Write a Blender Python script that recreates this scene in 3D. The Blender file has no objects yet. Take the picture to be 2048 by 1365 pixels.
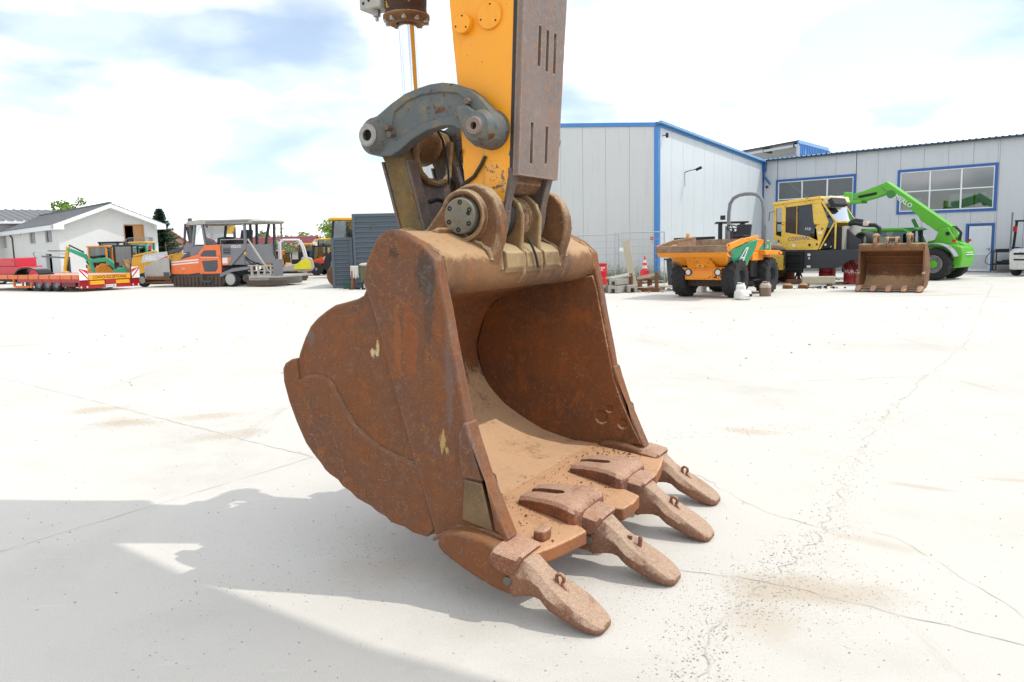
import bpy, bmesh, math, random
from mathutils import Vector, Matrix
R = math.radians
scene = bpy.context.scene
C = scene.collection

# ---------------------------------------------------------------- camera, sky, sun, exposure
cam_d = bpy.data.cameras.new('camera'); cam = bpy.data.objects.new('camera', cam_d); C.objects.link(cam)
cam_d.sensor_width = 36.0; cam_d.lens = 1550/2048*36; cam_d.clip_start = 0.05; cam_d.clip_end = 2000
_p, _r = R(7.0), R(1.26)
_f = Vector((0, math.cos(_p), -math.sin(_p))); _r0 = Vector((1, 0, 0)); _u0 = _r0.cross(_f)
_rt = _r0*math.cos(_r) - _u0*math.sin(_r); _up = _u0*math.cos(_r) + _r0*math.sin(_r)
cam.matrix_world = Matrix(((_rt.x, _up.x, -_f.x, 0), (_rt.y, _up.y, -_f.y, 0), (_rt.z, _up.z, -_f.z, 1.62), (0, 0, 0, 1)))
scene.camera = cam

SUN_EL = R(56.5); SUN_H = Vector((1.0, -0.10, 0)).normalized()
sd = bpy.data.lights.new('sun', 'SUN'); sun = bpy.data.objects.new('sun', sd); C.objects.link(sun)
sd.energy = 2.0; sd.angle = R(0.53); sd.color = (1.0, 0.955, 0.89)
sv = Vector((SUN_H.x*math.cos(SUN_EL), SUN_H.y*math.cos(SUN_EL), math.sin(SUN_EL)))
sun.rotation_euler = sv.to_track_quat('Z', 'Y').to_euler()

world = bpy.data.worlds.new('World'); scene.world = world; world.use_nodes = True
wn, wl = world.node_tree.nodes, world.node_tree.links
wn.clear()
def W(t, **k):
    n = wn.new(t)
    for a, b in k.items(): setattr(n, a, b)
    return n
sky = W('ShaderNodeTexSky', sky_type='NISHITA', sun_disc=False, sun_elevation=SUN_EL,
        sun_rotation=math.atan2(SUN_H.x, SUN_H.y), altitude=80, air_density=1.0, dust_density=0.6, ozone_density=1.0)
tc = W('ShaderNodeTexCoord'); sep = W('ShaderNodeSeparateXYZ'); wl.new(tc.outputs['Generated'], sep.inputs[0])
def M(op, a, b=None, c=None, clamp=False):
    n = W('ShaderNodeMath', operation=op, use_clamp=clamp)
    for i, v in enumerate((a, b, c)):
        if v is None: continue
        if isinstance(v, (int, float)): n.inputs[i].default_value = v
        else: wl.new(v, n.inputs[i])
    return n.outputs[0]
zc = M('ADD', M('MAXIMUM', sep.outputs[2], 0.0), 0.22)
cmb = W('ShaderNodeCombineXYZ'); wl.new(M('DIVIDE', sep.outputs[0], zc), cmb.inputs[0]); wl.new(M('DIVIDE', sep.outputs[1], zc), cmb.inputs[1])
mp = W('ShaderNodeMapping'); mp.inputs['Location'].default_value = (3.1, 0.55, 0); mp.inputs['Scale'].default_value = (1, 1, 1); wl.new(cmb.outputs[0], mp.inputs[0])
n1 = W('ShaderNodeTexNoise', noise_dimensions='3D'); n1.inputs['Scale'].default_value = 0.95; n1.inputs['Detail'].default_value = 8; n1.inputs['Roughness'].default_value = 0.47; n1.inputs['Distortion'].default_value = 0.2
wl.new(mp.outputs[0], n1.inputs['Vector'])
n2 = W('ShaderNodeTexNoise'); n2.inputs['Scale'].default_value = 2.1; n2.inputs['Detail'].default_value = 6; n2.inputs['Roughness'].default_value = 0.5
mp2 = W('ShaderNodeMapping'); mp2.inputs['Location'].default_value = (1.7, 5.2, 0.4); wl.new(cmb.outputs[0], mp2.inputs[0]); wl.new(mp2.outputs[0], n2.inputs['Vector'])
cl = W('ShaderNodeMapRange', interpolation_type='SMOOTHSTEP'); wl.new(n1.outputs[0], cl.inputs[0])
cl.inputs[1].default_value = 0.35; cl.inputs[2].default_value = 0.58
sh = W('ShaderNodeMapRange', interpolation_type='SMOOTHSTEP'); wl.new(n2.outputs[0], sh.inputs[0])
sh.inputs[1].default_value = 0.36; sh.inputs[2].default_value = 0.60; sh.inputs[3].default_value = 0.0; sh.inputs[4].default_value = 1.0
ccol = W('ShaderNodeMix', data_type='RGBA'); wl.new(sh.outputs[0], ccol.inputs[0])
ccol.inputs[6].default_value = (5.9, 6.4, 7.0, 1); ccol.inputs[7].default_value = (12.6, 12.6, 12.7, 1)
haze = M('MULTIPLY', M('POWER', M('SUBTRACT', 1.0, M('MAXIMUM', sep.outputs[2], 0.0)), 9.0), 0.35)
fac = M('MAXIMUM', M('MAXIMUM', M('MULTIPLY', cl.outputs[0], 0.94), haze), 0.27)
mixs = W('ShaderNodeMix', data_type='RGBA'); wl.new(fac, mixs.inputs[0]); wl.new(sky.outputs[0], mixs.inputs[6]); wl.new(ccol.outputs[2], mixs.inputs[7])
bg = W('ShaderNodeBackground'); bg.inputs['Strength'].default_value = 0.15; wl.new(mixs.outputs[2], bg.inputs[0])
wo = W('ShaderNodeOutputWorld'); wl.new(bg.outputs[0], wo.inputs[0])

vs = scene.view_settings; vs.view_transform = 'Standard'; vs.look = 'None'; vs.gamma = 1.0; vs.use_curve_mapping = False
vs.exposure = 0.27

# ---------------------------------------------------------------- helpers
random.seed(7)
def lin(h):
    h = h.lstrip('#'); o = []
    for i in (0, 2, 4):
        c = int(h[i:i+2], 16)/255
        o.append(c/12.92 if c <= 0.04045 else ((c+0.055)/1.055)**2.4)
    return (*o, 1.0)

class MB:
    def __init__(s): s.v = []; s.f = []
    def add(s, vs, fs):
        n = len(s.v); s.v += [tuple(v) for v in vs]; s.f += [tuple(n+i for i in f) for f in fs]; return s
    def box(s, c, d, rz=0, rx=0, ry=0):
        m = Matrix.Rotation(rz, 3, 'Z') @ Matrix.Rotation(ry, 3, 'Y') @ Matrix.Rotation(rx, 3, 'X')
        c = Vector(c); x, y, z = d[0]/2, d[1]/2, d[2]/2
        vs = [c + m @ Vector((a*x, b*y, e*z)) for a, b, e in ((-1,-1,-1),(1,-1,-1),(1,1,-1),(-1,1,-1),(-1,-1,1),(1,-1,1),(1,1,1),(-1,1,1))]
        return s.add(vs, [(0,3,2,1),(4,5,6,7),(0,1,5,4),(1,2,6,5),(2,3,7,6),(3,0,4,7)])
    def b2(s, x0, x1, y0, y1, z0, z1):
        return s.box(((x0+x1)/2, (y0+y1)/2, (z0+z1)/2), (abs(x1-x0), abs(y1-y0), abs(z1-z0)))
    def beam(s, p, q, w, h, up=(0,0,1)):
        p, q = Vector(p), Vector(q); d = (q-p).normalized(); a = d.cross(Vector(up))
        if a.length < 1e-4: a = d.cross(Vector((1,0,0)))
        a.normalize(); b = a.cross(d); a *= w/2; b *= h/2
        vs = [p-a-b, p+a-b, p+a+b, p-a+b, q-a-b, q+a-b, q+a+b, q-a+b]
        return s.add(vs, [(0,3,2,1),(4,5,6,7),(0,1,5,4),(1,2,6,5),(2,3,7,6),(3,0,4,7)][::1])
    def ring_frames(s, path, n, rf):
        pts = [Vector(p) for p in path]; rings = []; prev = None
        for i, p in enumerate(pts):
            t = (pts[min(i+1, len(pts)-1)] - pts[max(i-1, 0)]).normalized()
            if prev is None:
                a = t.cross(Vector((0,0,1)));
                if a.length < 1e-3: a = t.cross(Vector((0,1,0)))
            else:
                a = prev - t*prev.dot(t)
                if a.length < 1e-4: a = t.cross(Vector((0,1,0)))
            a.normalize(); prev = a; b = t.cross(a); r = rf(i)
            rings.append([p + a*math.cos(2*math.pi*k/n)*r + b*math.sin(2*math.pi*k/n)*r for k in range(n)])
        return rings
    def loft(s, rings, caps=True, closed=False):
        n = len(rings[0]); vs = [v for r in rings for v in r]; fs = []
        m = len(rings)
        for i in range(m-1 if not closed else m):
            j = (i+1) % m
            for k in range(n):
                k2 = (k+1) % n
                fs.append((i*n+k, i*n+k2, j*n+k2, j*n+k))
        if caps and not closed:
            fs.append(tuple(range(n-1, -1, -1))); fs.append(tuple((m-1)*n+k for k in range(n)))
        return s.add(vs, fs)
    def tube(s, path, r, n=8, caps=True):
        rf = (lambda i: r[i]) if isinstance(r, (list, tuple)) else (lambda i: r)
        return s.loft(s.ring_frames(path, n, rf), caps)
    def cyl(s, p, q, r, r2=None, n=20):
        return s.tube([p, q], [r, r if r2 is None else r2], n)
    def prism(s, poly, ax, t0, t1):
        def P(u, v, t): return {'y': (u, t, v), 'x': (t, u, v), 'z': (u, v, t)}[ax]
        n = len(poly); vs = [P(u, v, t0) for u, v in poly] + [P(u, v, t1) for u, v in poly]
        area = sum(poly[i][0]*poly[(i+1) % n][1]-poly[(i+1) % n][0]*poly[i][1] for i in range(n))
        fs = [tuple(range(n)), tuple(range(2*n-1, n-1, -1))] + [(i, i+n, (i+1) % n+n, (i+1) % n) for i in range(n)]
        flip = (area > 0) != (ax == 'y')
        if (t1 < t0): flip = not flip
        if flip: fs = [f[::-1] for f in fs]
        return s.add(vs, fs)
    def lathe(s, prof, o=(0,0,0), ax='z', n=24, a0=0, a1=2*math.pi):
        o = Vector(o); full = abs(a1-a0-2*math.pi) < 1e-6; m = n if full else n+1; rings = []
        for k in range(m):
            a = a0+(a1-a0)*k/n; c_, s_ = math.cos(a), math.sin(a)
            rings.append([o + (Vector((r*c_, r*s_, h)) if ax == 'z' else Vector((r*c_, h, r*s_)) if ax == 'y' else Vector((h, r*c_, r*s_))) for r, h in prof])
        L = len(prof); vs = [v for r in rings for v in r]; fs = []
        for k in range(n):
            k2 = (k+1) % m
            for i in range(L-1): fs.append((k*L+i, k2*L+i, k2*L+i+1, k*L+i+1))
        return s.add(vs, fs)
    def sphere(s, c, r, n=10, m=6, sc=(1,1,1)):
        c = Vector(c); prof = [(max(1e-4, math.sin(math.pi*i/m)), -math.cos(math.pi*i/m)) for i in range(m+1)]
        t = MB().lathe(prof, n=n); return s.add([c+Vector((v[0]*r*sc[0], v[1]*r*sc[1], v[2]*r*sc[2])) for v in t.v], t.f)
    def quad(s, a, b, c, d): return s.add([a, b, c, d], [(0, 1, 2, 3)])
    def grid_plate(s, us, vs_, hole, P):
        """closed plate on a grid of cells; P(u, v, side) -> point, side 0 front / 1 back; hole(i, j) cells are open"""
        nu, nv = len(us)-1, len(vs_)-1; idx = {}; V = []; F = []
        def vid(i, j, k):
            if (i, j, k) not in idx: idx[(i, j, k)] = len(V); V.append(P(us[i], vs_[j], k))
            return idx[(i, j, k)]
        sol = lambda i, j: 0 <= i < nu and 0 <= j < nv and not hole(i, j)
        for i in range(nu):
            for j in range(nv):
                if not sol(i, j): continue
                F.append((vid(i,j,0), vid(i+1,j,0), vid(i+1,j+1,0), vid(i,j+1,0)))
                F.append((vid(i,j,1), vid(i,j+1,1), vid(i+1,j+1,1), vid(i+1,j,1)))
                if not sol(i-1, j): F.append((vid(i,j,0), vid(i,j+1,0), vid(i,j+1,1), vid(i,j,1)))
                if not sol(i+1, j): F.append((vid(i+1,j,0), vid(i+1,j,1), vid(i+1,j+1,1), vid(i+1,j+1,0)))
                if not sol(i, j-1): F.append((vid(i,j,0), vid(i,j,1), vid(i+1,j,1), vid(i+1,j,0)))
                if not sol(i, j+1): F.append((vid(i,j+1,0), vid(i+1,j+1,0), vid(i+1,j+1,1), vid(i,j+1,1)))
        return s.add(V, F)
    def xf(s, m): s.v = [tuple(m @ Vector(v)) for v in s.v]; return s
    def mesh(s, name, mat, smooth=32):
        me = bpy.data.meshes.new(name); me.from_pydata(s.v, [], s.f)
        bm = bmesh.new(); bm.from_mesh(me); bmesh.ops.recalc_face_normals(bm, faces=bm.faces); bm.to_mesh(me); bm.free()
        me.validate(clean_customdata=False)
        if mat: me.materials.append(mat)
        if smooth:
            me.shade_smooth(); me.set_sharp_from_angle(angle=R(smooth))
        me.update(); return me
def obj(name, mb, mat, parent=None, bevel=0, seg=2, smooth=32, subsurf=0):
    me = mb if isinstance(mb, bpy.types.Mesh) else mb.mesh(name, mat, smooth)
    o = bpy.data.objects.new(name, me); C.objects.link(o); o.parent = parent
    if bevel:
        b = o.modifiers.new('bevel', 'BEVEL'); b.width = bevel; b.segments = seg; b.limit_method = 'ANGLE'; b.angle_limit = R(34)
    if subsurf:
        b = o.modifiers.new('subd', 'SUBSURF'); b.levels = subsurf; b.render_levels = subsurf
    return o
def tag(o, label, cat, group=None):
    o['label'] = label; o['category'] = cat
    if group: o['group'] = group
    return o
def thing(name, label, cat, loc=(0,0,0), rz=0, group=None):
    o = bpy.data.objects.new(name, None); C.objects.link(o); o.location = loc; o.rotation_euler = (0, 0, rz); o.empty_display_size = 0.1
    return tag(o, label, cat, group)
def struct(o): o['kind'] = 'structure'; return o
def stuff(o): o['kind'] = 'stuff'; return o
def copy_tree(o, parent=None):
    c = o.copy(); C.objects.link(c); c.parent = parent
    for ch in [x for x in o.children]: copy_tree(ch, c)
    return c
def text(name, body, mat, parent, size, M4, depth=0.002, bold=0.0, ax=1.0):
    cu = bpy.data.curves.new('t', 'FONT'); cu.body = body; cu.size = size; cu.extrude = depth; cu.offset = bold; cu.align_x = 'CENTER'; cu.align_y = 'CENTER'; cu.resolution_u = 3
    t = bpy.data.objects.new('t', cu); C.objects.link(t)
    dg = bpy.context.evaluated_depsgraph_get(); me = bpy.data.meshes.new_from_object(t.evaluated_get(dg))
    bpy.data.objects.remove(t); bpy.data.curves.remove(cu)
    me.transform(M4 @ Matrix.Diagonal((ax, 1, 1, 1))); me.materials.clear(); me.materials.append(mat)
    o = bpy.data.objects.new(name, me); C.objects.link(o); o.parent = parent; return o
def TM(loc, right, up):
    r, u = Vector(right).normalized(), Vector(up).normalized(); n = r.cross(u)
    return Matrix(((r.x, u.x, n.x, loc[0]), (r.y, u.y, n.y, loc[1]), (r.z, u.z, n.z, loc[2]), (0,0,0,1)))

# ---------------------------------------------------------------- materials
class NT:
    def __init__(s, name):
        s.m = bpy.data.materials.new(name); s.m.use_nodes = True; s.t = s.m.node_tree; s.t.nodes.clear()
        s.o = s.t.nodes.new('ShaderNodeOutputMaterial'); s.b = s.t.nodes.new('ShaderNodeBsdfPrincipled'); s.t.links.new(s.b.outputs[0], s.o.inputs[0])
        s.tc = s.t.nodes.new('ShaderNodeTexCoord'); s.co = s.tc.outputs['Object']
    def n(s, ty, **k):
        x = s.t.nodes.new(ty)
        for a, b in k.items(): setattr(x, a, b)
        return x
    def put(s, sock, v):
        if v is None: return
        if isinstance(v, bpy.types.NodeSocket): s.t.links.new(v, sock)
        else: sock.default_value = v
    def math(s, op, a, b=None, clamp=False):
        x = s.n('ShaderNodeMath', operation=op, use_clamp=clamp); s.put(x.inputs[0], a); s.put(x.inputs[1], b); return x.outputs[0]
    def map(s, loc=(0,0,0), sc=(1,1,1), rot=(0,0,0), co=None):
        x = s.n('ShaderNodeMapping'); s.put(x.inputs[0], co or s.co); x.inputs[1].default_value = loc; x.inputs[2].default_value = rot; x.inputs[3].default_value = sc; return x.outputs[0]
    def noise(s, scale, detail=4, rough=0.55, dist=0, co=None, dim='3D'):
        x = s.n('ShaderNodeTexNoise', noise_dimensions=dim); s.put(x.inputs['Vector'], co or s.co); x.inputs['Scale'].default_value = scale; x.inputs['Detail'].default_value = detail; x.inputs['Roughness'].default_value = rough; x.inputs['Distortion'].default_value = dist
        return x.outputs[0]
    def voro(s, scale, feat='F1', co=None, out=0):
        x = s.n('ShaderNodeTexVoronoi', feature=feat); s.put(x.inputs['Vector'], co or s.co); x.inputs['Scale'].default_value = scale; return x.outputs[out]
    def step(s, v, a, b, o0=0.0, o1=1.0):
        x = s.n('ShaderNodeMapRange', interpolation_type='SMOOTHSTEP'); s.put(x.inputs[0], v); x.inputs[1].default_value = a; x.inputs[2].default_value = b; x.inputs[3].default_value = o0; x.inputs[4].default_value = o1; return x.outputs[0]
    def mix(s, f, a, b, blend='MIX'):
        x = s.n('ShaderNodeMix', data_type='RGBA', blend_type=blend); s.put(x.inputs[0], f); s.put(x.inputs[6], a); s.put(x.inputs[7], b); return x.outputs[2]
    def bump(s, h, st=0.3, dist=0.01):
        x = s.n('ShaderNodeBump'); x.inputs['Strength'].default_value = st; x.inputs['Distance'].default_value = dist; s.put(x.inputs['Height'], h); s.t.links.new(x.outputs[0], s.b.inputs['Normal'])
    def fin(s, col=None, rough=None, metal=None, spec=None):
        s.put(s.b.inputs['Base Color'], col); s.put(s.b.inputs['Roughness'], rough); s.put(s.b.inputs['Metallic'], metal); s.put(s.b.inputs['Specular IOR Level'], spec); return s.m
def mul(c, k): return (c[0]*k, c[1]*k, c[2]*k, 1)

def paint(name, hexc, rough=0.4, dirt=0.25, rust=0.0, sc=1.0, dirtc='#6b5a48', rustc='#6a3b1f', spec=0.5, metal=0.0):
    """enamel with blotchy fading, dust and rust chips"""
    t = NT(name); c = lin(hexc)
    base = t.mix(t.noise(1.3*sc, 5), mul(c, 0.86), mul(c, 1.08))
    if dirt: base = t.mix(t.math('MULTIPLY', t.step(t.noise(3.1*sc, 7, 0.68), 0.47, 0.72), dirt), base, lin(dirtc))
    rr = rough
    if rust:
        m = t.math('ADD', t.noise(7*sc, 8, 0.7), t.math('MULTIPLY', t.noise(1.1*sc, 3), 0.6))
        k = t.step(m, 0.98-rust*0.42, 1.02-rust*0.42)
        rc = t.mix(t.noise(22*sc, 5), lin(rustc), mul(lin(rustc), 0.35))
        base = t.mix(k, base, rc); rr = t.mix(k, (rough,)*3+(1,), (0.85,)*3+(1,))
        t.bump(t.math('MULTIPLY', k, -1.0), 0.25, 0.003)
    return t.fin(base, rr, metal, spec)
def plain(name, hexc, rough=0.6, var=0.12, sc=3.0, metal=0.0, spec=0.4, bump=0.0):
    t = NT(name); c = lin(hexc); nz = t.noise(sc, 6, 0.6)
    if bump: t.bump(t.noise(sc*8, 4), bump, 0.01)
    return t.fin(t.mix(nz, mul(c, 1-var*2), mul(c, 1+var*1.4)), rough, metal, spec)
LIN = lin
# ---------------------------------------------------------------- foreground materials
def rust_mat(name, a, b, c, dust=None, dustamt=0.0, streak=0.5, rough=0.82, k_=0.72, spots=(), edge=0.0, edgec='#8f8580', scr=1.0, grain=0.0):
    """weathered steel: a main brown, b orange, c purple grey; dust settles on faces that look up; edges rubbed bare"""
    t = NT(name); lin = lambda h: mul(LIN(h), k_)
    n1 = t.noise(1.7, 7, 0.66); n2 = t.noise(8, 8, 0.74, 0.5); n3 = t.noise(46, 5, 0.75); n4 = t.noise(150, 3, 0.7); n5 = t.noise(20, 7, 0.75, 0.8, co=t.map(loc=(5, 2, 7)))
    col = t.mix(t.step(n1, 0.36, 0.64), lin(a), lin(c))
    col = t.mix(t.math('MULTIPLY', t.step(n2, 0.50, 0.66), 0.8), col, lin(b))
    col = t.mix(t.math('MULTIPLY', t.step(n5, 0.56, 0.70), 0.30), col, mul(lin(b), 1.35))
    col = t.mix(t.math('MULTIPLY', t.step(n5, 0.44, 0.32), 0.28), col, mul(lin(c), 0.75))
    st = t.noise(2.4, 7, 0.72, 0.3, co=t.map(sc=(13, 13, 0.8)))
    col = t.mix(t.math('MULTIPLY', t.step(st, 0.53, 0.68), streak*0.6), col, lin(b))
    col = t.mix(t.math('MULTIPLY', t.step(st, 0.46, 0.32), streak*0.6), col, mul(lin(c), 0.6))
    col = t.mix(t.math('MULTIPLY', t.step(n3, 0.57, 0.70), 0.45), col, mul(lin(b), 1.5))
    col = t.mix(t.math('MULTIPLY', t.step(n3, 0.43, 0.30), 0.40), col, mul(lin(a), 0.55))
    col = t.mix(t.math('MULTIPLY', t.step(n4, 0.60, 0.70), 0.45), col, LIN('#b08a68'))
    for (x, z, rx, rz_, hx, k) in spots:
        s1 = t.n('ShaderNodeVectorMath', operation='SUBTRACT'); t.put(s1.inputs[0], t.co); s1.inputs[1].default_value = (x, 0, z)
        s2 = t.n('ShaderNodeVectorMath', operation='MULTIPLY'); t.put(s2.inputs[0], s1.outputs[0]); s2.inputs[1].default_value = (1/rx, 0, 1/rz_)
        ln = t.n('ShaderNodeVectorMath', operation='LENGTH'); t.put(ln.inputs[0], s2.outputs[0])
        sm_ = rx < .021; wob = t.math('MULTIPLY', t.math('SUBTRACT', t.noise(42 if sm_ else 11, 6, 0.75, co=t.map(sc=(1.6, 1, 0.7))), 0.5), 4.2 if sm_ else 2.4)
        col = t.mix(t.math('MULTIPLY', t.step(t.math('ADD', ln.outputs['Value'], wob), 1.15, 0.75), k), col, LIN(hx))
    k = 0.0
    if scr:
        w = t.n('ShaderNodeTexWave', wave_type='BANDS'); t.put(w.inputs[0], t.map(sc=(1, 1, 1), rot=(0.3, 0.7, 0.3))); w.inputs['Scale'].default_value = 3.2; w.inputs['Distortion'].default_value = 16; w.inputs['Detail'].default_value = 5; w.inputs['Detail Scale'].default_value = 2.2; w.inputs['Detail Roughness'].default_value = 0.72
        sc1 = t.noise(3.0, 8, 0.78, 1.0, co=t.map(sc=(3, 3, 34), rot=(0.3, 0.8, 0.2))); sc2 = t.noise(3.0, 8, 0.78, 1.0, co=t.map(sc=(38, 4, 5), rot=(0.1, 0.4, 0.4)))
        k = t.math('MAXIMUM', t.step(sc1, 0.62, 0.67), t.step(sc2, 0.63, 0.68)); k = t.math('MAXIMUM', k, t.math('MULTIPLY', t.step(w.outputs[1], 0.985, 0.998), t.step(n1, 0.42, 0.6)))
        col = t.mix(t.math('MULTIPLY', k, 0.5*scr), col, LIN('#b98f63'))
    if edge:
        bv = t.n('ShaderNodeBevel', samples=4); bv.inputs[0].default_value = 0.022; g0 = t.n('ShaderNodeNewGeometry'); dt = t.n('ShaderNodeVectorMath', operation='DOT_PRODUCT'); t.put(dt.inputs[0], bv.outputs[0]); t.put(dt.inputs[1], g0.outputs['Normal'])
        em = t.math('MULTIPLY', t.step(t.math('ADD', dt.outputs['Value'], t.math('MULTIPLY', t.math('SUBTRACT', n2, 0.5), 0.35)), 0.985, 0.90), edge)
        col = t.mix(em, col, t.mix(t.step(n5, 0.4, 0.6), LIN(edgec), mul(LIN(edgec), 0.62)))
    if dust:
        g = t.n('ShaderNodeNewGeometry'); s = t.n('ShaderNodeSeparateXYZ'); t.t.links.new(g.outputs['Normal'], s.inputs[0])
        up = t.math('ADD', t.step(s.outputs[2], -0.1, 0.75), t.math('MULTIPLY', t.math('SUBTRACT', t.noise(5, 8, 0.75), 0.5), 2.2)); up = t.math('ADD', up, t.math('MULTIPLY', t.math('SUBTRACT', n3, 0.5), 1.2))
        k2 = t.math('MULTIPLY', t.step(up, 0.25, 1.0), dustamt)
        col = t.mix(k2, col, t.mix(n4, mul(LIN(dust), 0.6), mul(LIN(dust), 1.0)))
    if grain:
        n6 = t.noise(210, 2, 0.6); n7 = t.noise(75, 5, 0.8)
        col = t.mix(t.math('MULTIPLY', t.step(t.math('ADD', n6, t.math('MULTIPLY', n7, .6)), 0.78, 0.66), grain), col, mul(LIN(c), 0.62)); col = t.mix(t.math('MULTIPLY', t.step(n7, 0.56, 0.68), grain*.6), col, LIN('#d9c4ad'))
        col = t.mix(t.math('MULTIPLY', t.step(n2, 0.56, 0.68), grain*.7), col, lin(b))
    h = t.math('ADD', t.math('MULTIPLY', t.noise(3.3, 3, 0.5), 3.0), t.math('ADD', t.math('MULTIPLY', n3, 0.6), t.math('MULTIPLY', n4, 0.25)))
    h = t.math('ADD', h, t.math('ADD', n2, t.math('MULTIPLY', k, -0.4) if scr else 0.0))
    t.bump(h, 0.55, 0.007)
    return t.fin(col, t.step(n5, 0.3, 0.7, rough-0.25, rough+0.08), 0.0, 0.32)
m_rust = rust_mat('bucket_rust', '#83502e', '#93572c', '#74503c', '#a67c54', 0.3, edge=0.35, k_=.74)
m_rust_front = rust_mat('bucket_rust_stained', '#83502e', '#93572c', '#74503e', '#a67c54', 0.3, edge=0.45, k_=.74, spots=((-.855, 1.50, .05, .11, '#3f3833', .75), (-.85, 1.36, .03, .15, '#463a32', .6), (-.96, 1.20, .045, .2, '#8a4a20', .6), (-1.03, 1.22, .022, .17, '#93552a', .5), (-1.03, 1.60, .03, .03, '#3b3027', .7), (-.795, .735, .016, .045, '#b5995f', .75), (-.775, .70, .01, .016, '#b5995f', .7), (-.75, 1.05, .02, .22, '#6a6766', .35)))
m_rust_cheek = rust_mat('bucket_rust_cheek', '#83502e', '#93572c', '#74503c', '#a67c54', 0.3, edge=0.3, k_=.74, spots=((-1.20, 1.125, .02, .018, '#c9b486', .8), (-1.175, 1.145, .010, .04, '#c9b486', .75), (-1.60, 1.18, .03, .04, '#66605e', .5)))
m_lip = rust_mat('lip_rust', '#96603c', '#a3622f', '#7d5138', '#d6ab82', 0.8, 0.15, edge=0.35, edgec='#a8693a', k_=.9, scr=.5)
m_rust_in = rust_mat('bucket_rust_inner', '#84502c', '#98582a', '#6a4630', '#dbb48c', 0.9, 0.35, k_=.85)
m_rust_tooth = rust_mat('tooth_rust', '#8a573c', '#a05f36', '#6f4b40', '#d3ad90', 0.75, 0.15, edge=0.3, edgec='#7a5b52', k_=.85, scr=.6, grain=.55)
m_rust_tip = rust_mat('tooth_tip_rust', '#8a6047', '#8f5a38', '#6d4f42', '#c6aa90', 0.85, 0.1, k_=.9, scr=.5, grain=.5)
m_rust_tan = rust_mat('beam_rust_tan', '#8f6640', '#9a6134', '#654733', '#c9a67c', 0.75, 0.6, edge=0.4, edgec='#b59a78')
m_ear = rust_mat('ear_rust', '#845c3c', '#94602f', '#50392d', '#cbb48e', 0.6, 0.5, edge=0.85, edgec='#c9ad86')
m_wear = rust_mat('wear_plate_steel', '#8e7d74', '#9d6f52', '#7b716d', '#a59a90', 0.2, 0.35, 0.62, edge=0.5, edgec='#b59a86', scr=1.3)
m_hl = rust_mat('link_worn_paint', '#8f7436', '#7c4426', '#4f4f48', '#a28c58', 0.2, 0.4, edge=0.3)
m_fork = rust_mat('fork_worn_steel', '#6f5f56', '#7d5a3c', '#554d4b', '#8a7864', 0.3, 0.3, 0.6, edge=0.4)
m_yellow = None
def yellow_arm():
    t = NT('arm_yellow_paint'); c = lin('#f2a01a')
    col = t.mix(t.noise(1.6, 6, 0.6), mul(c, 0.86), mul(c, 1.03))
    s = t.n('ShaderNodeSeparateXYZ'); t.put(s.inputs[0], t.co)
    # paint is worn through towards the bucket end of the stick
    low = t.math('MULTIPLY', t.step(s.outputs[2], 2.35, 1.80), 0.20)
    wear = t.math('ADD', t.noise(8, 9, 0.72, 0.3), low)
    k = t.step(wear, 0.685, 0.725)
    k0 = t.step(wear, 0.62, 0.74)
    col = t.mix(t.math('MULTIPLY', k0, 0.7), col, lin('#c9a56a'))
    col = t.mix(k, col, t.mix(t.noise(14, 5), lin('#5c4a3c'), lin('#7a5a34')))
    sm = t.noise(2.0, 7, 0.65, co=t.map(loc=(4, 0, 1), sc=(1, 1, 0.35)))
    col = t.mix(t.math('MULTIPLY', t.step(sm, 0.48, 0.72), 0.5), col, lin('#a06a1e'))
    dr = t.noise(2.2, 8, 0.7, 0.6, co=t.map(loc=(1, 3, 2), sc=(7, 7, 0.6)))
    col = t.mix(t.math('MULTIPLY', t.step(dr, 0.56, 0.70), 0.35), col, lin('#6e5226'))
    ch = t.step(t.noise(55, 3, 0.6), 0.70, 0.73)
    col = t.mix(ch, col, lin('#5a4630'))
    t.bump(t.math('ADD', t.math('MULTIPLY', k, -0.8), t.math('MULTIPLY', t.noise(90, 2), 0.08)), 0.3, 0.004)
    return t.fin(col, t.mix(k, (0.42,)*3+(1,), (0.8,)*3+(1,)), 0.0, 0.45)
m_yellow = yellow_arm()
m_grey = paint('rocker_grey_paint', '#565b5b', 0.6, 0.75, 0.17, 3.2, '#7d6f4c', '#6d452c')
m_grease = plain('dark_grease', '#2b2622', 0.45, 0.3, 20, bump=0.4)
m_steel = plain('pin_steel', '#9a9690', 0.4, 0.25, 25, 0.6, bump=0.3)
m_capm = rust_mat('pin_cap_steel', '#8a887c', '#8c7d58', '#605d52', '#a8a594', 0.3, 0.1, 0.55)
m_bolt = plain('bolt_steel', '#6d665c', 0.5, 0.3, 40, 0.5)
m_hole = plain('bolt_socket', '#1d1a17', 0.8, 0.1, 9)
m_rubber = plain('black_rubber', '#1c1c1d', 0.7, 0.2, 12)
m_hose = plain('hydraulic_hose', '#17181a', 0.5, 0.15, 30)
def chrome():
    t = NT('rod_chrome'); return t.fin(t.mix(t.noise(40, 3), (0.72, 0.73, 0.75, 1), (0.8, 0.8, 0.82, 1)), 0.13, 1.0)
m_chrome = chrome()
m_cylp = paint('cylinder_worn_yellow', '#e39a20', 0.5, 0.5, 0.62, 2.5, '#4a3322', '#4b3122')
m_valve = plain('valve_block_grey', '#a5a39a', 0.55, 0.15, 14)
m_cream = rust_mat('cream_worn_steel', '#ad9268', '#96652f', '#6b5238', '#d0bd92', 0.5, 0.4, edge=0.4, edgec='#cdb890')
m_stone = rust_mat('packed_grit', '#83694b', '#8b7350', '#6d573e', '#a08760', 0.3, 0.0)

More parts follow.
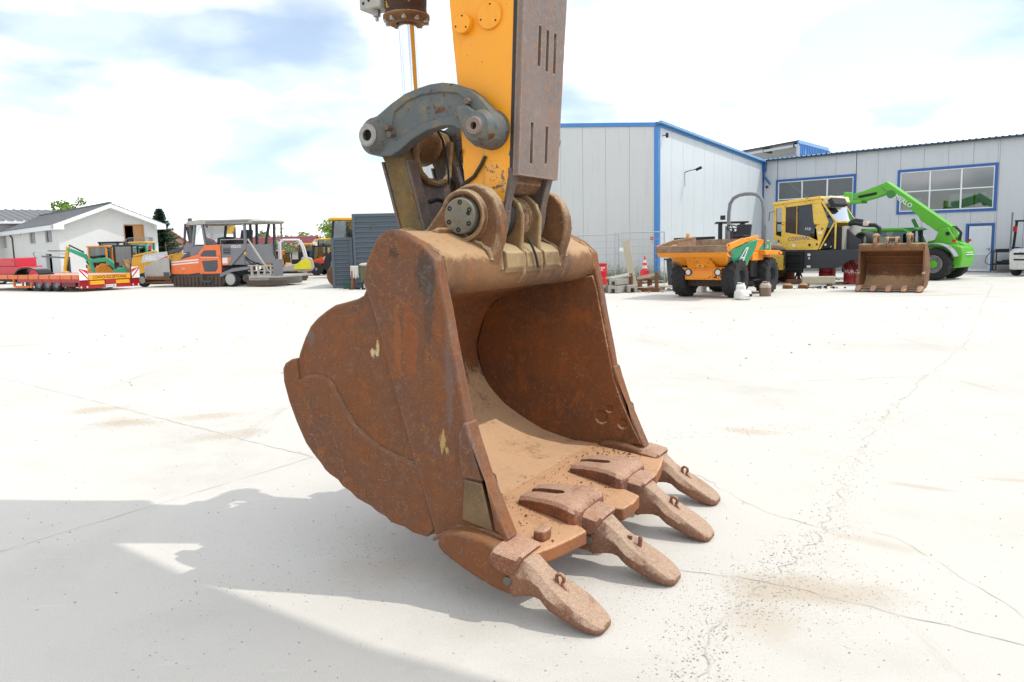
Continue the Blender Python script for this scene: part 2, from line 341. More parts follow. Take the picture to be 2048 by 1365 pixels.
def cut(o, cutter):
    me = cutter.mesh('cutter', None, 0); k = bpy.data.objects.new('cutter', me); C.objects.link(k); k.matrix_world = o.matrix_world
    k.parent = o.parent
    b = o.modifiers.new('cut', 'BOOLEAN'); b.operation = 'DIFFERENCE'; b.object = k; b.solver = 'EXACT'
    mods = [m for m in o.modifiers if m.type == 'BEVEL']; saved = [(m.width, m.segments) for m in mods]
    for m in mods: m.show_viewport = False
    dg = bpy.context.evaluated_depsgraph_get(); new = bpy.data.meshes.new_from_object(o.evaluated_get(dg))
    for m in mods: m.show_viewport = True
    o.modifiers.remove(b); old = o.data; o.data = new
    new.shade_smooth(); new.set_sharp_from_angle(angle=R(32))
    bpy.data.objects.remove(k)
    return o

# ---------------------------------------------------------------- ground
def ground_mat():
    t = NT('yard_concrete')
    g = lin('#c8c5bc')
    big = t.noise(0.16, 6, 0.6); mid = t.noise(1.1, 7, 0.62); fine = t.noise(38, 5, 0.75); tiny = t.noise(170, 3, 0.7)
    col = t.mix(big, mul(g, 0.90), mul(g, 1.10))
    col = t.mix(t.math('MULTIPLY', t.step(mid, 0.5, 0.72), 0.30), col, lin('#b3afa4'))
    # grime drifts and tyre scuffs
    gm = t.noise(0.42, 8, 0.68, 0.5, co=t.map(loc=(11, 4, 0)))
    col = t.mix(t.math('MULTIPLY', t.step(gm, 0.50, 0.68), 0.30), col, lin('#aba69b'))
    tm = t.noise(0.9, 7, 0.7, 0.3, co=t.map(loc=(2, 7, 0), sc=(3.2, 0.22, 1), rot=(0, 0, R(38))))
    col = t.mix(t.math('MULTIPLY', t.step(tm, 0.58, 0.72), 0.30), col, lin('#97938b'))
    # trowel and scrape streaks
    sk = t.noise(1.0, 8, 0.7, 0.4, co=t.map(sc=(1.2, 22, 1), rot=(0, 0, R(-24))))
    col = t.mix(t.math('MULTIPLY', t.step(sk, 0.60, 0.72), 0.35), col, lin('#dddbd5'))
    # aggregate grains
    rough_zone = t.step(t.math('ADD', t.noise(0.55, 4, 0.6), t.math('MULTIPLY', t.noise(3.2, 5, 0.7), 0.35)), 0.62, 0.80)
    gr = t.step(fine, 0.60, 0.70)
    col = t.mix(t.math('MULTIPLY', gr, t.math('ADD', 0.20, t.math('MULTIPLY', rough_zone, 0.55))), col, lin('#8d8a82'))
    col = t.mix(t.math('MULTIPLY', t.step(tiny, 0.56, 0.66), 0.42), col, lin('#a09d94'))
    col = t.mix(t.math('MULTIPLY', t.step(tiny, 0.44, 0.34), 0.22), col, lin('#e2e0da'))
    gn = t.noise(85, 5, 0.82); zone = t.math('ADD', 0.55, t.math('MULTIPLY', t.noise(0.9, 4, 0.6, co=t.map(loc=(3, 9, 0))), 0.9))
    col = t.mix(t.math('MULTIPLY', t.math('MULTIPLY', t.step(gn, 0.57, 0.68), 0.42), zone), col, lin('#8b8880'))
    col = t.mix(t.math('MULTIPLY', t.step(gn, 0.43, 0.33), 0.38), col, lin('#e4e2dc'))
    sp = t.step(t.voro(9.0, 'F1'), 0.055, 0.030)
    spk = t.math('MULTIPLY', sp, t.step(t.noise(2.3, 3, 0.6, co=t.map(loc=(9, 3, 0))), 0.50, 0.60))
    col = t.mix(t.math('MULTIPLY', spk, 0.75), col, lin('#6f6b63'))
    # sand and rust stains with a shape of their own: x, y, rx, ry, angle, strength
    warp = t.math('MULTIPLY', t.math('SUBTRACT', t.noise(2.4, 6, 0.7), 0.5), 1.7)
    for x, y, rx, ry, a, k in ((1.35, 3.42, 0.50, 0.20, -18, 0.75), (1.05, 3.15, 0.2, 0.3, 10, 0.5), (-4.35, 8.05, 0.42, 0.22, 15, 0.7), (-3.75, 7.35, 0.40, 0.24, -20, 0.8),
                              (-3.0, 7.6, 0.45, 0.2, 10, 0.55), (-2.55, 6.75, 0.42, 0.22, 25, 0.5), (-9.6, 14.0, 1.7, 0.22, 12, 0.6), (2.0, 6.5, 0.38, 0.16, -25, 0.55),
                              (2.65, 4.9, 0.28, 0.06, -35, 0.6), (3.3, 5.0, 0.3, 0.06, -20, 0.5), (11.6, 21.5, 2.2, 0.35, 0, 0.45), (1.9, 4.0, 0.3, 0.08, -40, 0.4), (-0.75, 3.75, 0.35, 0.25, 0, 0.35)):
        v = t.map(loc=(0, 0, 0), co=None)
        s1 = t.n('ShaderNodeVectorMath', operation='SUBTRACT'); t.put(s1.inputs[0], t.co); s1.inputs[1].default_value = (x, y, 0)
        mpn = t.n('ShaderNodeMapping', vector_type='TEXTURE'); t.put(mpn.inputs[0], s1.outputs[0]); mpn.inputs[2].default_value = (0, 0, R(a)); mpn.inputs[3].default_value = (rx, ry, 1)
        ln = t.n('ShaderNodeVectorMath', operation='LENGTH'); t.put(ln.inputs[0], mpn.outputs[0])
        f = t.step(t.math('ADD', ln.outputs['Value'], warp), 1.1, 0.25)
        col = t.mix(t.math('MULTIPLY', f, min(1, k*0.62)), col, t.mix(fine, lin('#98805f'), lin('#b9a484')))
    h = t.math('ADD', t.math('MULTIPLY', fine, t.math('ADD', 0.35, rough_zone)), t.math('MULTIPLY', tiny, 0.35))
    t.bump(h, 0.5, 0.006)
    return t.fin(col, 0.9, 0, 0.2)
gnd = obj('ground', MB().add([(-400, -60, 0), (400, -60, 0), (400, 700, 0), (-400, 700, 0)], [(0, 1, 2, 3)]), ground_mat(), smooth=0)
struct(gnd)
m_crack = plain('crack_dirt', '#bab6ac', 0.95, 0.12, 12)
m_crack2 = plain('joint_filler', '#bdb9b0', 0.95, 0.1, 8)
rc = random.Random(3)
def crack(pts, w, mat, jit=0.03, sub=10):
    """ragged thin ribbon lying in the concrete surface"""
    P = []
    for (a, b) in zip(pts, pts[1:]):
        a, b = Vector(a), Vector(b); n = max(2, int((b-a).length*sub)); pr = Vector((-(b-a).y, (b-a).x)).normalized()
        for i in range(n): P.append(a.lerp(b, i/n) + pr*rc.uniform(-jit, jit)*min(1, (a-b).length))
    P.append(Vector(pts[-1])); m = MB(); L = []; Rr = []
    for i, p in enumerate(P):
        d = (P[min(i+1, len(P)-1)]-P[max(i-1, 0)]).normalized(); pr = Vector((-d.y, d.x)); k = w*rc.uniform(0.1, 0.8)/2
        L.append((*(p+pr*k), 0.0025)); Rr.append((*(p-pr*k), 0.0025))
    for i in range(len(P)-1): m.quad(L[i], Rr[i], Rr[i+1], L[i+1])
    return obj('crack', m, mat, gnd, smooth=0)
crack([(-9.2, 12.2), (-6.26, 9.82), (-1.59, 5.96), (-0.3, 4.9)], 0.014, m_crack2, 0.012)
crack([(-5.6, 2.6), (-2.86, 4.12), (-1.59, 5.96)][1:], 0.010, m_crack2, 0.006)
crack([(-4.6, 2.85), (-2.86, 4.12)], 0.010, m_crack2, 0.006)
crack([(0.74, 3.70), (1.05, 3.60), (1.24, 3.50), (1.56, 3.25), (2.01, 2.91), (2.6, 2.5)], 0.009, m_crack, 0.03, 16)
crack([(1.73, 4.18), (1.87, 4.23), (2.06, 4.05), (2.12, 3.62), (2.16, 3.13), (2.4, 2.6)], 0.006, m_crack, 0.03, 16)
crack([(3.88, 7.65), (2.9, 6.2), (1.73, 4.18), (1.24, 3.60), (1.0, 3.3), (0.79, 3.04), (0.6, 2.5)], 0.010, m_crack, 0.05, 18)
crack([(16.5, 27.0), (15.88, 25.55), (6.79, 11.51), (3.88, 7.65)], 0.022, m_crack2, 0.04, 5)
crack([(1.73, 4.18), (1.45, 4.6), (1.30, 5.2), (1.05, 5.8)], 0.008, m_crack, 0.04, 16)
crack([(4.9, 9.0), (3.0, 8.7), (1.7, 9.3), (1.0, 10.5)], 0.012, m_crack2, 0.05, 6)
# loose grit and pebbles
def grit():
    m = MB(); r = random.Random(5)
    def stone(x, y, s):
        s *= .75; a = r.uniform(0, 6.3); h = s*r.uniform(0.4, 0.8); vs = []
        for k in range(5): b = a+k*1.2566+r.uniform(-.25, .25); vs.append((x+math.cos(b)*s*r.uniform(.7, 1.1), y+math.sin(b)*s*r.uniform(.5, .9), 0))
        top = [(x+(v[0]-x)*.55, y+(v[1]-y)*.55, h) for v in vs]
        m.add(vs+top, [tuple(range(5, 10))]+[(i, (i+1) % 5, 5+(i+1) % 5, 5+i) for i in range(5)])
    line = [Vector(p) for p in ((6.79, 11.51), (3.88, 7.65), (2.9, 6.2), (1.73, 4.18), (1.24, 3.6), (0.79, 3.04), (0.55, 2.4))]
    for i in range(2600):
        k = min(len(line)-2, int(r.random()**0.75*(len(line)-1))); q = line[k].lerp(line[k+1], r.random())
        w = 0.10 if k > 1 else 0.16; q = q + Vector((r.gauss(0, w), r.gauss(0, w)))
        stone(q.x, q.y, r.choice((.0025, .003, .004, .005, .007))*r.uniform(.7, 1.3))
    for i in range(900):
        q = Vector((1.3, 3.4)) + Vector((r.gauss(0, .35), r.gauss(0, .22))); stone(q.x, q.y, r.uniform(.002, .006))
    for i in range(900):
        q = Vector((0.3, 3.5)) + Vector((r.gauss(0, .35), r.gauss(0, .25))); stone(q.x, q.y, r.uniform(.002, .0045))
    for i in range(800):
        q = Vector((-0.8, 4.0)) + Vector((r.gauss(0, .45), r.gauss(0, .35))); stone(q.x, q.y, r.uniform(.002, .006))
    for cx, cy in ((-4.35, 8.05), (-3.75, 7.35), (-3.0, 7.6), (-2.55, 6.75), (2.0, 6.5), (1.4, 6.35)):
        for i in range(70): stone(cx+r.gauss(0, .25), cy+r.gauss(0, .13), r.uniform(.003, .009))
    for i in range(1500):
        y = 2.4+16*r.random()**1.6; x = r.uniform(-.75, .75)*y; stone(x, y, r.uniform(.002, .008)*(1+y*.06))
    for i in range(220):
        y = r.uniform(9, 32); x = r.uniform(-.65, .65)*y; stone(x, y, r.uniform(.012, .035))
    return m
stuff(tag(obj('gravel', grit(), plain('pebble_grey', '#a8a297', 0.9, 0.35, 3), smooth=0), 'loose grey grit and pebbles scattered over the concrete yard', 'gravel'))

# ---------------------------------------------------------------- excavator bucket (x along the teeth, y across, z up)
BO = (0.369, 3.089, 0.0); BR = math.atan2(-0.494, 0.870)
bk = thing('excavator_bucket', 'huge rusty four-toothed digging bucket standing on its teeth in the foreground', 'bucket', BO, BR)
WID = 1.80
def mir(y): return WID-y
base_poly = [(-.457,.334),(-.506,.43),(-.584,.604),(-.64,.759),(-.664,.837),(-.686,.961),(-.732,1.185),(-.758,1.342),(-.788,1.476),(-.803,1.565),(-.877,1.634),(-1.0,1.692),(-1.05,1.704),(-1.10,1.690),(-1.134,1.662),(-1.173,1.597),(-1.205,1.537),(-1.225,1.437),(-1.249,1.399),(-1.287,1.382),(-1.36,1.365),(-1.432,1.35),(-1.493,1.319),(-1.552,1.283),(-1.602,1.241),(-1.644,1.179),(-1.684,1.105),(-1.712,1.03),(-1.735,.94),(-1.73,.85),(-1.70,.73),(-1.64,.63),(-1.58,.565),(-1.50,.49),(-1.40,.43),(-1.29,.375),(-1.2,.335),(-1.1,.30),(-.9,.27),(-.46,.27)]
front_poly = [(-.452,.320),(-.503,.43),(-.581,.604),(-.637,.759),(-.661,.837),(-.683,.961),(-.729,1.185),(-.755,1.342),(-.785,1.476),(-.800,1.567),(-.877,1.637),(-1.0,1.696),(-1.05,1.708),(-1.103,1.692),(-1.137,1.662),(-1.177,1.597),(-1.209,1.537),(-1.225,1.46),(-1.205,1.42),(-1.186,1.371),(-1.114,1.145),(-1.07,.98),(-.955,.602),(-.863,.308),(-.845,.262)]
heel_poly = [(-1.700,1.073),(-1.736,1.066),(-1.78,1.043),(-1.80,1.013),(-1.799,.945),(-1.771,.846),(-1.723,.734),(-1.667,.631),(-1.62,.58),(-1.57,.535),(-1.545,.505),(-1.516,.486),(-1.46,.462),(-1.43,.432),(-1.38,.412),(-1.34,.382),(-1.30,.37),(-1.25,.355),(-1.213,.332),(-1.16,.315),(-1.13,.292),(-1.044,.281),(-1.0,.262),(-.915,.253),(-.87,.30),(-.955,.602),(-1.06,.625),(-1.159,.655),(-1.25,.70),(-1.338,.765),(-1.40,.85),(-1.45,.93),(-1.49,.975),(-1.55,.993),(-1.63,.985),(-1.69,.955)]
side_cut_poly = [(-.452,.325),(-.50,.43),(-.578,.604),(-.632,.759),(-.655,.838),(-.675,.838),(-.70,.78),(-.70,.66),(-.688,.586),(-.57,.578),(-.52,.36)]
for s in (0, 1):
    Y = (lambda y: y) if s == 0 else mir
    sp = obj('side_plate', MB().prism(base_poly, 'y', Y(.016), Y(.062)), m_rust_cheek if s == 0 else m_rust_in, bk, .008)
    obj('front_edge_plate', MB().prism(front_poly, 'y', Y(-.012), Y(.058)), m_rust_front, sp, .010, 3)
    obj('heel_shroud', MB().prism(heel_poly, 'y', Y(.002), Y(.06)), m_rust, sp, .010, 3)
    obj('side_cutter', MB().prism(side_cut_poly, 'y', Y(-.026), Y(.07)), m_rust, sp, .008, 2)
    obj('packed_dirt', MB().prism([(-.672,.578),(-.578,.570),(-.528,.358),(-.69,.388)], 'y', Y(-.032), Y(-.02)), m_stone, sp, .006)
    if s == 1:
        # inner liner of the far side, the face the photograph looks at
        liner = [(-.475,.345),(-.52,.43),(-.60,.60),(-.66,.76),(-.70,.96),(-.745,1.18),(-.775,1.34),(-.80,1.42),(-1.15,1.36),(-1.40,1.33),(-1.60,1.18),(-1.69,.93),(-1.64,.70),(-1.5,.53),(-1.2,.37),(-.9,.31)]
        ln = obj('side_liner', MB().prism(liner, 'y', 1.722, 1.742), m_rust_in, bk, .006)
        hm = MB()
        for (b, z, r) in ((-.745,.50,.045), (-.69,.56,.026), (-.60,.47,.034)):
            hm.cyl((b, 1.68, z), (b, 1.735, z), r, n=9)
        cut(ln, hm)
outer = [(-1.05,1.69),(-1.10,1.67),(-1.134,1.645),(-1.165,1.59),(-1.195,1.53),(-1.218,1.43),(-1.245,1.385),(-1.287,1.37),(-1.432,1.335),(-1.493,1.305),(-1.552,1.27),(-1.60,1.23),(-1.64,1.17),(-1.68,1.10),(-1.708,1.02),(-1.728,.94),(-1.722,.85),(-1.69,.735),(-1.63,.635),(-1.57,.57),(-1.49,.50),(-1.39,.44),(-1.28,.385),(-1.19,.345),(-1.09,.318),(-.95,.29),(-.78,.285)]
inner = []
for i, p in enumerate(outer):
    a = Vector(outer[max(0, i-1)]); b = Vector(outer[min(len(outer)-1, i+1)]); d = (b-a).normalized(); n = Vector((-d.y, d.x)); q = Vector(p)+n*.035
    inner.append((q.x, q.y))
shell = obj('shell', MB().prism(outer+inner[::-1], 'y', .05, WID-.05), m_rust_in, bk, smooth=45)
tube_poly = [(-1.12,1.672),(-1.05,1.702),(-1.0,1.688),(-.87,1.622),(-.828,1.598),(-.806,1.56),(-.798,1.52),(-.802,1.475),(-.818,1.435),(-.855,1.405),(-.91,1.39),(-1.0,1.38),(-1.17,1.36),(-1.19,1.5),(-1.15,1.60)]
obj('torque_tube', MB().prism(tube_poly, 'y', .055, WID-.055), m_rust_tan, bk, smooth=50)
for (y0, y1) in ((.60,.78), (.82,.99), (1.03,1.21)):
    obj('filler_pad', MB().prism([(-.93,1.655),(-.83,1.62),(-.785,1.585),(-.778,1.51),(-.80,1.48),(-.95,1.6)], 'y', y0, y1), m_cream, bk, .005)
# lip: a plate that runs to a blunt nose in the middle
ly = [(-.02,-.37),(.05,-.335),(.217,-.295),(.40,-.262),(.425,-.30),(.44,-.37),(.735,-.37),(.755,-.30),(.78,-.225),(WID/2,-.215)]
lip_front = [(b, a) for a, b in ly] + [(b, WID-a) for a, b in ly[::-1][1:]]
lip_o = obj('cutting_lip', MB().prism(lip_front+[(-.80, WID-.03), (-.80, .03)], 'z', .255, .325), m_lip, bk, .010, 3)
for v_ in lip_o.data.vertices: v_.co.z -= max(0, v_.co.x+.75)*.13
obj('lip_lug', MB().prism([(-.415,.135),(-.36,.14),(-.355,.215),(-.41,.22)], 'z', .275, .330), m_rust_tooth, bk, .012)

def sup(w, zt, zb, n=20, e=3.0):
    out = []; zc = (zt+zb)/2; hz = (zt-zb)/2
    for k in range(n):
        a = 2*math.pi*k/n; c_, s_ = math.cos(a), math.sin(a)
        out.append((w*math.copysign(abs(c_)**(2/e), c_), zc+hz*math.copysign(abs(s_)**(2/e), s_)))
    return out
def tooth_loft(secs, o, ang, e=3.0, n=20):
    """secs: (s back along the tooth, half width, top, bottom); returns builder in bucket space"""
    bx = Vector((-math.cos(ang), 0, math.sin(ang))); bz = Vector((math.sin(ang), 0, math.cos(ang))); m = MB(); rings = []
    for (s, w, zt, zb) in secs:
        rings.append([Vector(o)+bx*s+Vector((0, y, 0))+bz*z for y, z in sup(w, zt, zb, n, e)])
    return m.loft(rings)
ANG = R(27)
def teeth():
    r = random.Random(2)
    for i, (a, b) in enumerate(((0.0, 0.0), (.588, .122), (1.205, .120), (1.80, 0.0))):
        corner = i in (0, 3); o = (b, a, .035); j = lambda v: v*r.uniform(.95, 1.05)
        bx = Vector((-math.cos(ANG), 0, math.sin(ANG))); bz = Vector((math.sin(ANG), 0, math.cos(ANG)))
        at = lambda s, y, z: Vector(o)+bx*s+Vector((0, y, 0))+bz*z
        at2 = lambda x, y, z: Vector((b+x, a+y, z))
        if corner:
            sg = -1 if i == 0 else 1
            poly = [(-.80,.262),(-.79,.30),(-.745,.345),(-.66,.356),(-.56,.345),(-.47,.318),(-.40,.292),(-.382,.25),(-.395,.18),(-.42,.125),(-.47,.122),(-.55,.138),(-.65,.175),(-.76,.23)]
            ad = obj('tooth_adapter', MB().prism(poly, 'y', a+sg*.092, a-sg*.115), m_rust, bk, .026, 4)
        else:
            m = MB(); rings = []
            for (x, w, zt) in ((-.802,.10,.33),(-.792,.122,.350),(-.73,.135,.361),(-.62,.152,.365),(-.54,.172,.364),(-.485,.190,.357),(-.455,.178,.342),(-.44,.15,.325)):
                n_ = 3; ch = .018; rings.append([at2(x, y, z) for y, z in ((-w,.30),(-w,zt-ch),(-w+ch,zt),(w-ch,zt),(w,zt-ch),(w,.30),(w*.98,.245),(-w*.98,.245))])
            m.loft(rings); ad = obj('tooth_adapter', m, m_rust_tooth, bk, .013, 3, smooth=34)
            cut(ad, MB().prism([(-.815+b, a-.030),(-.62+b, a-.030),(-.595+b, a-.012),(-.595+b, a+.012),(-.62+b, a+.030),(-.815+b, a+.030)], 'z', .326, .60))
        def hexloft(secs):
            rings = []
            for (x, wt, w, wb, zt, zb) in secs:
                h_ = zt-zb; rings.append([at2(x, y, z) for y, z in ((-wt,zt),(wt,zt),(w,zt-h_*.40),(w,zt-h_*.70),(wb,zb),(-wb,zb),(-w,zt-h_*.70),(-w,zt-h_*.40))])
            return MB().loft(rings)
        obj('nose_box', hexloft([(-.39,.07,.090,.075,.270,.112),(-.42,.075,.096,.08,.285,.106),(-.50,.08,.098,.08,.300,.118),(-.58,.08,.094,.078,.310,.150),(-.66,.07,.08,.07,.310,.20)]), m_rust, ad, .012, 3)
        # wear cap riding over the joint like a saddle
        def arch(x, w, zt, zb, lean): return [at2(x+lean*(z-zt), y, z) for y, z in ((-w,zb),(-w,zt-.052),(-w*.94,zt-.022),(-w*.76,zt-.005),(-w*.4,zt),(w*.4,zt),(w*.76,zt-.005),(w*.94,zt-.022),(w,zt-.052),(w,zb),(w-.026,zb),(w-.028,zt-.06),(w-.05,zt-.034),(-w+.05,zt-.034),(-w+.028,zt-.06),(-w+.026,zb))]
        obj('wear_cap', MB().loft([arch(-.346,.108,.292,.226,.5), arch(-.356,.117,.303,.214,.5), arch(-.42,.123,.316,.228,.35), arch(-.475,.122,.324,.256,.2), arch(-.490,.112,.316,.266,.2)]), m_rust_tooth, ad, .006, 2)
        secs = [(.007,.026,.032,.026,.028,.012),(.0,.046,.056,.045,.037,.007),(-.018,.066,.079,.062,.050,.005),(-.055,.078,.092,.073,.075,.010),(-.105,.083,.099,.080,.105,.024),(-.155,.081,.101,.083,.134,.046),(-.195,.073,.102,.086,.156,.064),(-.228,.063,.101,.085,.175,.078),(-.254,.055,.092,.075,.192,.092),(-.280,.048,.079,.063,.212,.106),(-.312,.048,.078,.062,.240,.112),(-.345,.056,.088,.070,.266,.112),(-.38,.064,.097,.080,.280,.108),(-.40,.066,.100,.083,.284,.100),(-.412,.062,.096,.079,.280,.102)]
        tip = obj('tooth_tip', hexloft([(x, j(wt), w, wb, zt, zb) for x, wt, w, wb, zt, zb in secs]), m_rust_tip, ad, .009, 3, smooth=40)
        # lifting eye standing in line with the tooth
        if i == 1:
            obj('lifting_eye', MB().tube([at2(-.240,0,.165), at2(-.236,0,.200)], .011, 8), m_rust_tooth, ad); obj('lifting_eye', MB().tube([at2(-.190,0,.14), at2(-.184,0,.190), at2(-.190,0,.200)], .011, 8), m_rust_tooth, ad)
        else:
            pth = [at2(-.211+.018*math.cos(t), 0, .190+.021*math.sin(t)) for t in [math.pi*(-.30+1.6*k/12) for k in range(13)]]
            obj('lifting_eye', MB().tube([at2(-.180,0,.135)]+pth+[at2(-.242,0,.165)], [.016]+[.0085]*13+[.016], 8), m_rust_tooth, ad)
        for sg in (-1, 1):
            obj('lock_pin', MB().cyl(at2(-.418, sg*.085, .178), at2(-.418, sg*.1055, .178), .021, n=14), m_bolt, ad, .003)
teeth()
# hinge ears, collars, pins
ear_poly = [(-1.46,1.60),(-1.455,1.66),(-1.42,1.712),(-1.35,1.728),(-1.27,1.70),(-1.21,1.71),(-1.193,1.72),(-1.12,1.800),(-1.062,1.868),(-1.007,1.909),(-.947,1.933),(-.888,1.933),(-.831,1.908),(-.782,1.855),(-.755,1.784),(-.748,1.714),(-.762,1.644),(-.785,1.585),(-.80,1.52),(-.815,1.44),(-1.15,1.42),(-1.32,1.45)]
PIN = (-.951, 1.774)
for s in (0, 1):
    Y = (lambda y: y) if s == 0 else mir
    e = obj('hinge_ear', MB().prism(ear_poly, 'y', Y(.475), Y(.565)), m_ear, bk, .014, 3)
    ya, yb = sorted((Y(.478), Y(.432)))
    prof = [(.118, ya), (.152, ya), (.150, yb+.012 if s == 0 else ya), (.140, yb), (.122, yb), (.116, yb+.01), (.118, ya)]
    obj('pin_collar', MB().lathe([(.106, Y(.478)), (.136, Y(.478)), (.133, Y(.448)), (.127, Y(.440)), (.114, Y(.441)), (.107, Y(.448)), (.106, Y(.478))], (PIN[0], 0, PIN[1]), 'y', 40, R(-120), R(150)), m_ear, e, smooth=50)
    cap = obj('pin_cap', MB().cyl((PIN[0], Y(.42), PIN[1]), (PIN[0], Y(.50), PIN[1]), .091, n=36), m_capm, e, .006)
    for k in range(6):
        t = R(25+60*k); q = (PIN[0]+.068*math.cos(t), PIN[1]+.068*math.sin(t))
        obj('cap_bolt', MB().lathe([(.0045, Y(.4225)), (.006, Y(.4175)), (.0125, Y(.4175)), (.0125, Y(.4225))], (q[0], 0, q[1]), 'y', 10), m_hole, cap, smooth=0)
    obj('grease_port', MB().cyl((PIN[0]+.055, Y(.423), PIN[1]+.012), (PIN[0]+.055, Y(.4165), PIN[1]+.012), .011, n=10), m_hole, cap)
    obj('gusset', MB().prism([(-1.18,1.60),(-1.05,1.70),(-1.0,1.72),(-1.02,1.60)], 'y', Y(.30), Y(.48)), m_ear, bk, .01)
mid_poly = [(-1.16,1.62),(-1.10,1.74),(-1.07,1.84),(-1.01,1.90),(-.94,1.915),(-.87,1.895),(-.815,1.845),(-.79,1.78),(-.795,1.70),(-.80,1.62),(-.785,1.54),(-.79,1.47),(-.83,1.42),(-1.1,1.45)]
for y in (.785, .985): obj('centre_ear', MB().prism(mid_poly, 'y', y, y+.034), m_cream, bk, .010, 3)
obj('hinge_pin', MB().cyl((PIN[0], .50, PIN[1]), (PIN[0], WID-.50, PIN[1]), .078, n=28), m_grease, bk)
obj('centre_bush', MB().lathe([(.10,.80),(.118,.81),(.118,.84),(.108,.86),(.108,.95),(.118,.965),(.118,.985),(.10,.99)], (PIN[0], 0, PIN[1]), 'y', 32), m_ear, bk)
obj('link_pin', MB().cyl((-1.36, .44, 1.61), (-1.36, WID-.44, 1.61), .060, n=20), m_steel, bk, .005)
obj('loose_hose', MB().tube([(-.80,.862,1.66),(-.775,.866,1.61),(-.765,.880,1.57),(-.760,.888,1.53),(-.757,.892,1.50)], .007, 6), m_hose, bk)
# weld beads where the plates meet
rwb = random.Random(17)
def weld(path, r=.009, parent=bk, mat=None, step=.018):
    P = []
    for a_, b_ in zip(path, path[1:]):
        a_, b_ = Vector(a_), Vector(b_); n_ = max(1, int((b_-a_).length/step)); P += [a_.lerp(b_, k/n_) for k in range(n_)]
    P.append(Vector(path[-1])); return obj('weld_bead', MB().tube([tuple(p+Vector((rwb.uniform(-.0015,.0015),)*3)) for p in P], [r*rwb.uniform(.75,1.25) for _ in P], 6), mat or m_rust, parent, smooth=60)
for s in (0, 1):
    Y = (lambda y: y) if s == 0 else mir
    weld([(x, Y(.014), z) for x, z in ((-1.225,1.46),(-1.186,1.371),(-1.114,1.145),(-1.07,.98),(-.955,.602),(-.865,.31))], .007)
    weld([(x, Y(.014), z) for x, z in ((-.955,.602),(-1.06,.625),(-1.159,.655),(-1.25,.70),(-1.338,.765),(-1.40,.85),(-1.45,.93),(-1.49,.975),(-1.55,.993),(-1.63,.985),(-1.69,.955))], .006)
    weld([(x, Y(.472), z) for x, z in ((-.80,1.55),(-.815,1.60),(-.865,1.632),(-1.0,1.698),(-1.05,1.712),(-1.12,1.69))], .014, mat=m_ear)
    weld([(x, Y(.568), z) for x, z in ((-.80,1.50),(-.812,1.60),(-.865,1.632),(-1.0,1.698),(-1.05,1.712))], .014, mat=m_ear)
    weld([(x, Y(.068), z) for x, z in ((-1.05,1.702),(-.87,1.624),(-.812,1.575),(-.799,1.52),(-.803,1.47),(-.822,1.43))], .010, mat=m_rust_tan)
    weld([(-.46, Y(.066), .292), (-.60, Y(.066), .31), (-.80, Y(.066), .325)], .012, mat=m_lip)
    weld([(-.86, Y(-.012), .262), (-.72, Y(-.012), .345), (-.56, Y(-.014), .352), (-.46, Y(-.016), .325)], .012)
# crumbs of earth on the bucket floor
def crumbs():
    m = MB(); r = random.Random(11)
    for i in range(520):
        y = r.uniform(.12, 1.66); x = -.85+.52*r.random()**.8; s = r.uniform(.001, .004) if r.random() < .93 else r.uniform(.004, .009)
        if y > 1.3: x = r.uniform(-.75, -.45); s *= 1.6
        m.sphere((x, y, .326-max(0, x+.75)*.13+s*.3), s, 5, 3, (1, r.uniform(.7, 1.2), .7))
    return m
stuff(obj('earth_crumbs', crumbs(), plain('dry_earth', '#6f5138', 0.95, 0.3, 6), bk, smooth=0))
fl = [(-.98,.328),(-.60,.331),(-.40,.328)]

# ---------------------------------------------------------------- excavator arm above the bucket
am = thing('excavator', 'yellow excavator stick with grey linkage and chrome hydraulic rod above the bucket', 'excavator', BO, BR)
SY0, SY1 = .66, 1.115
stick_poly = [(-.772,2.02),(-.748,2.474),(-.725,2.83),(-.68,3.5),(-.60,4.8),(-.52,5.6),(-.55,5.95),(-.72,6.10),(-.95,6.05),(-1.25,5.5),(-1.36,4.5),(-1.30,3.6),(-1.20,3.1),(-1.134,2.899),(-1.118,2.671),(-1.095,2.44),(-1.077,2.052),(-1.05,1.98),(-.85,1.96)]
st = obj('stick', MB().prism(stick_poly, 'y', SY0, SY1), m_yellow, am, .010, 2)
fork_poly = [(-.772,2.06),(-.778,1.979),(-.806,1.892),(-.822,1.83),(-.83,1.75),(-.85,1.69),(-.89,1.65),(-.95,1.635),(-1.01,1.65),(-1.055,1.70),(-1.075,1.77),(-1.07,1.85),(-1.06,1.90),(-1.074,2.06)]
for (y0, y1) in ((SY0-.0012, SY0+.055), (SY1-.055, SY1+.0012)):
    obj('fork', MB().prism(fork_poly, 'y', y0, y1), m_yellow if y0 < .8 else m_fork, st, .001, 1)
    obj('fork_edge', MB().prism([(-.776,2.02),(-.772,1.975),(-.798,1.89),(-.815,1.83),(-.823,1.75),(-.843,1.685),(-.885,1.643),(-.897,1.655),(-.86,1.70),(-.838,1.76),(-.83,1.83),(-.82,1.89),(-.80,1.98),(-.80,2.02)], 'y', y0-.003, y1+.003), m_fork, st, .005)
obj('nose_web', MB().prism([(-.80,2.04),(-.815,1.95),(-.86,1.90),(-.93,1.89),(-1.0,1.93),(-1.03,2.04)], 'y', SY0+.05, SY1-.05), m_ear, st, .01)
for (y0, y1) in ((.722, .78), (1.025, 1.08)):
    obj('seal_ring', MB().cyl((PIN[0], y0, PIN[1]), (PIN[0], y1, PIN[1]), .128, n=28), m_rubber, st, .01)
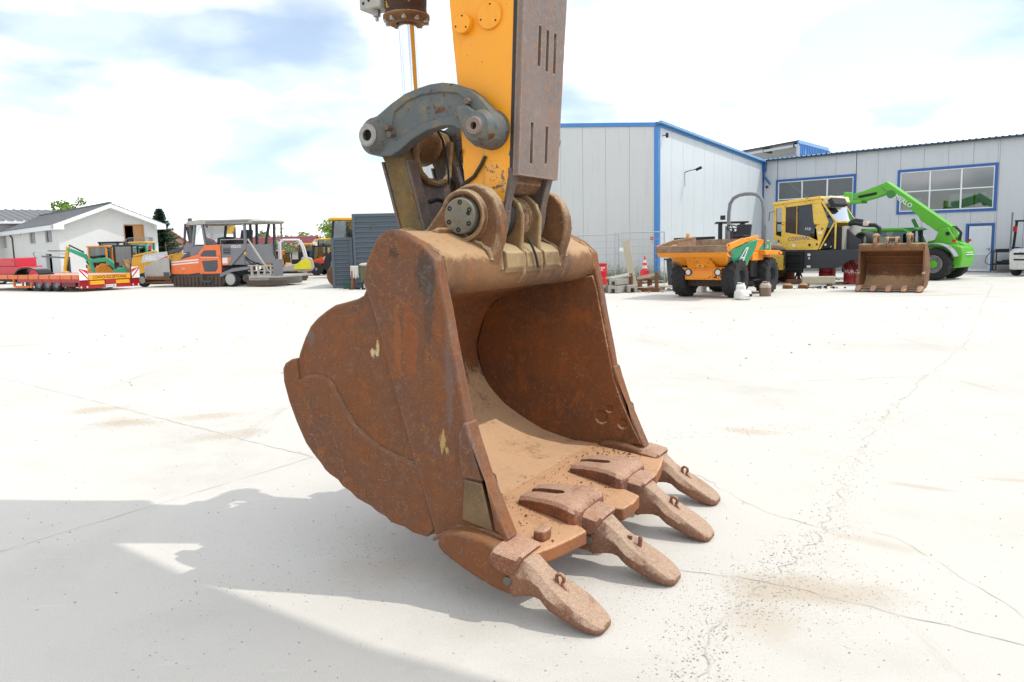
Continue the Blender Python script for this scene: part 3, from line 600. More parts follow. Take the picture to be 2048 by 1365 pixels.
# slotted wear plate on the inner face of the stick
def wear_plate():
    sl = [(.840,2.543,2.742),(.930,2.533,2.740),(1.018,2.536,2.741),(.787,2.045,2.253),(.956,2.058,2.252)]
    hw = .015
    us = sorted({SY0-.004, SY1+.004, *[s[0]-hw for s in sl], *[s[0]+hw for s in sl]}); vs_ = sorted({1.978, 4.2, *[s[1] for s in sl], *[s[2] for s in sl]})
    vs_ = [vs_[0]] + vs_[1:]
    def hole(i, j):
        u = (us[i]+us[i+1])/2; v = (vs_[j]+vs_[j+1])/2
        return any(abs(u-s[0]) < hw and s[1] < v < s[2] for s in sl)
    def P(u, v, k):
        x = -.772+(v-2.02)*.058
        if u > .9: u += (v-2.3)*.035 if u > 1.1 else 0
        return (x+(.038 if k == 0 else .002), u, v)
    return MB().grid_plate(us, vs_, hole, P)
obj('wear_plate', wear_plate(), m_wear, st, .006, 2)
obj('slot_backing', MB().add([(-.772-.04*.058+.006, SY0+.02, 1.99), (-.772-.04*.058+.006, SY1-.02, 1.99), (-.772+.78*.058+.006, SY1-.02, 2.8), (-.772+.78*.058+.006, SY0+.02, 2.8)], [(0,1,2,3)]), rust_mat('slot_rust', '#8c4a22', '#a0562a', '#5a3826'), st, smooth=0)
obj('plate_seam', MB().prism([(-.790,2.0),(-.764,2.0),(-.697,3.2),(-.725,3.2)], 'y', SY0-.003, SY0+.02), m_grease, st)
for (b, z, r) in ((-.885,2.782,.071), (-1.035,2.758,.050)):
    d = obj('cover_disc', MB().cyl((b, SY0-.014 if r > .06 else SY0-.040, z), (b, SY0+.01, z), r, n=32), m_yellow, st, .004)
    for k in range(3):
        t = R(80+120*k); obj('disc_hole', MB().cyl((b+r*.72*math.cos(t), (SY0-.0155 if r > .06 else SY0-.0415), z+r*.72*math.sin(t)), (b+r*.72*math.cos(t), SY0-.005, z+r*.72*math.sin(t)), .005, n=8), m_hole, d)
# rocker arms
rocker = [(-1.645,2.262),(-1.628,2.306),(-1.60,2.322),(-1.539,2.335),(-1.434,2.392),(-1.349,2.429),(-1.267,2.447),(-1.187,2.459),(-1.109,2.459),(-1.033,2.444),(-.958,2.415),(-.895,2.371),(-.844,2.317),(-.805,2.265),(-.785,2.21),(-.805,2.150),(-.864,2.118),(-.923,2.125),(-.97,2.165),(-1.0,2.215),(-1.056,2.238),(-1.117,2.244),(-1.213,2.228),(-1.311,2.190),(-1.396,2.140),(-1.46,2.115),(-1.549,2.125),(-1.605,2.165)]
LP, RP = (-1.562, 2.228), (-.885, 2.215)
inset = [(-1.42,2.345),(-1.34,2.388),(-1.24,2.412),(-1.12,2.412),(-1.02,2.395),(-.95,2.345),(-.93,2.30),(-1.03,2.292),(-1.13,2.285),(-1.23,2.27),(-1.33,2.235),(-1.42,2.19),(-1.45,2.25)]
for s in (0, 1):
    Y = (lambda y: y) if s == 0 else mir
    rk = obj('rocker_arm', MB().prism(rocker, 'y', Y(.535), Y(.615)), m_grey, am, .016, 3)
    cut(rk, MB().prism(inset, 'y', Y(.50), Y(.549)))
    obj('pin_boss', MB().lathe([(.03,Y(.50)),(.03,Y(.485)),(.05,Y(.478)),(.058,Y(.488)),(.075,Y(.50)),(.085,Y(.52)),(.10,Y(.535)),(.105,Y(.64))], (LP[0], 0, LP[1]), 'y', 32), m_grey, rk)
    obj('boss_ring', MB().lathe([(.030,Y(.505)),(.030,Y(.474)),(.052,Y(.470)),(.060,Y(.478)),(.058,Y(.50))], (LP[0], 0, LP[1]), 'y', 32), m_steel, rk)
    obj('boss_bore', MB().cyl((LP[0], Y(.50), LP[1]), (LP[0], Y(.52), LP[1]), .031, n=20), m_hole, rk)
    obj('pin_boss', MB().lathe([(.020,Y(.50)),(.022,Y(.482)),(.045,Y(.478)),(.055,Y(.49)),(.070,Y(.495)),(.080,Y(.515)),(.090,Y(.535)),(.098,Y(.56)),(.102,Y(.66))], (RP[0], 0, RP[1]), 'y', 32), m_grey, rk)
    obj('boss_ring', MB().lathe([(.018,Y(.50)),(.019,Y(.470)),(.040,Y(.468)),(.046,Y(.478)),(.046,Y(.495))], (RP[0], 0, RP[1]), 'y', 28), m_wear, rk)
    obj('boss_bore', MB().cyl((RP[0], Y(.495), RP[1]), (RP[0], Y(.51), RP[1]), .020, n=16), m_hole, rk)
    obj('retainer', MB().prism([(-1.0,2.325),(-.955,2.33),(-.86,2.265),(-.845,2.20),(-.92,2.14),(-.975,2.22),(-1.005,2.29)], 'y', Y(.500), Y(.54)), m_grey, rk, .008)
    for (b, z) in ((-.945,2.345), (-1.0,2.285), (-1.455,2.262), (-1.44,2.225)):
        obj('retainer_bolt', MB().lathe([(0.001,Y(.503)),(.015,Y(.503)),(.017,Y(.507)),(.017,Y(.545))], (b, 0, z), 'y', 6), m_fork, rk, smooth=0)
obj('cross_pin', MB().cyl((LP[0], .56, LP[1]), (LP[0], WID-.56, LP[1]), .052, n=20), m_steel, am)
# H link down to the bucket
hl_near = [(-1.645,2.235),(-1.62,2.30),(-1.56,2.325),(-1.50,2.30),(-1.465,2.235),(-1.425,2.10),(-1.29,1.60),(-1.33,1.54),(-1.40,1.54),(-1.435,1.58),(-1.574,2.10)]
for (y0, y1) in ((.625, .70), (WID-.70, WID-.625)):
    h = obj('link_plate', MB().prism(hl_near, 'y', y0, y1), m_hl, am, .010)
    obj('link_flange', MB().prism([(-1.425,2.10),(-1.408,2.10),(-1.272,1.60),(-1.29,1.60)], 'y', y0-.006, y1+.006), m_fork, h, .006)
    obj('link_back_flange', MB().prism([(-1.592,2.10),(-1.574,2.10),(-1.435,1.60),(-1.453,1.60)], 'y', y0-.006, y1+.006), m_fork, h, .004)
obj('link_web', MB().prism([(-1.52,2.02),(-1.44,2.02),(-1.34,1.66),(-1.42,1.66)], 'y', .70, WID-.70), m_fork, am, .01)
obj('rod_eye', MB().lathe([(.055,.80),(.125,.80),(.130,.815),(.130,.985),(.125,1.0),(.055,1.0)], (LP[0], 0, LP[1]), 'y', 32), m_cream, am, smooth=40)
obj('spacer_bush', MB().cyl((LP[0], .70, LP[1]), (LP[0], .80, LP[1]), .085, n=24).cyl((LP[0], 1.0, LP[1]), (LP[0], 1.10, LP[1]), .085, n=24), m_ear, am)
yk = [(-1.44+.02, .735, 2.24), (-1.435, .735, 2.12), (-1.425, .76, 2.04), (-1.42, .82, 1.995), (-1.42, .90, 1.985), (-1.42, .98, 1.995), (-1.425, 1.04, 2.04), (-1.435, 1.065, 2.12), (-1.42, 1.065, 2.24)]
obj('guard_loop', MB().tube(yk, .019, 8), m_cream, am)
obj('grease_line', MB().tube([(-1.40,.90,2.29),(-1.385,.93,2.24),(-1.39,.97,2.16),(-1.39,.99,2.06),(-1.392,.992,1.985)], .007, 6), m_hose, am)
obj('hose', MB().tube([(-1.33,.70,1.87),(-1.30,.74,1.885),(-1.265,.79,1.865),(-1.25,.80,1.80),(-1.255,.79,1.72),(-1.25,.80,1.66),(-1.28,.83,1.64)], .012, 8), m_hose, am)
obj('hose', MB().tube([(-1.075,.64,2.13),(-1.10,.66,2.09),(-1.10,.70,2.0),(-1.085,.72,1.92)], .010, 8), m_hose, am)
obj('grease_line', MB().tube([(-.93,.655,2.085),(-.955,.648,2.04),(-1.0,.648,1.985),(-1.055,.648,1.955),(-1.08,.66,1.945)], .010, 7), m_grease, am)
# bucket cylinder
RX = -1.587
rod = obj('cylinder_rod', MB().cyl((LP[0], .90, 2.30), (RX, .90, 3.05), .055, n=40), m_chrome, am)
cb = obj('cylinder_barrel', MB().lathe([(.060,2.925),(.120,2.925),(.125,2.935),(.125,2.955),(.118,2.965),(.122,3.10),(.118,3.10),(.112,3.6),(.112,4.6),(.02,4.62)], (RX, .90, 0), 'z', 40), m_cylp, am)
obj('barrel_flange', MB().lathe([(.058,2.900),(.095,2.895),(.128,2.915),(.134,2.925),(.134,2.945),(.12,2.95)], (RX, .90, 0), 'z', 40), m_ear, cb)
for k in range(10):
    t = R(36*k+12); q = (RX+.118*math.cos(t), .90+.118*math.sin(t))
    obj('flange_bolt', MB().lathe([(.001,2.902),(.014,2.902),(.015,2.905),(.015,2.925)], (q[0], q[1], 0), 'z', 6), m_steel, cb, smooth=0)
vb = obj('valve_block', MB().b2(-1.83, -1.68, .78, .90, 2.985, 3.16), m_valve, cb, .008)
obj('valve_fitting', MB().lathe([(.001,2.925),(.010,2.925),(.010,2.945),(.022,2.95),(.022,2.985)], (-1.745, .83, 0), 'z', 10), m_steel, vb)
for z in (3.02, 3.06, 3.10): obj('valve_port', MB().cyl((-1.80, .7785, z), (-1.80, .785, z), .009, n=8).cyl((-1.76, .7785, z+.01), (-1.76, .785, z+.01), .009, n=8), m_hole, vb)
obj('cylinder_bracket', MB().prism([(-1.62,4.55),(-1.52,4.55),(-1.30,4.2),(-1.30,4.75),(-1.5,4.8),(-1.64,4.7)], 'y', .80, 1.0), m_yellow, am, .01)
# boom that carries the stick, above the frame; it throws the wide shadow on the left
boom_poly = [(-.86,5.65),(-.70,5.52),(-.4,5.55),(.6,5.92),(1.72,6.40),(3.4,6.90),(5.2,6.60),(7.6,4.80),(7.9,4.90),(7.8,5.30),(5.6,7.60),(4.2,8.25),(3.0,8.20),(1.4,7.55),(.2,6.85),(-.7,6.15),(-.9,5.90)]
bm_ = obj('boom', MB().prism(boom_poly, 'y', .50, 1.30), m_yellow, am, .02)
obj('arm_cylinder', MB().cyl((-1.15,.90,6.35), (.9,.90,7.95), .07, n=20).cyl((.5,.90,7.6), (2.6,.90,8.95), .15, n=24), m_cylp, am)
obj('stick_horn', MB().prism([(-.75,6.05),(-1.1,5.6),(-1.32,6.15),(-1.25,6.45),(-1.08,6.45),(-.85,6.22)], 'y', .72, 1.08), m_yellow, am, .01)
obj('cylinder_lug', MB().prism([(2.4,7.8),(3.0,8.1),(2.75,9.1),(2.5,9.1)], 'y', .78, 1.02), m_yellow, am, .01)
# ---------------------------------------------------------------- buildings
def panel_mat(name, hexc):
    t = NT(name); c = lin(hexc); col = t.mix(t.noise(.5, 4), mul(c, .95), mul(c, 1.03))
    st = t.noise(1.4, 7, .7, .2, co=t.map(sc=(5, 5, .25))); col = t.mix(t.math('MULTIPLY', t.step(st, .52, .72), .22), col, lin('#8d8a82'))
    s = t.n('ShaderNodeSeparateXYZ'); t.put(s.inputs[0], t.co); lo = t.math('ADD', s.outputs[2], t.math('MULTIPLY', t.noise(3, 5, .7), -.9)); col = t.mix(t.step(lo, .25, -.35, 0, .5), col, lin('#857c6d'))
    t.bump(t.noise(.9, 2), .12, .05)
    return t.fin(col, .42, 0, .4)
m_panel = panel_mat('panel_grey', '#bcc0c4')
m_panel2 = panel_mat('panel_warm_grey', '#c4c6c4')
m_panelw = panel_mat('panel_white', '#c6cdd0')
m_blue = paint('trim_blue', '#27599c', 0.4, 0.1, 0, 1.0)
m_blue2 = paint('trim_light_blue', '#3f7fbd', 0.4, 0.1, 0, 1.0)
m_roofblue = paint('roof_blue_sheet', '#6a9cc8', 0.35, 0.15, 0, 1.0)
m_white = plain('white_upvc', '#d9dcdd', 0.35, 0.04, 2)
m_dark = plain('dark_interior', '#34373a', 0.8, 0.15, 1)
m_black = plain('black_paint', '#1b1c1e', 0.5, 0.2, 4)
m_plinth = plain('plinth_concrete', '#8f8e88', 0.9, 0.12, 4)
m_gut = plain('gutter_dark', '#3d4043', 0.5, 0.1, 4)
def glass_mat(name, tint, refl=0.5):
    t = NT(name); t.t.nodes.remove(t.b)
    gl = t.n('ShaderNodeBsdfGlossy'); gl.inputs['Roughness'].default_value = 0.03; gl.inputs['Color'].default_value = (0.9, 0.92, 0.95, 1)
    tr = t.n('ShaderNodeBsdfTransparent'); tr.inputs[0].default_value = lin(tint)
    fr = t.n('ShaderNodeLayerWeight'); fr.inputs[0].default_value = 0.35
    k = t.math('ADD', t.math('MULTIPLY', fr.outputs['Fresnel'], refl), 0.14, True)
    mx = t.n('ShaderNodeMixShader'); t.put(mx.inputs[0], k); t.t.links.new(tr.outputs[0], mx.inputs[1]); t.t.links.new(gl.outputs[0], mx.inputs[2]); t.t.links.new(mx.outputs[0], t.o.inputs[0])
    return t.m
m_glass = glass_mat('window_glass', '#9aa5ad', 0.85)
m_cabglass = glass_mat('cab_glass', '#7f959c', 0.6)
rp = random.Random(21)

def panel_wall(parent, t0, t1, w, z0, z1f, mat, y0, y1, holes=(), off=0.0, name='wall_panel'):
    """vertical sandwich panels laid side by side along local x, openings left free; z1f(x) top edge"""
    x = t0+off if off else t0; edges = [t0]
    while x < t1-1e-3:
        if x > t0+1e-3: edges.append(x)
        x += w
    edges.append(t1)
    for a, b in zip(edges, edges[1:]):
        a2, b2 = a+.006, b-.006
        hs = [h for h in holes if h[0] < b2 and h[1] > a2]
        dy = rp.uniform(-.002, .002); xs = sorted({a2, b2, *[max(a2, min(b2, v)) for h in hs for v in h[:2]]})
        def piece(xa, xb, za, zb0, zb1): obj(name, MB().prism([(xa, za), (xb, za), (xb, zb1), (xa, zb0)], 'y', y0+dy, y1), mat, parent, smooth=0)
        for xa, xb in zip(xs, xs[1:]):
            if xb-xa < .05: continue
            hh = sorted([h for h in hs if h[0] <= xa+1e-4 and h[1] >= xb-1e-4], key=lambda h: h[2]); z = z0
            for h in hh:
                if h[2] > z+.01: piece(xa, xb, z, h[2], h[2])
                z = h[3]
            piece(xa, xb, z, z1f(xa), z1f(xb))
def window(parent, x0, x1, z0, z1, cols, rows, y, frame_mat, trim_mat, tw=.12, glass=m_glass):
    """blue surround, white frame and bars, separate panes"""
    fr = obj('window_surround', MB().b2(x0, x1, y-.05, y+.02, z1-tw, z1).b2(x0, x1, y-.05, y+.02, z0, z0+tw).b2(x0, x0+tw, y-.049, y+.02, z0+tw, z1-tw).b2(x1-tw, x1, y-.049, y+.02, z0+tw, z1-tw), trim_mat, parent)
    a, b, c, d = x0+tw, x1-tw, z0+tw, z1-tw; w = .045; m = MB()
    m.b2(a, b, y-.03, y+.03, c, c+w).b2(a, b, y-.03, y+.03, d-w, d).b2(a, a+w, y-.029, y+.03, c+w, d-w).b2(b-w, b, y-.029, y+.03, c+w, d-w)
    for i in range(1, cols): m.b2(a+(b-a)*i/cols-w*.7, a+(b-a)*i/cols+w*.7, y-.034, y+.03, c+w, d-w)
    for j in range(1, rows): m.b2(a+w, b-w, y-.032, y+.028, c+(d-c)*j/rows-w*.55, c+(d-c)*j/rows+w*.55)
    obj('frame', m, frame_mat, fr)
    for i in range(cols):
        for j in range(rows):
            xa, xb = a+(b-a)*i/cols+.02, a+(b-a)*(i+1)/cols-.02; za, zb = c+(d-c)*j/rows+.02, c+(d-c)*(j+1)/rows-.02; k = rp.uniform(-.006, .006)
            obj('pane', MB().add([(xa, y+.005+k, za), (xb, y+.005-k, za), (xb, y+.005-k, zb), (xa, y+.005+k, zb)], [(0,1,2,3)]), glass, fr, smooth=0)
    return fr
def corrugated(m, P, u0, u1, pitch, h, v0, v1):
    """sheet with trapezoid ribs across u; P(u, v, height)"""
    us = []; u = u0
    while u < u1:
        us += [(u, 0), (u+pitch*.62, 0), (u+pitch*.70, h), (u+pitch*.92, h)]; u += pitch
    us.append((u1, 0)); n = len(us)
    m.add([P(a, v0, k) for a, k in us]+[P(a, v1, k) for a, k in us], [(i, i+1, n+i+1, n+i) for i in range(n-1)])

# --- workshop on the right
ws = thing('workshop_building', 'grey panelled workshop with blue framed windows and white door at right', 'building', (13.57, 42.0, 0), math.atan2(-.7046, .7096))
Wd = (9.77, 10.90, -.02, 2.16)
W1 = (.74, 4.87, 2.68, 4.75); W2 = (6.79, 10.92, 2.69, 4.76)
ins = lambda w: (w[0]+.04, w[1]-.04, w[2]+.04, w[3]-.04)
panel_wall(ws, 0.0, 20.0, 1.014, .12, lambda x: 5.78, m_panel, 0, .12, [ins(W1), ins(W2), (Wd[0]+.03, Wd[1]-.03, -1, Wd[3]-.04)], off=.81)
obj('plinth', MB().b2(0, Wd[0], .01, .14, -.05, .117).b2(Wd[1], 20, .01, .14, -.05, .117), m_plinth, ws)
window(ws, *W1, 3, 2, 0, m_white, m_blue); window(ws, *W2, 3, 2, 0, m_white, m_blue)
dr = obj('door', MB().b2(9.90, 10.79, .0, .05, .03, 2.05), m_white, ws, .004)
obj('door_frame', MB().b2(Wd[0], 9.87, -.05, .03, 0, 2.16).b2(10.82, Wd[1], -.05, .03, 0, 2.16).b2(9.87, 10.82, -.049, .03, 2.07, 2.16), m_blue, dr)
obj('door_panel', MB().b2(10.0, 10.69, -.012, .01, .86, 1.94), plain('door_panel_white', '#c9d0d6', .4, .03), dr, .004)
obj('door_panel', MB().b2(10.0, 10.69, -.012, .01, .16, .78), plain('door_panel_grubby', '#b9bfc4', .5, .12, 5), dr, .004)
obj('door_handle', MB().b2(10.71, 10.75, -.03, .0, .95, 1.08).b2(10.62, 10.74, -.06, -.045, 1.02, 1.045), m_steel, dr)
obj('door_sign', MB().b2(10.24, 10.48, -.02, -.004, 2.18, 2.27), m_white, ws)
text('sign_text', 'BIROU', m_gut, ws, .07, TM((10.36, -.022, 2.225), (1,0,0), (0,0,1)))
rf = MB(); corrugated(rf, lambda u, v, k: (u, v, 5.82+k+(v+.25)*.075), -.3, 20.2, .2536, .045, -.25, 9.0)
obj('roof', rf, m_roofblue, ws, smooth=0)
obj('eave_flashing', MB().b2(-.2, 20.2, -.22, -.16, 5.74, 5.81), m_gut, ws)
obj('eave_soffit', MB().b2(-.2, 20.2, -.16, .2, 5.785, 5.80), m_gut, ws)
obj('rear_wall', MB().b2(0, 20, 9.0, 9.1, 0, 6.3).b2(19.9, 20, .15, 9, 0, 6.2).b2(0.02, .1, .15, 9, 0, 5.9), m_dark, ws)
obj('roof_skylight', MB().box((9.2, 4.5, 6.27), (3.0, 2.4, .10), 0, R(4.3)), m_gut, ws)
for (x0, x1, z0, z1) in ((6.95,7.75,2.78,3.46), (8.95,9.9,2.86,3.52), (10.0,10.42,2.86,3.52), (10.42,10.75,2.86,3.30)):
    obj('interior_board', MB().b2(x0, x1, .35, .38, z0, z1), m_white, ws)
obj('interior_brace', MB().beam((1.0,.9,4.6), (2.3,.9,3.6), .08, .1).beam((3.2,.9,2.7), (4.8,.9,3.9), .08, .1).beam((6.9,.6,2.6), (7.8,.6,3.3), .05, .06), m_panel, ws)
cc = obj('cctv_camera', MB().b2(.24, .32, -.04, 0, 4.52, 4.62).cyl((.28,-.03,4.53), (.28,-.12,4.46), .02), m_white, ws); obj('dome', MB().sphere((.28,-.13,4.42), .07, 12, 8), m_black, cc)
obj('tree_reflection', MB().sphere((8.35,.7,2.95), .38, 9, 6, (1.1,.6,.9)).sphere((8.0,.7,2.85), .25, 9, 6), plain('reflection_green', '#2f5a2c', .8, .3, 9), ws, smooth=0)  # green blobs behind the panes, added in place of a tree's reflection
dpipe = obj('downpipe', MB().b2(-.02, .20, -.20, -.02, 5.25, 5.72).tube([(.1,-.12,5.3), (.12,-.14,5.0), (.45,-.12,4.55)], .055, 8), m_blue, ws)

# --- open canopy roof rising behind it
cp = thing('steel_canopy', 'open grey canopy with blue corrugated side showing above the workshop roof', 'canopy', (16.95, 46.3, 0), 0)
bl = math.hypot(3.6, 4.44); bu = (3.6/bl, 4.44/bl); gl_ = (-.39, .92)
sm = MB(); corrugated(sm, lambda u, v, k: (bu[0]*u+bu[1]*k, bu[1]*u-bu[0]*k, v), 0, bl, .30, .05, 4.5, 7.22)
obj('blue_cladding', sm, m_blue2, cp, smooth=0)
obj('verge_trim', MB().beam((0,0,7.30), (3.6,4.44,7.30), .10, .20), m_roofblue, cp)
obj('fascia', MB().beam((-.02,0,7.32), (gl_[0]*8.6,gl_[1]*8.6,7.32), .08, .10), m_gut, cp)
obj('canopy_roof', MB().add([(0,0,7.36),(3.6,4.44,7.36),(3.6+gl_[0]*8.6,4.44+gl_[1]*8.6,7.36),(gl_[0]*8.6,gl_[1]*8.6,7.36),(0,0,7.31),(3.6,4.44,7.31),(3.6+gl_[0]*8.6,4.44+gl_[1]*8.6,7.31),(gl_[0]*8.6,gl_[1]*8.6,7.31)], [(0,1,2,3),(7,6,5,4),(0,4,5,1),(1,5,6,2),(2,6,7,3),(3,7,4,0)]), plain('canopy_sheet', '#6f777c', .5, .1), cp, smooth=0)
ox, oy = bu[0]*1.3, bu[1]*1.3
obj('back_panel', MB().beam((ox,oy,5.9), (ox+gl_[0]*8.6,oy+gl_[1]*8.6,5.9), .1, 2.0), m_panel, cp)
for k in range(4): x, y = gl_[0]*(.3+2.6*k), gl_[1]*(.3+2.6*k); obj('rafter', MB().beam((x,y,7.16), (x+ox,y+oy,7.16), .12, .26), m_gut, cp)
obj('edge_beam', MB().beam((0.05,.05,7.1), (gl_[0]*8.6,gl_[1]*8.6,7.1), .1, .14), m_panel2, cp)
for k in (.02, 4.2, 8.5): obj('post', MB().b2(gl_[0]*k-.08+.06, gl_[0]*k+.08+.06, gl_[1]*k-.08+.05, gl_[1]*k+.08+.05, 0, 7.03), m_panel, cp)

# --- near hall: shaded gable end and bright long side
hall = thing('storage_hall', 'tall light grey panel hall with bright blue corner trim behind the bucket', 'building', (6.07, 32.0, 0), math.atan2(10, 7.5))
# local x runs along the bright side, local y to the far left along the gable end
HB = lambda x: 6.44-.053*x
panel_wall(hall, .15, 12.40, 1.13, .1, lambda x: HB(x)-.12, m_panelw, 0, .1)
gt = lambda y: 6.40+.098*y if y < 6.6 else 7.047-.098*(y-6.6)
ge = bpy.data.objects.new('gable_end', None)
def gable_panels():
    y = .16; i = 0
    while y < 13.2:
        b = min(y+1.135, 13.3); dx = rp.uniform(-.003, .003)
        for (a, c_) in ((y, b),):
            a2, b2 = a+.006, c_-.006; pts = [(a2, .1), (b2, .1), (b2, gt(b2)-.14)]
            if a2 < 6.6 < b2: pts.append((6.6, gt(6.6)-.14))
            pts.append((a2, gt(a2)-.14))
            obj('wall_panel', MB().prism(pts, 'x', dx, .1), m_panel2, hall, smooth=0)
        y = b; i += 1
gable_panels()
obj('corner_trim', MB().b2(-.025, .16, -.025, .17, 0, 6.36), m_blue2, hall)
obj('corner_trim', MB().b2(12.42, 12.62, -.06, .12, 0, 5.72), m_blue, hall)
obj('corner_trim', MB().b2(-.025, .16, 13.2, 13.4, 0, 6.3), m_blue2, hall)
obj('verge_trim', MB().prism([(-.06,6.26),(6.6,6.91),(13.46,6.26),(13.46,6.42),(6.6,7.07),(-.06,6.42)], 'x', -.05, .12), m_blue2, hall)
obj('eave_trim', MB().add([(-.05,-.06,6.27),(12.6,-.06,5.60),(12.6,-.06,5.76),(-.05,-.06,6.44),(-.05,.10,6.27),(12.6,.10,5.60),(12.6,.10,5.76),(-.05,.10,6.44)], [(0,1,2,3),(4,7,6,5),(0,4,5,1),(1,5,6,2),(2,6,7,3),(3,7,4,0)]), m_blue2, hall)
obj('gutter', MB().beam((-.1,-.14,6.42), (12.7,-.14,5.74), .16, .10), m_roofblue, hall)
obj('hall_roof', MB().add([(0,0,6.40),(12.5,0,5.72),(12.5,6.6,6.36),(0,6.6,7.03),(0,13.3,6.38),(12.5,13.3,5.7)], [(0,1,2,3),(3,2,5,4)]), m_roofblue, hall, smooth=0)
obj('rear_wall', MB().b2(.1, 12.4, 13.2, 13.3, 0, 5.6).b2(12.4, 12.5, .1, 13.2, 0, 5.6), m_panel2, hall)
obj('plinth', MB().b2(.01, .12, .17, 13.2, -.05, .098).b2(.16, 12.4, .01, .12, -.05, .097), m_plinth, hall)
fl = obj('floodlight', MB().b2(.36, .44, -.25, -.16, 5.84, 6.02), m_black, hall); obj('bracket', MB().beam((.40,0,5.93), (.40,-.17,5.93), .03, .03), m_black, fl)
fl = obj('floodlight', MB().box((2.62,-.62,4.72), (.10,.26,.10), 0, R(-20)), m_black, hall); obj('bracket', MB().tube([(2.55,0,4.60), (2.55,-.25,4.66), (2.6,-.5,4.70)], .018, 6), m_black, fl); obj('cable', MB().tube([(2.55,-.02,4.6), (2.55,-.015,4.3), (2.57,-.012,4.0)], .008, 5), m_black, fl)

# --- white house at far left
m_plaster = plain('house_plaster', '#c9c9c6', .9, .05, .7); m_tile = NT('roof_tiles_grey')
_n = m_tile.noise(3, 5); m_tile = m_tile.fin(m_tile.mix(_n, lin('#585a5c'), lin('#7d7e7f')), .8)
m_wood = NT('door_wood'); _n = m_wood.noise(2, 6, .6, 1.0, co=m_wood.map(sc=(9, 9, .8))); m_wood = m_wood.fin(m_wood.mix(_n, lin('#8f6132'), lin('#c2915a')), .6)
m_rail = plain('rail_grey', '#75787c', .5, .1)
hs = thing('white_house', 'white rendered house with grey tiled gable roof and upstairs balcony door', 'house', (-40.6, 70.5, 0), math.atan2(.677, .736))
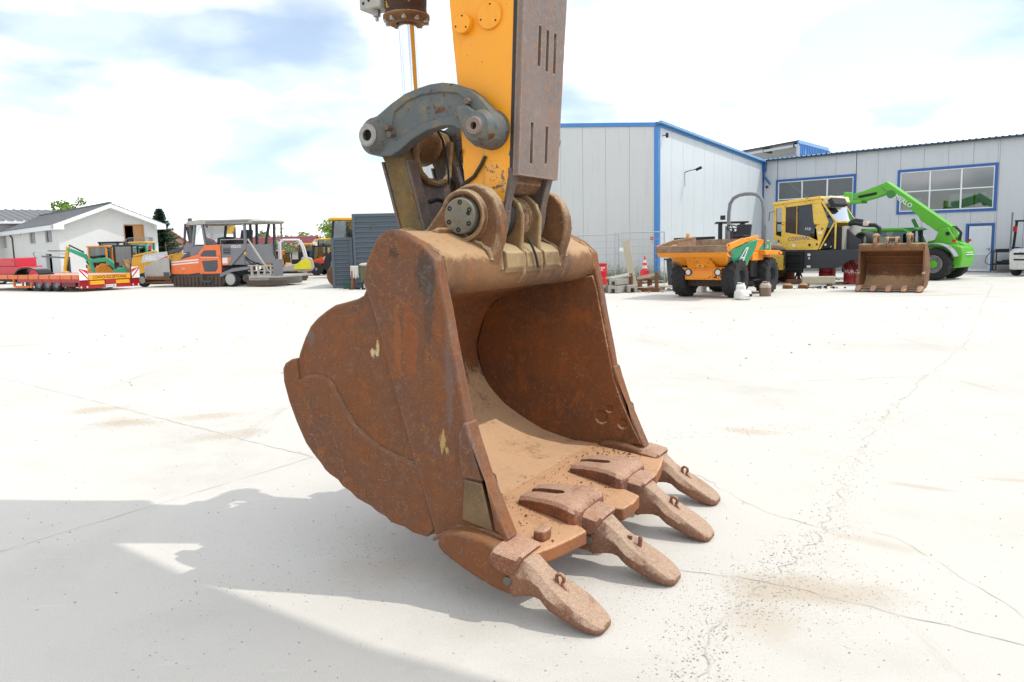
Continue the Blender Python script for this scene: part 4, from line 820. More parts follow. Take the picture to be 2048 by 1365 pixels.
# local x along the gable, local y back along the long left wall
def house():
    gw, ln = 8.55, 27.0; ez, rz = 4.35, 6.05; cx = gw/2
    D = (5.56, 7.25, 2.18, 4.36)
    pts = [0, D[0], D[1], gw]; tz = lambda x: ez+(rz-ez)*(1-abs(x-cx)/cx)
    m = MB()
    m.prism([(0,0),(D[0],0),(D[0],tz(D[0])),(cx,rz),(0,ez)], 'y', 0, .3); m.prism([(D[1],0),(gw,0),(gw,ez),(D[1],tz(D[1]))], 'y', 0, .3)
    m.prism([(D[0],0),(D[1],0),(D[1],D[2]),(D[0],D[2])], 'y', 0, .3); m.prism([(D[0],D[3]),(D[1],D[3]),(D[1],tz(D[1])),(D[0],tz(D[0]))], 'y', 0, .3)
    w = obj('gable_wall', m, m_plaster, hs, smooth=0)
    # long wall with window openings
    wins = [(2.5,5.0,2.9,4.2), (9.2,11.6,2.9,4.2), (15.2,15.9,3.85,4.3), (3.2,5.5,0,1.9), (23.3,25.6,2.6,4.1)]
    ys = sorted({.3, ln, *[v for q in wins for v in q[:2]]}); zs = sorted({0, 4.35, *[v for q in wins for v in q[2:]]})
    def hole(i, j):
        a = (ys[i]+ys[i+1])/2; z = (zs[j]+zs[j+1])/2; return any(q[0] < a < q[1] and q[2] < z < q[3] for q in wins)
    obj('long_wall', MB().grid_plate(ys, zs, hole, lambda u, v, k: (0 if k == 0 else .3, u, v)), m_plaster, hs, smooth=0)
    obj('rear_wall', MB().b2(gw-.3, gw, .3, ln, 0, 4.3).b2(.3, gw-.3, ln-.3, ln, 0, 4.3), m_plaster, hs)
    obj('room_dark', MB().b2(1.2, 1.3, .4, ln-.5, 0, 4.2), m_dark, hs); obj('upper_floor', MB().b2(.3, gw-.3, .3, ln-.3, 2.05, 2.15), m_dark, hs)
    for (a, b, z0, z1) in wins[:2]:
        f = obj('window', MB().b2(.16, .20, a, a+.07, z0, z1).b2(.16, .20, b-.07, b, z0, z1).b2(.16, .20, (a+b)/2-.05, (a+b)/2+.05, z0, z1).b2(.16, .20, a, b, z1-.07, z1), m_rail, hs)
        obj('shutter', MB().b2(-.03, .02, a-.02, a+1.15, z0, z1), plain('shutter_grey', '#8b8c8e', .7, .08), f)
        obj('pane', MB().b2(.175, .185, (a+b)/2, b-.07, z0, z1-.07), m_cabglass, f); obj('sill', MB().b2(-.06, .16, a-.05, b+.05, z0-.06, z0-.004), m_plaster, f)
    # roof planes with overhang, white boxed verges and eaves
    ov, ev = .95, .55; th = .16; sl = (rz-ez)/cx
    for s in (-1, 1):
        x0 = cx; x1 = cx+s*(cx+ev); z0 = rz+.30; z1 = rz+.30-sl*(cx+ev); rf_ = MB(); n = 13
        for i in range(n):   # overlapping courses of tiles
            a, b = i/n, (i+1)/n+.012; xa, xb = x0+(x1-x0)*a, x0+(x1-x0)*b; za, zb = z0+(z1-z0)*a, z0+(z1-z0)*b
            rf_.add([(xa,-ov,za),(xb,-ov,zb+.05),(xb,ln,zb+.05),(xa,ln,za),(xa,-ov,za-.04),(xb,-ov,zb-.0),(xb,ln,zb-.0),(xa,ln,za-.04)], [(0,1,2,3),(7,6,5,4),(0,4,5,1),(1,5,6,2),(2,6,7,3),(3,7,4,0)])
        r_ = obj('roof_slope', rf_, m_tile, hs, smooth=0)
        obj('verge_board', MB().add([(cx,-ov+.02,z0-.04),(x1,-ov+.02,z1-.02),(x1,-ov+.02,z1-.40),(cx,-ov+.02,z0-.42),(cx,.02,z0-.04),(x1,.02,z1-.02),(x1,.02,z1-.40),(cx,.02,z0-.42)], [(0,1,2,3),(4,7,6,5),(0,4,5,1),(1,5,6,2),(2,6,7,3),(3,7,4,0)]), m_white, r_, smooth=0)
        obj('eave_box', MB().prism([(x1,z1-.05),(x1-s*.85,z1-.05+sl*.80),(x1-s*.85,z1-.48),(x1,z1-.48)], 'y', -ov+.015, ln), m_white, r_, smooth=0)
    obj('ridge_cap', MB().beam((cx,-ov,rz+.36), (cx,ln,rz+.36), .25, .12), m_tile, hs)
    # balcony door, half open leaf
    d_ = obj('balcony_door', MB().b2(6.35, 7.18, -.02, .04, D[2]+.02, D[3]-.05), m_wood, hs)
    obj('door_frame', MB().b2(D[0]-.04, D[0]+.04, -.03, .3, D[2], D[3]).b2(D[1]-.05, D[1]+.09, -.03, .3, D[2], D[3]+.05).b2(D[0], D[1], -.029, .3, D[3]-.03, D[3]+.08), m_wood, d_)
    b_ = obj('balcony', MB().b2(5.5, 7.75, -1.1, 0, 2.03, 2.13), m_rail, hs)
    rl = MB().beam((5.6,-1.08,3.15), (7.72,-1.08,3.15), .05, .05).beam((7.72,-1.08,3.15), (7.72,0,3.15), .05, .05).beam((5.6,-1.08,2.2), (7.72,-1.08,2.2), .04, .04)
    for k in range(13): rl.beam((5.6+2.12*k/12,-1.08,2.13), (5.6+2.12*k/12,-1.08,3.15), .03, .03)
    for k in range(1, 6): rl.beam((7.72,-1.08+1.05*k/6,2.13), (7.72,-1.08+1.05*k/6,3.15), .03, .03)
    obj('railing', rl, m_rail, b_)
    sr = MB().beam((5.6,-1.08,3.15), (2.2,-1.08,1.0), .05, .05).beam((5.6,-.95,2.05), (2.2,-.95,0), .2, .06)
    for k in range(1, 16): x = 5.6-3.4*k/16; sr.beam((x,-1.08,2.05-2.05*k/16), (x,-1.08,3.15-2.15*k/16), .025, .025)
    obj('stair', sr, m_rail, b_)
    obj('downpipe', MB().tube([(-.35,20.6,4.25),(-.12,20.3,3.9),(-.08,19.6,3.6),(-.08,19.5,0)], .07, 8), m_gut, hs)
house()
# --- annexe with a broad shallow roof beyond it
ax = thing('annexe_building', 'long low annexe with broad shallow grey roof at the left edge', 'building', (-57.5, 89.0, 0), math.atan2(.677, .736))
obj('wall', MB().b2(-9, 9, 0, 12, 0, 5.4), m_plaster, ax); obj('window', MB().b2(-4, -1.5, -.05, .05, 2.6, 4.2), m_cabglass, ax); obj('window', MB().b2(1, 3, -.05, .05, 2.6, 4.2), m_cabglass, ax)
am_ = MB(); corrugated(am_, lambda u, v, k: (u, v, 5.6+k+(v+1)*.14), -14, 12, .9, .08, -1, 14); obj('roof', am_, m_tile, ax, smooth=0)
obj('eave_board', MB().b2(-14, 12, -1.05, -.9, 5.35, 5.6), m_white, ax)

# --- far roofs beyond the yard
m_redtile = NT('red_tiles'); _n = m_redtile.noise(2.2, 5); m_redtile = m_redtile.fin(m_redtile.mix(_n, lin('#7d4536'), lin('#a8654d')), .85)
m_maroon = plain('maroon_sheet', '#7c3b40', .6, .1, 1)
def brick_mat():
    t = NT('brick_wall'); b = t.n('ShaderNodeTexBrick'); t.put(b.inputs['Vector'], t.map(rot=(R(90), 0, 0))); b.inputs['Color1'].default_value = lin('#b5785f'); b.inputs['Color2'].default_value = lin('#c69a80'); b.inputs['Mortar'].default_value = lin('#b8b0a4'); b.inputs['Scale'].default_value = 3.0
    return t.fin(b.outputs[0], .9)
def farhouse(name, label, loc, rz, w, l, ez, rh, wallm, roofm, win=()):
    h = thing(name, label, 'house', loc, rz); m = MB().prism([(-w/2,0),(w/2,0),(w/2,ez),(0,ez+rh),(-w/2,ez)], 'y', 0, l); obj('wall', m, wallm, h, smooth=0)
    for s in (-1, 1):
        r_ = MB(); n = 10
        for i in range(n):
            a, b = i/n, (i+1)/n; xa, xb = s*a*(w/2+.5), s*b*(w/2+.5); sl = rh/(w/2); za, zb = ez+rh+.1-abs(xa)*sl, ez+rh+.1-abs(xb)*sl
            r_.add([(xa,-.4,za),(xb,-.4,zb+.05),(xb,l+.4,zb+.05),(xa,l+.4,za),(xa,-.4,za-.1),(xb,-.4,zb-.06),(xb,l+.4,zb-.06),(xa,l+.4,za-.1)], [(0,1,2,3),(7,6,5,4),(0,4,5,1),(1,5,6,2),(2,6,7,3),(3,7,4,0)])
        obj('roof_slope', r_, roofm, h, smooth=0)
    for (x, z, ww, hh) in win:
        f = obj('window', MB().b2(x-ww/2, x+ww/2, -.03, .02, z, z+hh), m_white, h); obj('pane', MB().b2(x-ww/2+.1, x+ww/2-.1, -.05, -.02, z+.1, z+hh-.1), m_black, f)
    return h
farhouse('brick_house', 'small brick house with red tiled gable beside the spruce', (-47.6, 108, 0), R(20), 7.0, 9, 2.6, 2.6, brick_mat(), m_redtile, [(0, 2.6, 1.2, 1.2)])
farhouse('barn', 'low barn with maroon sheet roof behind the parked loaders', (-23.0, 92, 0), R(84), 7.5, 9.5, 1.7, 1.5, m_plaster, m_maroon)
farhouse('farm_cottage', 'far cottage with red tiled roof behind the paver screed', (-31.0, 98, 0), R(75), 6.5, 8, 1.6, 1.7, m_plaster, m_redtile)

# ---------------------------------------------------------------- trees
def leaf_mat(name, a, b):
    t = NT(name); return t.fin(t.mix(t.noise(.8, 3), lin(a), lin(b)), .75, 0, .25)
m_leaf = leaf_mat('leaves_fresh', '#5d7a34', '#8ba34e'); m_leaf2 = leaf_mat('leaves_dull', '#6a7c52', '#93a077'); m_spr = leaf_mat('spruce_needles', '#2b4030', '#48614a'); m_bark = plain('bark', '#5a4a3c', .9, .2, 5)
def tree(name, label, loc, h, rx, seed, mat, cz=.62, leaves=2600, ls=.16, cat='tree', group=None):
    r = random.Random(seed); t = thing(name, label, cat, loc, 0, group); m = MB()
    m.tube([(0,0,0),(.05*h*.1,0,h*.3),(0,.03,h*.6),(0,0,h*.85)], [h*.03,h*.024,h*.014,h*.004], 7); tips = []
    for i in range(13):
        z = h*r.uniform(.30,.8); a = r.uniform(0, 6.28); L = rx*r.uniform(.5,.95); q = Vector((math.cos(a)*L, math.sin(a)*L, z+h*r.uniform(.05,.2)))
        m.tube([(0,0,z), tuple(q*.5+Vector((0,0,z*.52))), tuple(q)], [h*.010,h*.007,h*.002], 5); tips.append(q); tips.append(q*.6+Vector((0,0,z*.42)))
    obj('trunk', m, m_bark, t); cl_ = []
    for i in range(26):
        b = r.choice(tips) if i < 18 else Vector((r.gauss(0, rx*.35), r.gauss(0, rx*.35), h*r.uniform(.55,.92)))
        cl_.append((b+Vector((r.gauss(0,.1),)*3)*rx, rx*r.uniform(.22,.42)))
    f = MB()
    for i in range(leaves):
        c_, s_ = r.choice(cl_); d = Vector((r.gauss(0,1), r.gauss(0,1), r.gauss(0,.8))); d.normalize(); p = c_+d*s_*r.random()**.4
        u = Vector((r.gauss(0,1), r.gauss(0,1), r.gauss(0,.6))).normalized(); v = u.cross(Vector((r.gauss(0,1), r.gauss(0,1), r.gauss(0,1)))).normalized(); k = ls*r.uniform(.6,1.5)
        f.add([p-u*k, p+v*k*.45, p+u*k, p-v*k*.45], [(0,1,2,3)])
    obj('crown', f, mat, t, smooth=0); return t
def spruce(label, loc, h, r0, seed):
    r = random.Random(seed); t = thing('spruce_tree', label, 'tree', loc); obj('trunk', MB().tube([(0,0,0),(0,0,h)], [h*.02, .02], 7), m_bark, t); f = MB()
    for w in range(46):
        z = h*(.04+.95*w/46); L = r0*(1-(z/h))**.85*r.uniform(.75,1.15)+.12; nb = 9
        for b in range(nb):
            a = 6.283*b/nb+w*.7+r.uniform(-.2,.2); d = Vector((math.cos(a), math.sin(a), 0)); s = Vector((-d.y, d.x, 0)); LL = L*r.uniform(.7,1.15)
            for k in range(9):
                q = k/9; p = Vector((0,0,z))+d*LL*q+Vector((0,0,-LL*.25*q+LL*.22*q*q)); wd = LL*.24*(1-q)+.12
                for sg in (-1, 1):
                    f.add([p, p+d*.16+s*sg*wd*.4, p+s*sg*wd+d*LL*.12+Vector((0,0,-.14*r.uniform(.4,1.6))), p-d*.04+s*sg*wd*.5+Vector((0,0,-.05))], [(0,1,2,3)])
    obj('crown', f, m_spr, t, smooth=0)
tree('broadleaf_tree', 'green tree top showing above the grey house roof', (-54.6, 97, 0), 8.9, 1.9, 4, m_leaf, leaves=3600, ls=.17)
spruce('dark spruce tree beside the white house gable', (-38.3, 86, 0), 6.7, 3.0, 9)
tree('broadleaf_tree', 'pale green tree right of the utility pole beyond the yard', (-30.0, 110, 0), 3.9, 2.6, 12, m_leaf, leaves=2200, ls=.2)
tree('broadleaf_tree', 'hazy grey green tree behind the paver exhaust brace', (-35.5, 112, 0), 4.0, 2.8, 13, m_leaf2, leaves=2200, ls=.2)
tree('broadleaf_tree', 'bright green tree top over the grey container stack', (-16.6, 78, 0), 4.2, 2.4, 14, m_leaf, leaves=2200, ls=.18)
tree('broadleaf_tree', 'thin bare looking tree above the maroon barn roof', (-24.0, 102, 0), 3.9, 1.3, 15, m_leaf2, leaves=420, ls=.15)
tree('broadleaf_tree', 'dull bushy tree low behind the white canopy digger', (-25.6, 88, 0), 2.7, 1.8, 16, m_leaf2, leaves=1500, ls=.16)
tree('broadleaf_tree', 'small faint tree between the brick house and yellow paver', (-43.0, 112, 0), 3.6, 1.6, 17, m_leaf2, leaves=700, ls=.18)
# utility poles and wire
m_pole = plain('pole_wood', '#6d665e', .9, .15, 3)
def pole(label, loc, h):
    p = thing('utility_pole', label, 'pole', loc, 0, 'utility poles beyond the yard'); obj('shaft', MB().cyl((0,0,0), (0,0,h), .14, .10, 8), m_pole, p); obj('crossarm', MB().beam((-.7,0,h-.5), (.3,0,h-.5), .08, .08), m_pole, p)
    obj('bracket', MB().beam((0,0,h-1.5), (.7,0,h-1.2), .06, .06), m_pole, p)
    for x in (-.6, .2): obj('insulator', MB().cyl((x,0,h-.45), (x,0,h-.2), .05, n=8), m_white, p)
pole('wooden utility pole rising behind the white canopy digger', (-23.3, 80, 0), 4.35); pole('wooden utility pole left of the grey container', (-15.6, 70, 0), 4.35)
a, b = Vector((-23.0, 80, 3.85)), Vector((-15.6, 70, 4.2))
tag(obj('overhead_wire', MB().tube([tuple(a.lerp(b, k/14)-Vector((0,0,.75*(1-(2*k/14-1)**2)))) for k in range(15)], .016, 5), m_black), 'thin sagging wire strung between the two utility poles', 'wire')
# ---------------------------------------------------------------- machines and clutter on the right
m_tyre = plain('tyre_rubber', '#2b2b2c', .85, .2, 6, bump=.2); m_tyred = plain('tyre_dusty', '#4a4744', .9, .2, 6, bump=.2)
m_rimg = paint('rim_grey', '#85878a', .5, .3, .2, 2); m_rimd = plain('rim_dark', '#35363a', .6, .2, 5)
m_dy = paint('dumper_orange', '#e58e1c', .45, .3, .12, 2.0, '#a06a30', '#5c3418'); m_green = paint('decal_green', '#1f9468', .45, .15, .05, 2)
m_hop = rust_mat('hopper_inner_rust', '#a5876a', '#8c5230', '#7d6a58', '#b7a68f', .7, .3)
m_lightglass = plain('lamp_glass', '#cfd2d2', .15, .1, 20)
m_frameg = plain('rops_grey', '#6f757a', .5, .12, 3)
m_mud = rust_mat('axle_mud', '#4a3a2e', '#5c4430', '#3a322c', '#6b5a48', .5, .1)
def wheel(root, x, y, r, w, rimr, tyre=m_tyre, rim=m_rimd, hub=None, lugs=0, side=1, z=None, name='wheel', tw=.5):
    z = r if z is None else z
    prof = [(rimr,-w*.40),(rimr+.03,-w*.46),(r*.80,-w*.5),(r*.93,-w*.46),(r*.965,-w*.36),(r*.97,0),(r*.965,w*.36),(r*.93,w*.46),(r*.80,w*.5),(rimr+.03,w*.46),(rimr,w*.40),(rimr*.98,0),(rimr,-w*.40)]
    k = obj(name, MB().lathe(prof, (x, y, z), 'y', 36), tyre, root, smooth=45)
    rp_ = [(rimr*1.0,w*.42*side),(rimr*.93,w*.44*side),(rimr*.88,w*.20*side),(rimr*.5,w*.12*side),(rimr*.42,w*.16*side),(rimr*.40,w*.26*side),(.01,w*.26*side)]
    ri = obj('rim', MB().lathe(rp_, (x, y, z), 'y', 28).lathe([(rimr*1.0,-w*.42*side),(rimr*.9,-w*.42*side),(rimr*.85,0),(.01,0)], (x, y, z), 'y', 28), rim, k, smooth=40)
    if hub: obj('hub', MB().lathe([(rimr*.44,w*.13*side),(rimr*.42,w*.30*side),(rimr*.2,w*.34*side),(.01,w*.34*side)], (x, y, z), 'y', 16), hub, k)
    if lugs:
        m = MB()
        for i in range(lugs):
            for s in (-1, 1):
                a = 2*math.pi*(i+(.5 if s > 0 else 0))/lugs; da = 2*math.pi/lugs*.95
                P = lambda t, rr, yy: Vector((x+math.cos(a+t)*rr, y+yy, z+math.sin(a+t)*rr)); hw = math.pi/lugs*.34; r0, r1 = r*.94, r*1.005
                q = [P(-hw, r0, -s*.02), P(hw, r0, -s*.02), P(hw-da*.75, r0*.985, s*w*.50), P(-hw-da*.75, r0*.985, s*w*.50), P(-hw*.8, r1, -s*.02), P(hw*.8, r1, -s*.02), P(hw*.8-da*.75, r1*.975, s*w*.49), P(-hw*.8-da*.75, r1*.975, s*w*.49)]
                m.add(q, [(0,3,2,1),(4,5,6,7),(0,1,5,4),(1,2,6,5),(2,3,7,6),(3,0,4,7)])
        stuff(obj('tread_lugs', m, tyre, k, smooth=0))
    return k

# --- site dumper
dm = thing('site_dumper', 'orange site dumper with raised tipping skip and green side panel', 'dumper', (6.60, 23.75, 0), math.atan2(-.774, -.633))
for (x, y) in ((1.18,.78), (1.18,-.78), (-1.18,.78), (-1.18,-.78)): wheel(dm, x, y, .55, .42, .27, m_tyre, m_rimd, None, 15, 1 if y > 0 else -1)
obj('front_axle', MB().b2(.95, 1.4, -.6, .6, .32, .60).cyl((1.18,-.7,.55), (1.18,.7,.55), .12), m_mud, dm, .02); obj('rear_axle', MB().b2(-1.35, -1.0, -.6, .6, .45, .65).cyl((-1.18,-.7,.55), (-1.18,.7,.55), .12), m_mud, dm, .02)
bp = obj('front_bumper', MB().b2(1.36, 1.62, -.66, .66, .52, .88), m_dy, dm, .012)
obj('bumper_panel', MB().b2(1.60, 1.645, -.30, .30, .56, .79), m_dy, bp, .008)
for s in (-1, 1): l = obj('headlight', MB().lathe([(.001,1.65),(.075,1.645),(.085,1.63),(.085,1.60)], (0, s*.46, .74), 'x', 16), m_lightglass, dm); obj('lamp_bezel', MB().lathe([(.085,1.60),(.085,1.655),(.105,1.655),(.105,1.60)], (0, s*.46, .74), 'x', 16), m_black, l)
obj('skip_pedestal', MB().prism([(.2,.55),(1.45,.55),(1.62,.88),(1.5,.95),(.1,.95)], 'y', -.42, .42), m_dy, dm, .01)
obj('skip_front_plate', MB().add([(1.70,-.44,.86),(1.70,.44,.86),(2.06,.34,1.20),(2.06,-.34,1.20),(1.62,-.44,.86),(1.62,.44,.86),(1.98,.34,1.20),(1.98,-.34,1.20)], [(0,1,2,3),(4,7,6,5),(0,4,5,1),(1,5,6,2),(2,6,7,3),(3,7,4,0)]), m_dy, dm, .006)
obj('tow_lug', MB().b2(1.70, 1.82, -.12, .12, .88, 1.02), m_dy, dm, .01); obj('tow_hole', MB().cyl((1.81,0,.93), (1.826,0,.93), .025, n=8), m_black, dm)
def skip():
    # outer and inner skins of the skip
    T = {'fl': (2.42,-1.05,1.38), 'fr': (2.42,1.05,1.38), 'ml': (1.35,-1.05,1.56), 'mr': (1.35,1.05,1.56), 'bl': (.10,-.98,1.68), 'br': (.10,.98,1.68)}
    B = {'fl': (1.45,-.62,.88), 'fr': (1.45,.62,.88), 'bl': (.40,-.80,.84), 'br': (.40,.80,.84)}
    def skin(off, mat, name):
        g = lambda k, D: Vector(D[k])*1.0
        k = 1-off
        t = {n: Vector((1.2+(v[0]-1.2)*k, v[1]*k, v[2])) for n, v in T.items()}; b = {n: Vector((.95+(v[0]-.95)*k, v[1]*k, v[2]+off*1.0)) for n, v in B.items()}
        return t, b
    t, b = skin(0, None, ''); ti, bi = skin(.035, None, '')
    def face(nm, ks, mat, bits):
        m = MB(); m.add(bits[0]+bits[1], bits[2]); return obj(nm, m, mat, sk, .006)
    sk = obj('skip', MB().add([t['bl'],t['ml'],t['fl'],t['fr'],t['mr'],t['br'],b['bl'],b['fl'],b['fr'],b['br'], ti['bl'],ti['ml'],ti['fl'],ti['fr'],ti['mr'],ti['br'],bi['bl'],bi['fl'],bi['fr'],bi['br']],
        [(0,6,7,2,1),(5,4,3,8,9),(2,7,8,3),(0,5,9,6),(6,9,8,7),(0,1,11,10),(1,2,12,11),(2,3,13,12),(3,4,14,13),(4,5,15,14),(5,0,10,15)]), m_dy, dm, .008, smooth=20)
    obj('skip_lining', MB().add([ti['bl'],ti['ml'],ti['fl'],ti['fr'],ti['mr'],ti['br'],bi['bl'],bi['fl'],bi['fr'],bi['br']], [(0,1,2,7,6),(5,9,8,3,4),(2,3,8,7),(0,6,9,5),(6,7,8,9)]), m_hop, sk, smooth=0)
    obj('skip_lip', MB().b2(2.36, 2.47, -1.07, 1.07, 1.32, 1.51), m_hop, sk, .01); obj('lip_underplate', MB().prism([(2.46,1.32),(2.36,1.32),(2.10,1.18),(2.30,1.19)], 'y', -1.06, 1.06), m_dy, sk, .008)
    for s in (-1, 1):
        obj('side_rail', MB().beam((2.45,s*1.06,1.44), (1.35,s*1.07,1.62), .07, .16).beam((1.35,s*1.07,1.62), (.10,s*1.0,1.72), .07, .12), m_hop if s < 0 else m_dy, sk, .01)
    # green panel with white emblem on the visible side
    n = Vector((0, .43, .60)).normalized()
    pf = lambda x, u: Vector((x, .86-.14*max(0, x-.6)+(.20+.14*max(0, x-.6))*u, .92+.62*u))+Vector((0,.035,-.012))
    gp = obj('side_panel', MB().add([pf(.62,.05),pf(1.30,.05),pf(2.0,.66),pf(1.9,.80),pf(.42,1.18),pf(.36,.80)]+[p-Vector((0,.03,-.02)) for p in (pf(.62,.05),pf(1.30,.05),pf(2.0,.66),pf(1.9,.80),pf(.42,1.18),pf(.36,.80))], [(0,1,2,3,4,5),(11,10,9,8,7,6)]+[(i,(i+1)%6,6+(i+1)%6,6+i) for i in range(6)]), m_green, sk, smooth=0)
    o2 = Vector((0,.012,-.006)); q = lambda x, u: pf(x, u)+o2
    lm = MB()
    for pts in (((1.22,.20),(1.14,.20),(1.02,.86),(1.10,.86)), ((.98,.20),(.90,.20),(.92,.86),(1.0,.86)), ((1.10,.86),(.92,.86),(.93,.78),(1.09,.78)), ((1.20,.42),(.92,.42),(.92,.34),(1.21,.34))): lm.add([q(*p) for p in pts], [(0,1,2,3)])
    obj('emblem', lm, m_white, gp, smooth=0)
    text('panel_text', 'AUSA', m_white, gp, .16, TM(tuple(q(1.05,.24)+Vector((0,.004,-.002))), (-1,0,0), (0,.4,.6)), .001)
skip()
obj('tip_ram', MB().cyl((.2,.2,.8), (1.0,.2,.9), .06).cyl((1.98,-.40,1.24), (1.98,.40,1.24), .05), m_mud, dm)
obj('toolbox', MB().cyl((1.50,-.62,.98), (1.30,-1.05,1.02), .14, n=14), m_rust_tan, dm)
bd = obj('rear_body', MB().prism([(.15,.62),(.15,1.12),(-.15,1.25),(-.55,1.30),(-.65,1.68),(-1.85,1.62),(-2.0,1.5),(-2.0,.95),(-1.75,.8),(-.5,.62)], 'y', -.62, .62), m_dy, dm, .03, 3)
obj('wing', MB().b2(-.05, -.9, .58, .80, 1.02, 1.28), m_dy, bd, .02); obj('wing', MB().b2(-.05, -.9, -.80, -.58, 1.02, 1.28), m_dy, bd, .02)
for s in (-1, 1): obj('mudguard', MB().prism([(-.55,1.18),(-1.9,1.16),(-1.98,1.24),(-1.7,1.3),(-.5,1.32)], 'y', s*.60, s*1.0), m_dy, bd, .015)
obj('step_recess', MB().prism([(-.05,.55),(-.05,1.05),(-.35,1.08),(-.62,.85),(-.62,.5)], 'y', .56, .74), m_black, bd); obj('step_plate', MB().b2(-.62, .0, .5, .86, .42, .47), m_black, bd)
obj('side_decal', MB().add([(-.9,.626,1.33),(-1.9,.626,1.30),(-1.88,.626,1.58),(-1.5,.626,1.60)], [(0,1,2,3)]), m_green, bd, smooth=0)
text('decal_text', '6000', m_white, bd, .17, TM((-1.55,.630,1.42), (-1,0,0), (0,0,1)), .001)
obj('rear_decal', MB().b2(-1.98, -2.012, .30, .60, 1.0, 1.5), m_green, bd)
obj('seat', MB().prism([(-.75,1.66),(-1.25,1.66),(-1.38,2.12),(-1.28,2.14),(-1.18,1.80),(-.75,1.80)], 'y', -.24, .24), m_black, dm, .03)
stw = obj('steering_wheel', MB().tube([(-.45+.19*math.cos(t)*.8, .19*math.sin(t), 2.0+.19*math.cos(t)*.55) for t in [6.2832*k/20 for k in range(21)]], .018, 7), m_black, dm); obj('column', MB().cyl((-.45,0,2.0), (-.2,0,1.35), .03).cyl((-.45,-.17,2.0), (-.45,.17,2.0), .014).cyl((-.55,0,1.93), (-.33,0,2.08), .014), m_black, stw)
hp = [(-1.55+.12*(abs(y)/.58), y, z) for y, z in ((-.58,1.2),(-.58,2.0),(-.57,2.55),(-.54,2.80),(-.44,2.97),(-.27,3.06),(-.1,3.09),(.1,3.09),(.27,3.06),(.44,2.97),(.54,2.80),(.57,2.55),(.58,2.0),(.58,1.2))]
ro = obj('roll_bar', MB().tube(hp, .055, 10), m_frameg, dm); obj('brace_plate', MB().prism([(-1.49,1.4),(-1.35,1.4),(-1.38,2.1),(-1.48,2.0)], 'y', .62, .67), m_frameg, ro); obj('brace_plate', MB().prism([(-1.49,1.4),(-1.35,1.4),(-1.38,2.1),(-1.48,2.0)], 'y', -.67, -.62), m_frameg, ro)
obj('marker_lamp', MB().b2(-1.3, -1.2, -.76, -.63, 2.30, 2.44), m_black, ro)
obj('tail_lamp', MB().b2(-1.7, -1.62, .98, 1.01, 1.18, 1.24), plain('red_lens', '#a01d18', .3), bd)

# --- black loader hidden behind the dumper
fk = thing('black_loader', 'black machine with open cage and amber beacon behind the dumper skip', 'loader', (7.75, 28.4, 0), R(168))
obj('body', MB().b2(-1.4, 1.2, -.6, .6, .45, 1.35), m_black, fk, .04); obj('cage', MB().b2(-.72, -.62, -.5, -.4, 1.35, 2.25).b2(-.72, -.62, .4, .5, 1.35, 2.25).b2(.05, .15, -.5, -.4, 1.35, 2.25).b2(.05, .15, .4, .5, 1.35, 2.25), m_black, fk)
obj('cage_roof', MB().b2(-.85, .28, -.58, .58, 2.25, 2.31), m_black, fk, .02); obj('seat', MB().b2(-.6, -.2, -.3, .3, 1.35, 1.95), m_black, fk, .05)
obj('boom_bar', MB().beam((.3,.4,1.75), (1.75,.4,1.72), .1, .1).beam((1.6,.4,1.7), (1.72,.4,1.2), .08, .08).beam((1.1,.4,1.7), (1.0,.4,1.2), .08, .08), m_black, fk)
obj('beacon', MB().cyl((1.25,.4,1.78), (1.25,.4,1.92), .07, .05), plain('amber_lens', '#e08a14', .3), fk)
for (x, y) in ((.8,.62), (-.9,.62), (.8,-.62), (-.9,-.62)): wheel(fk, x, y, .42, .28, .2)

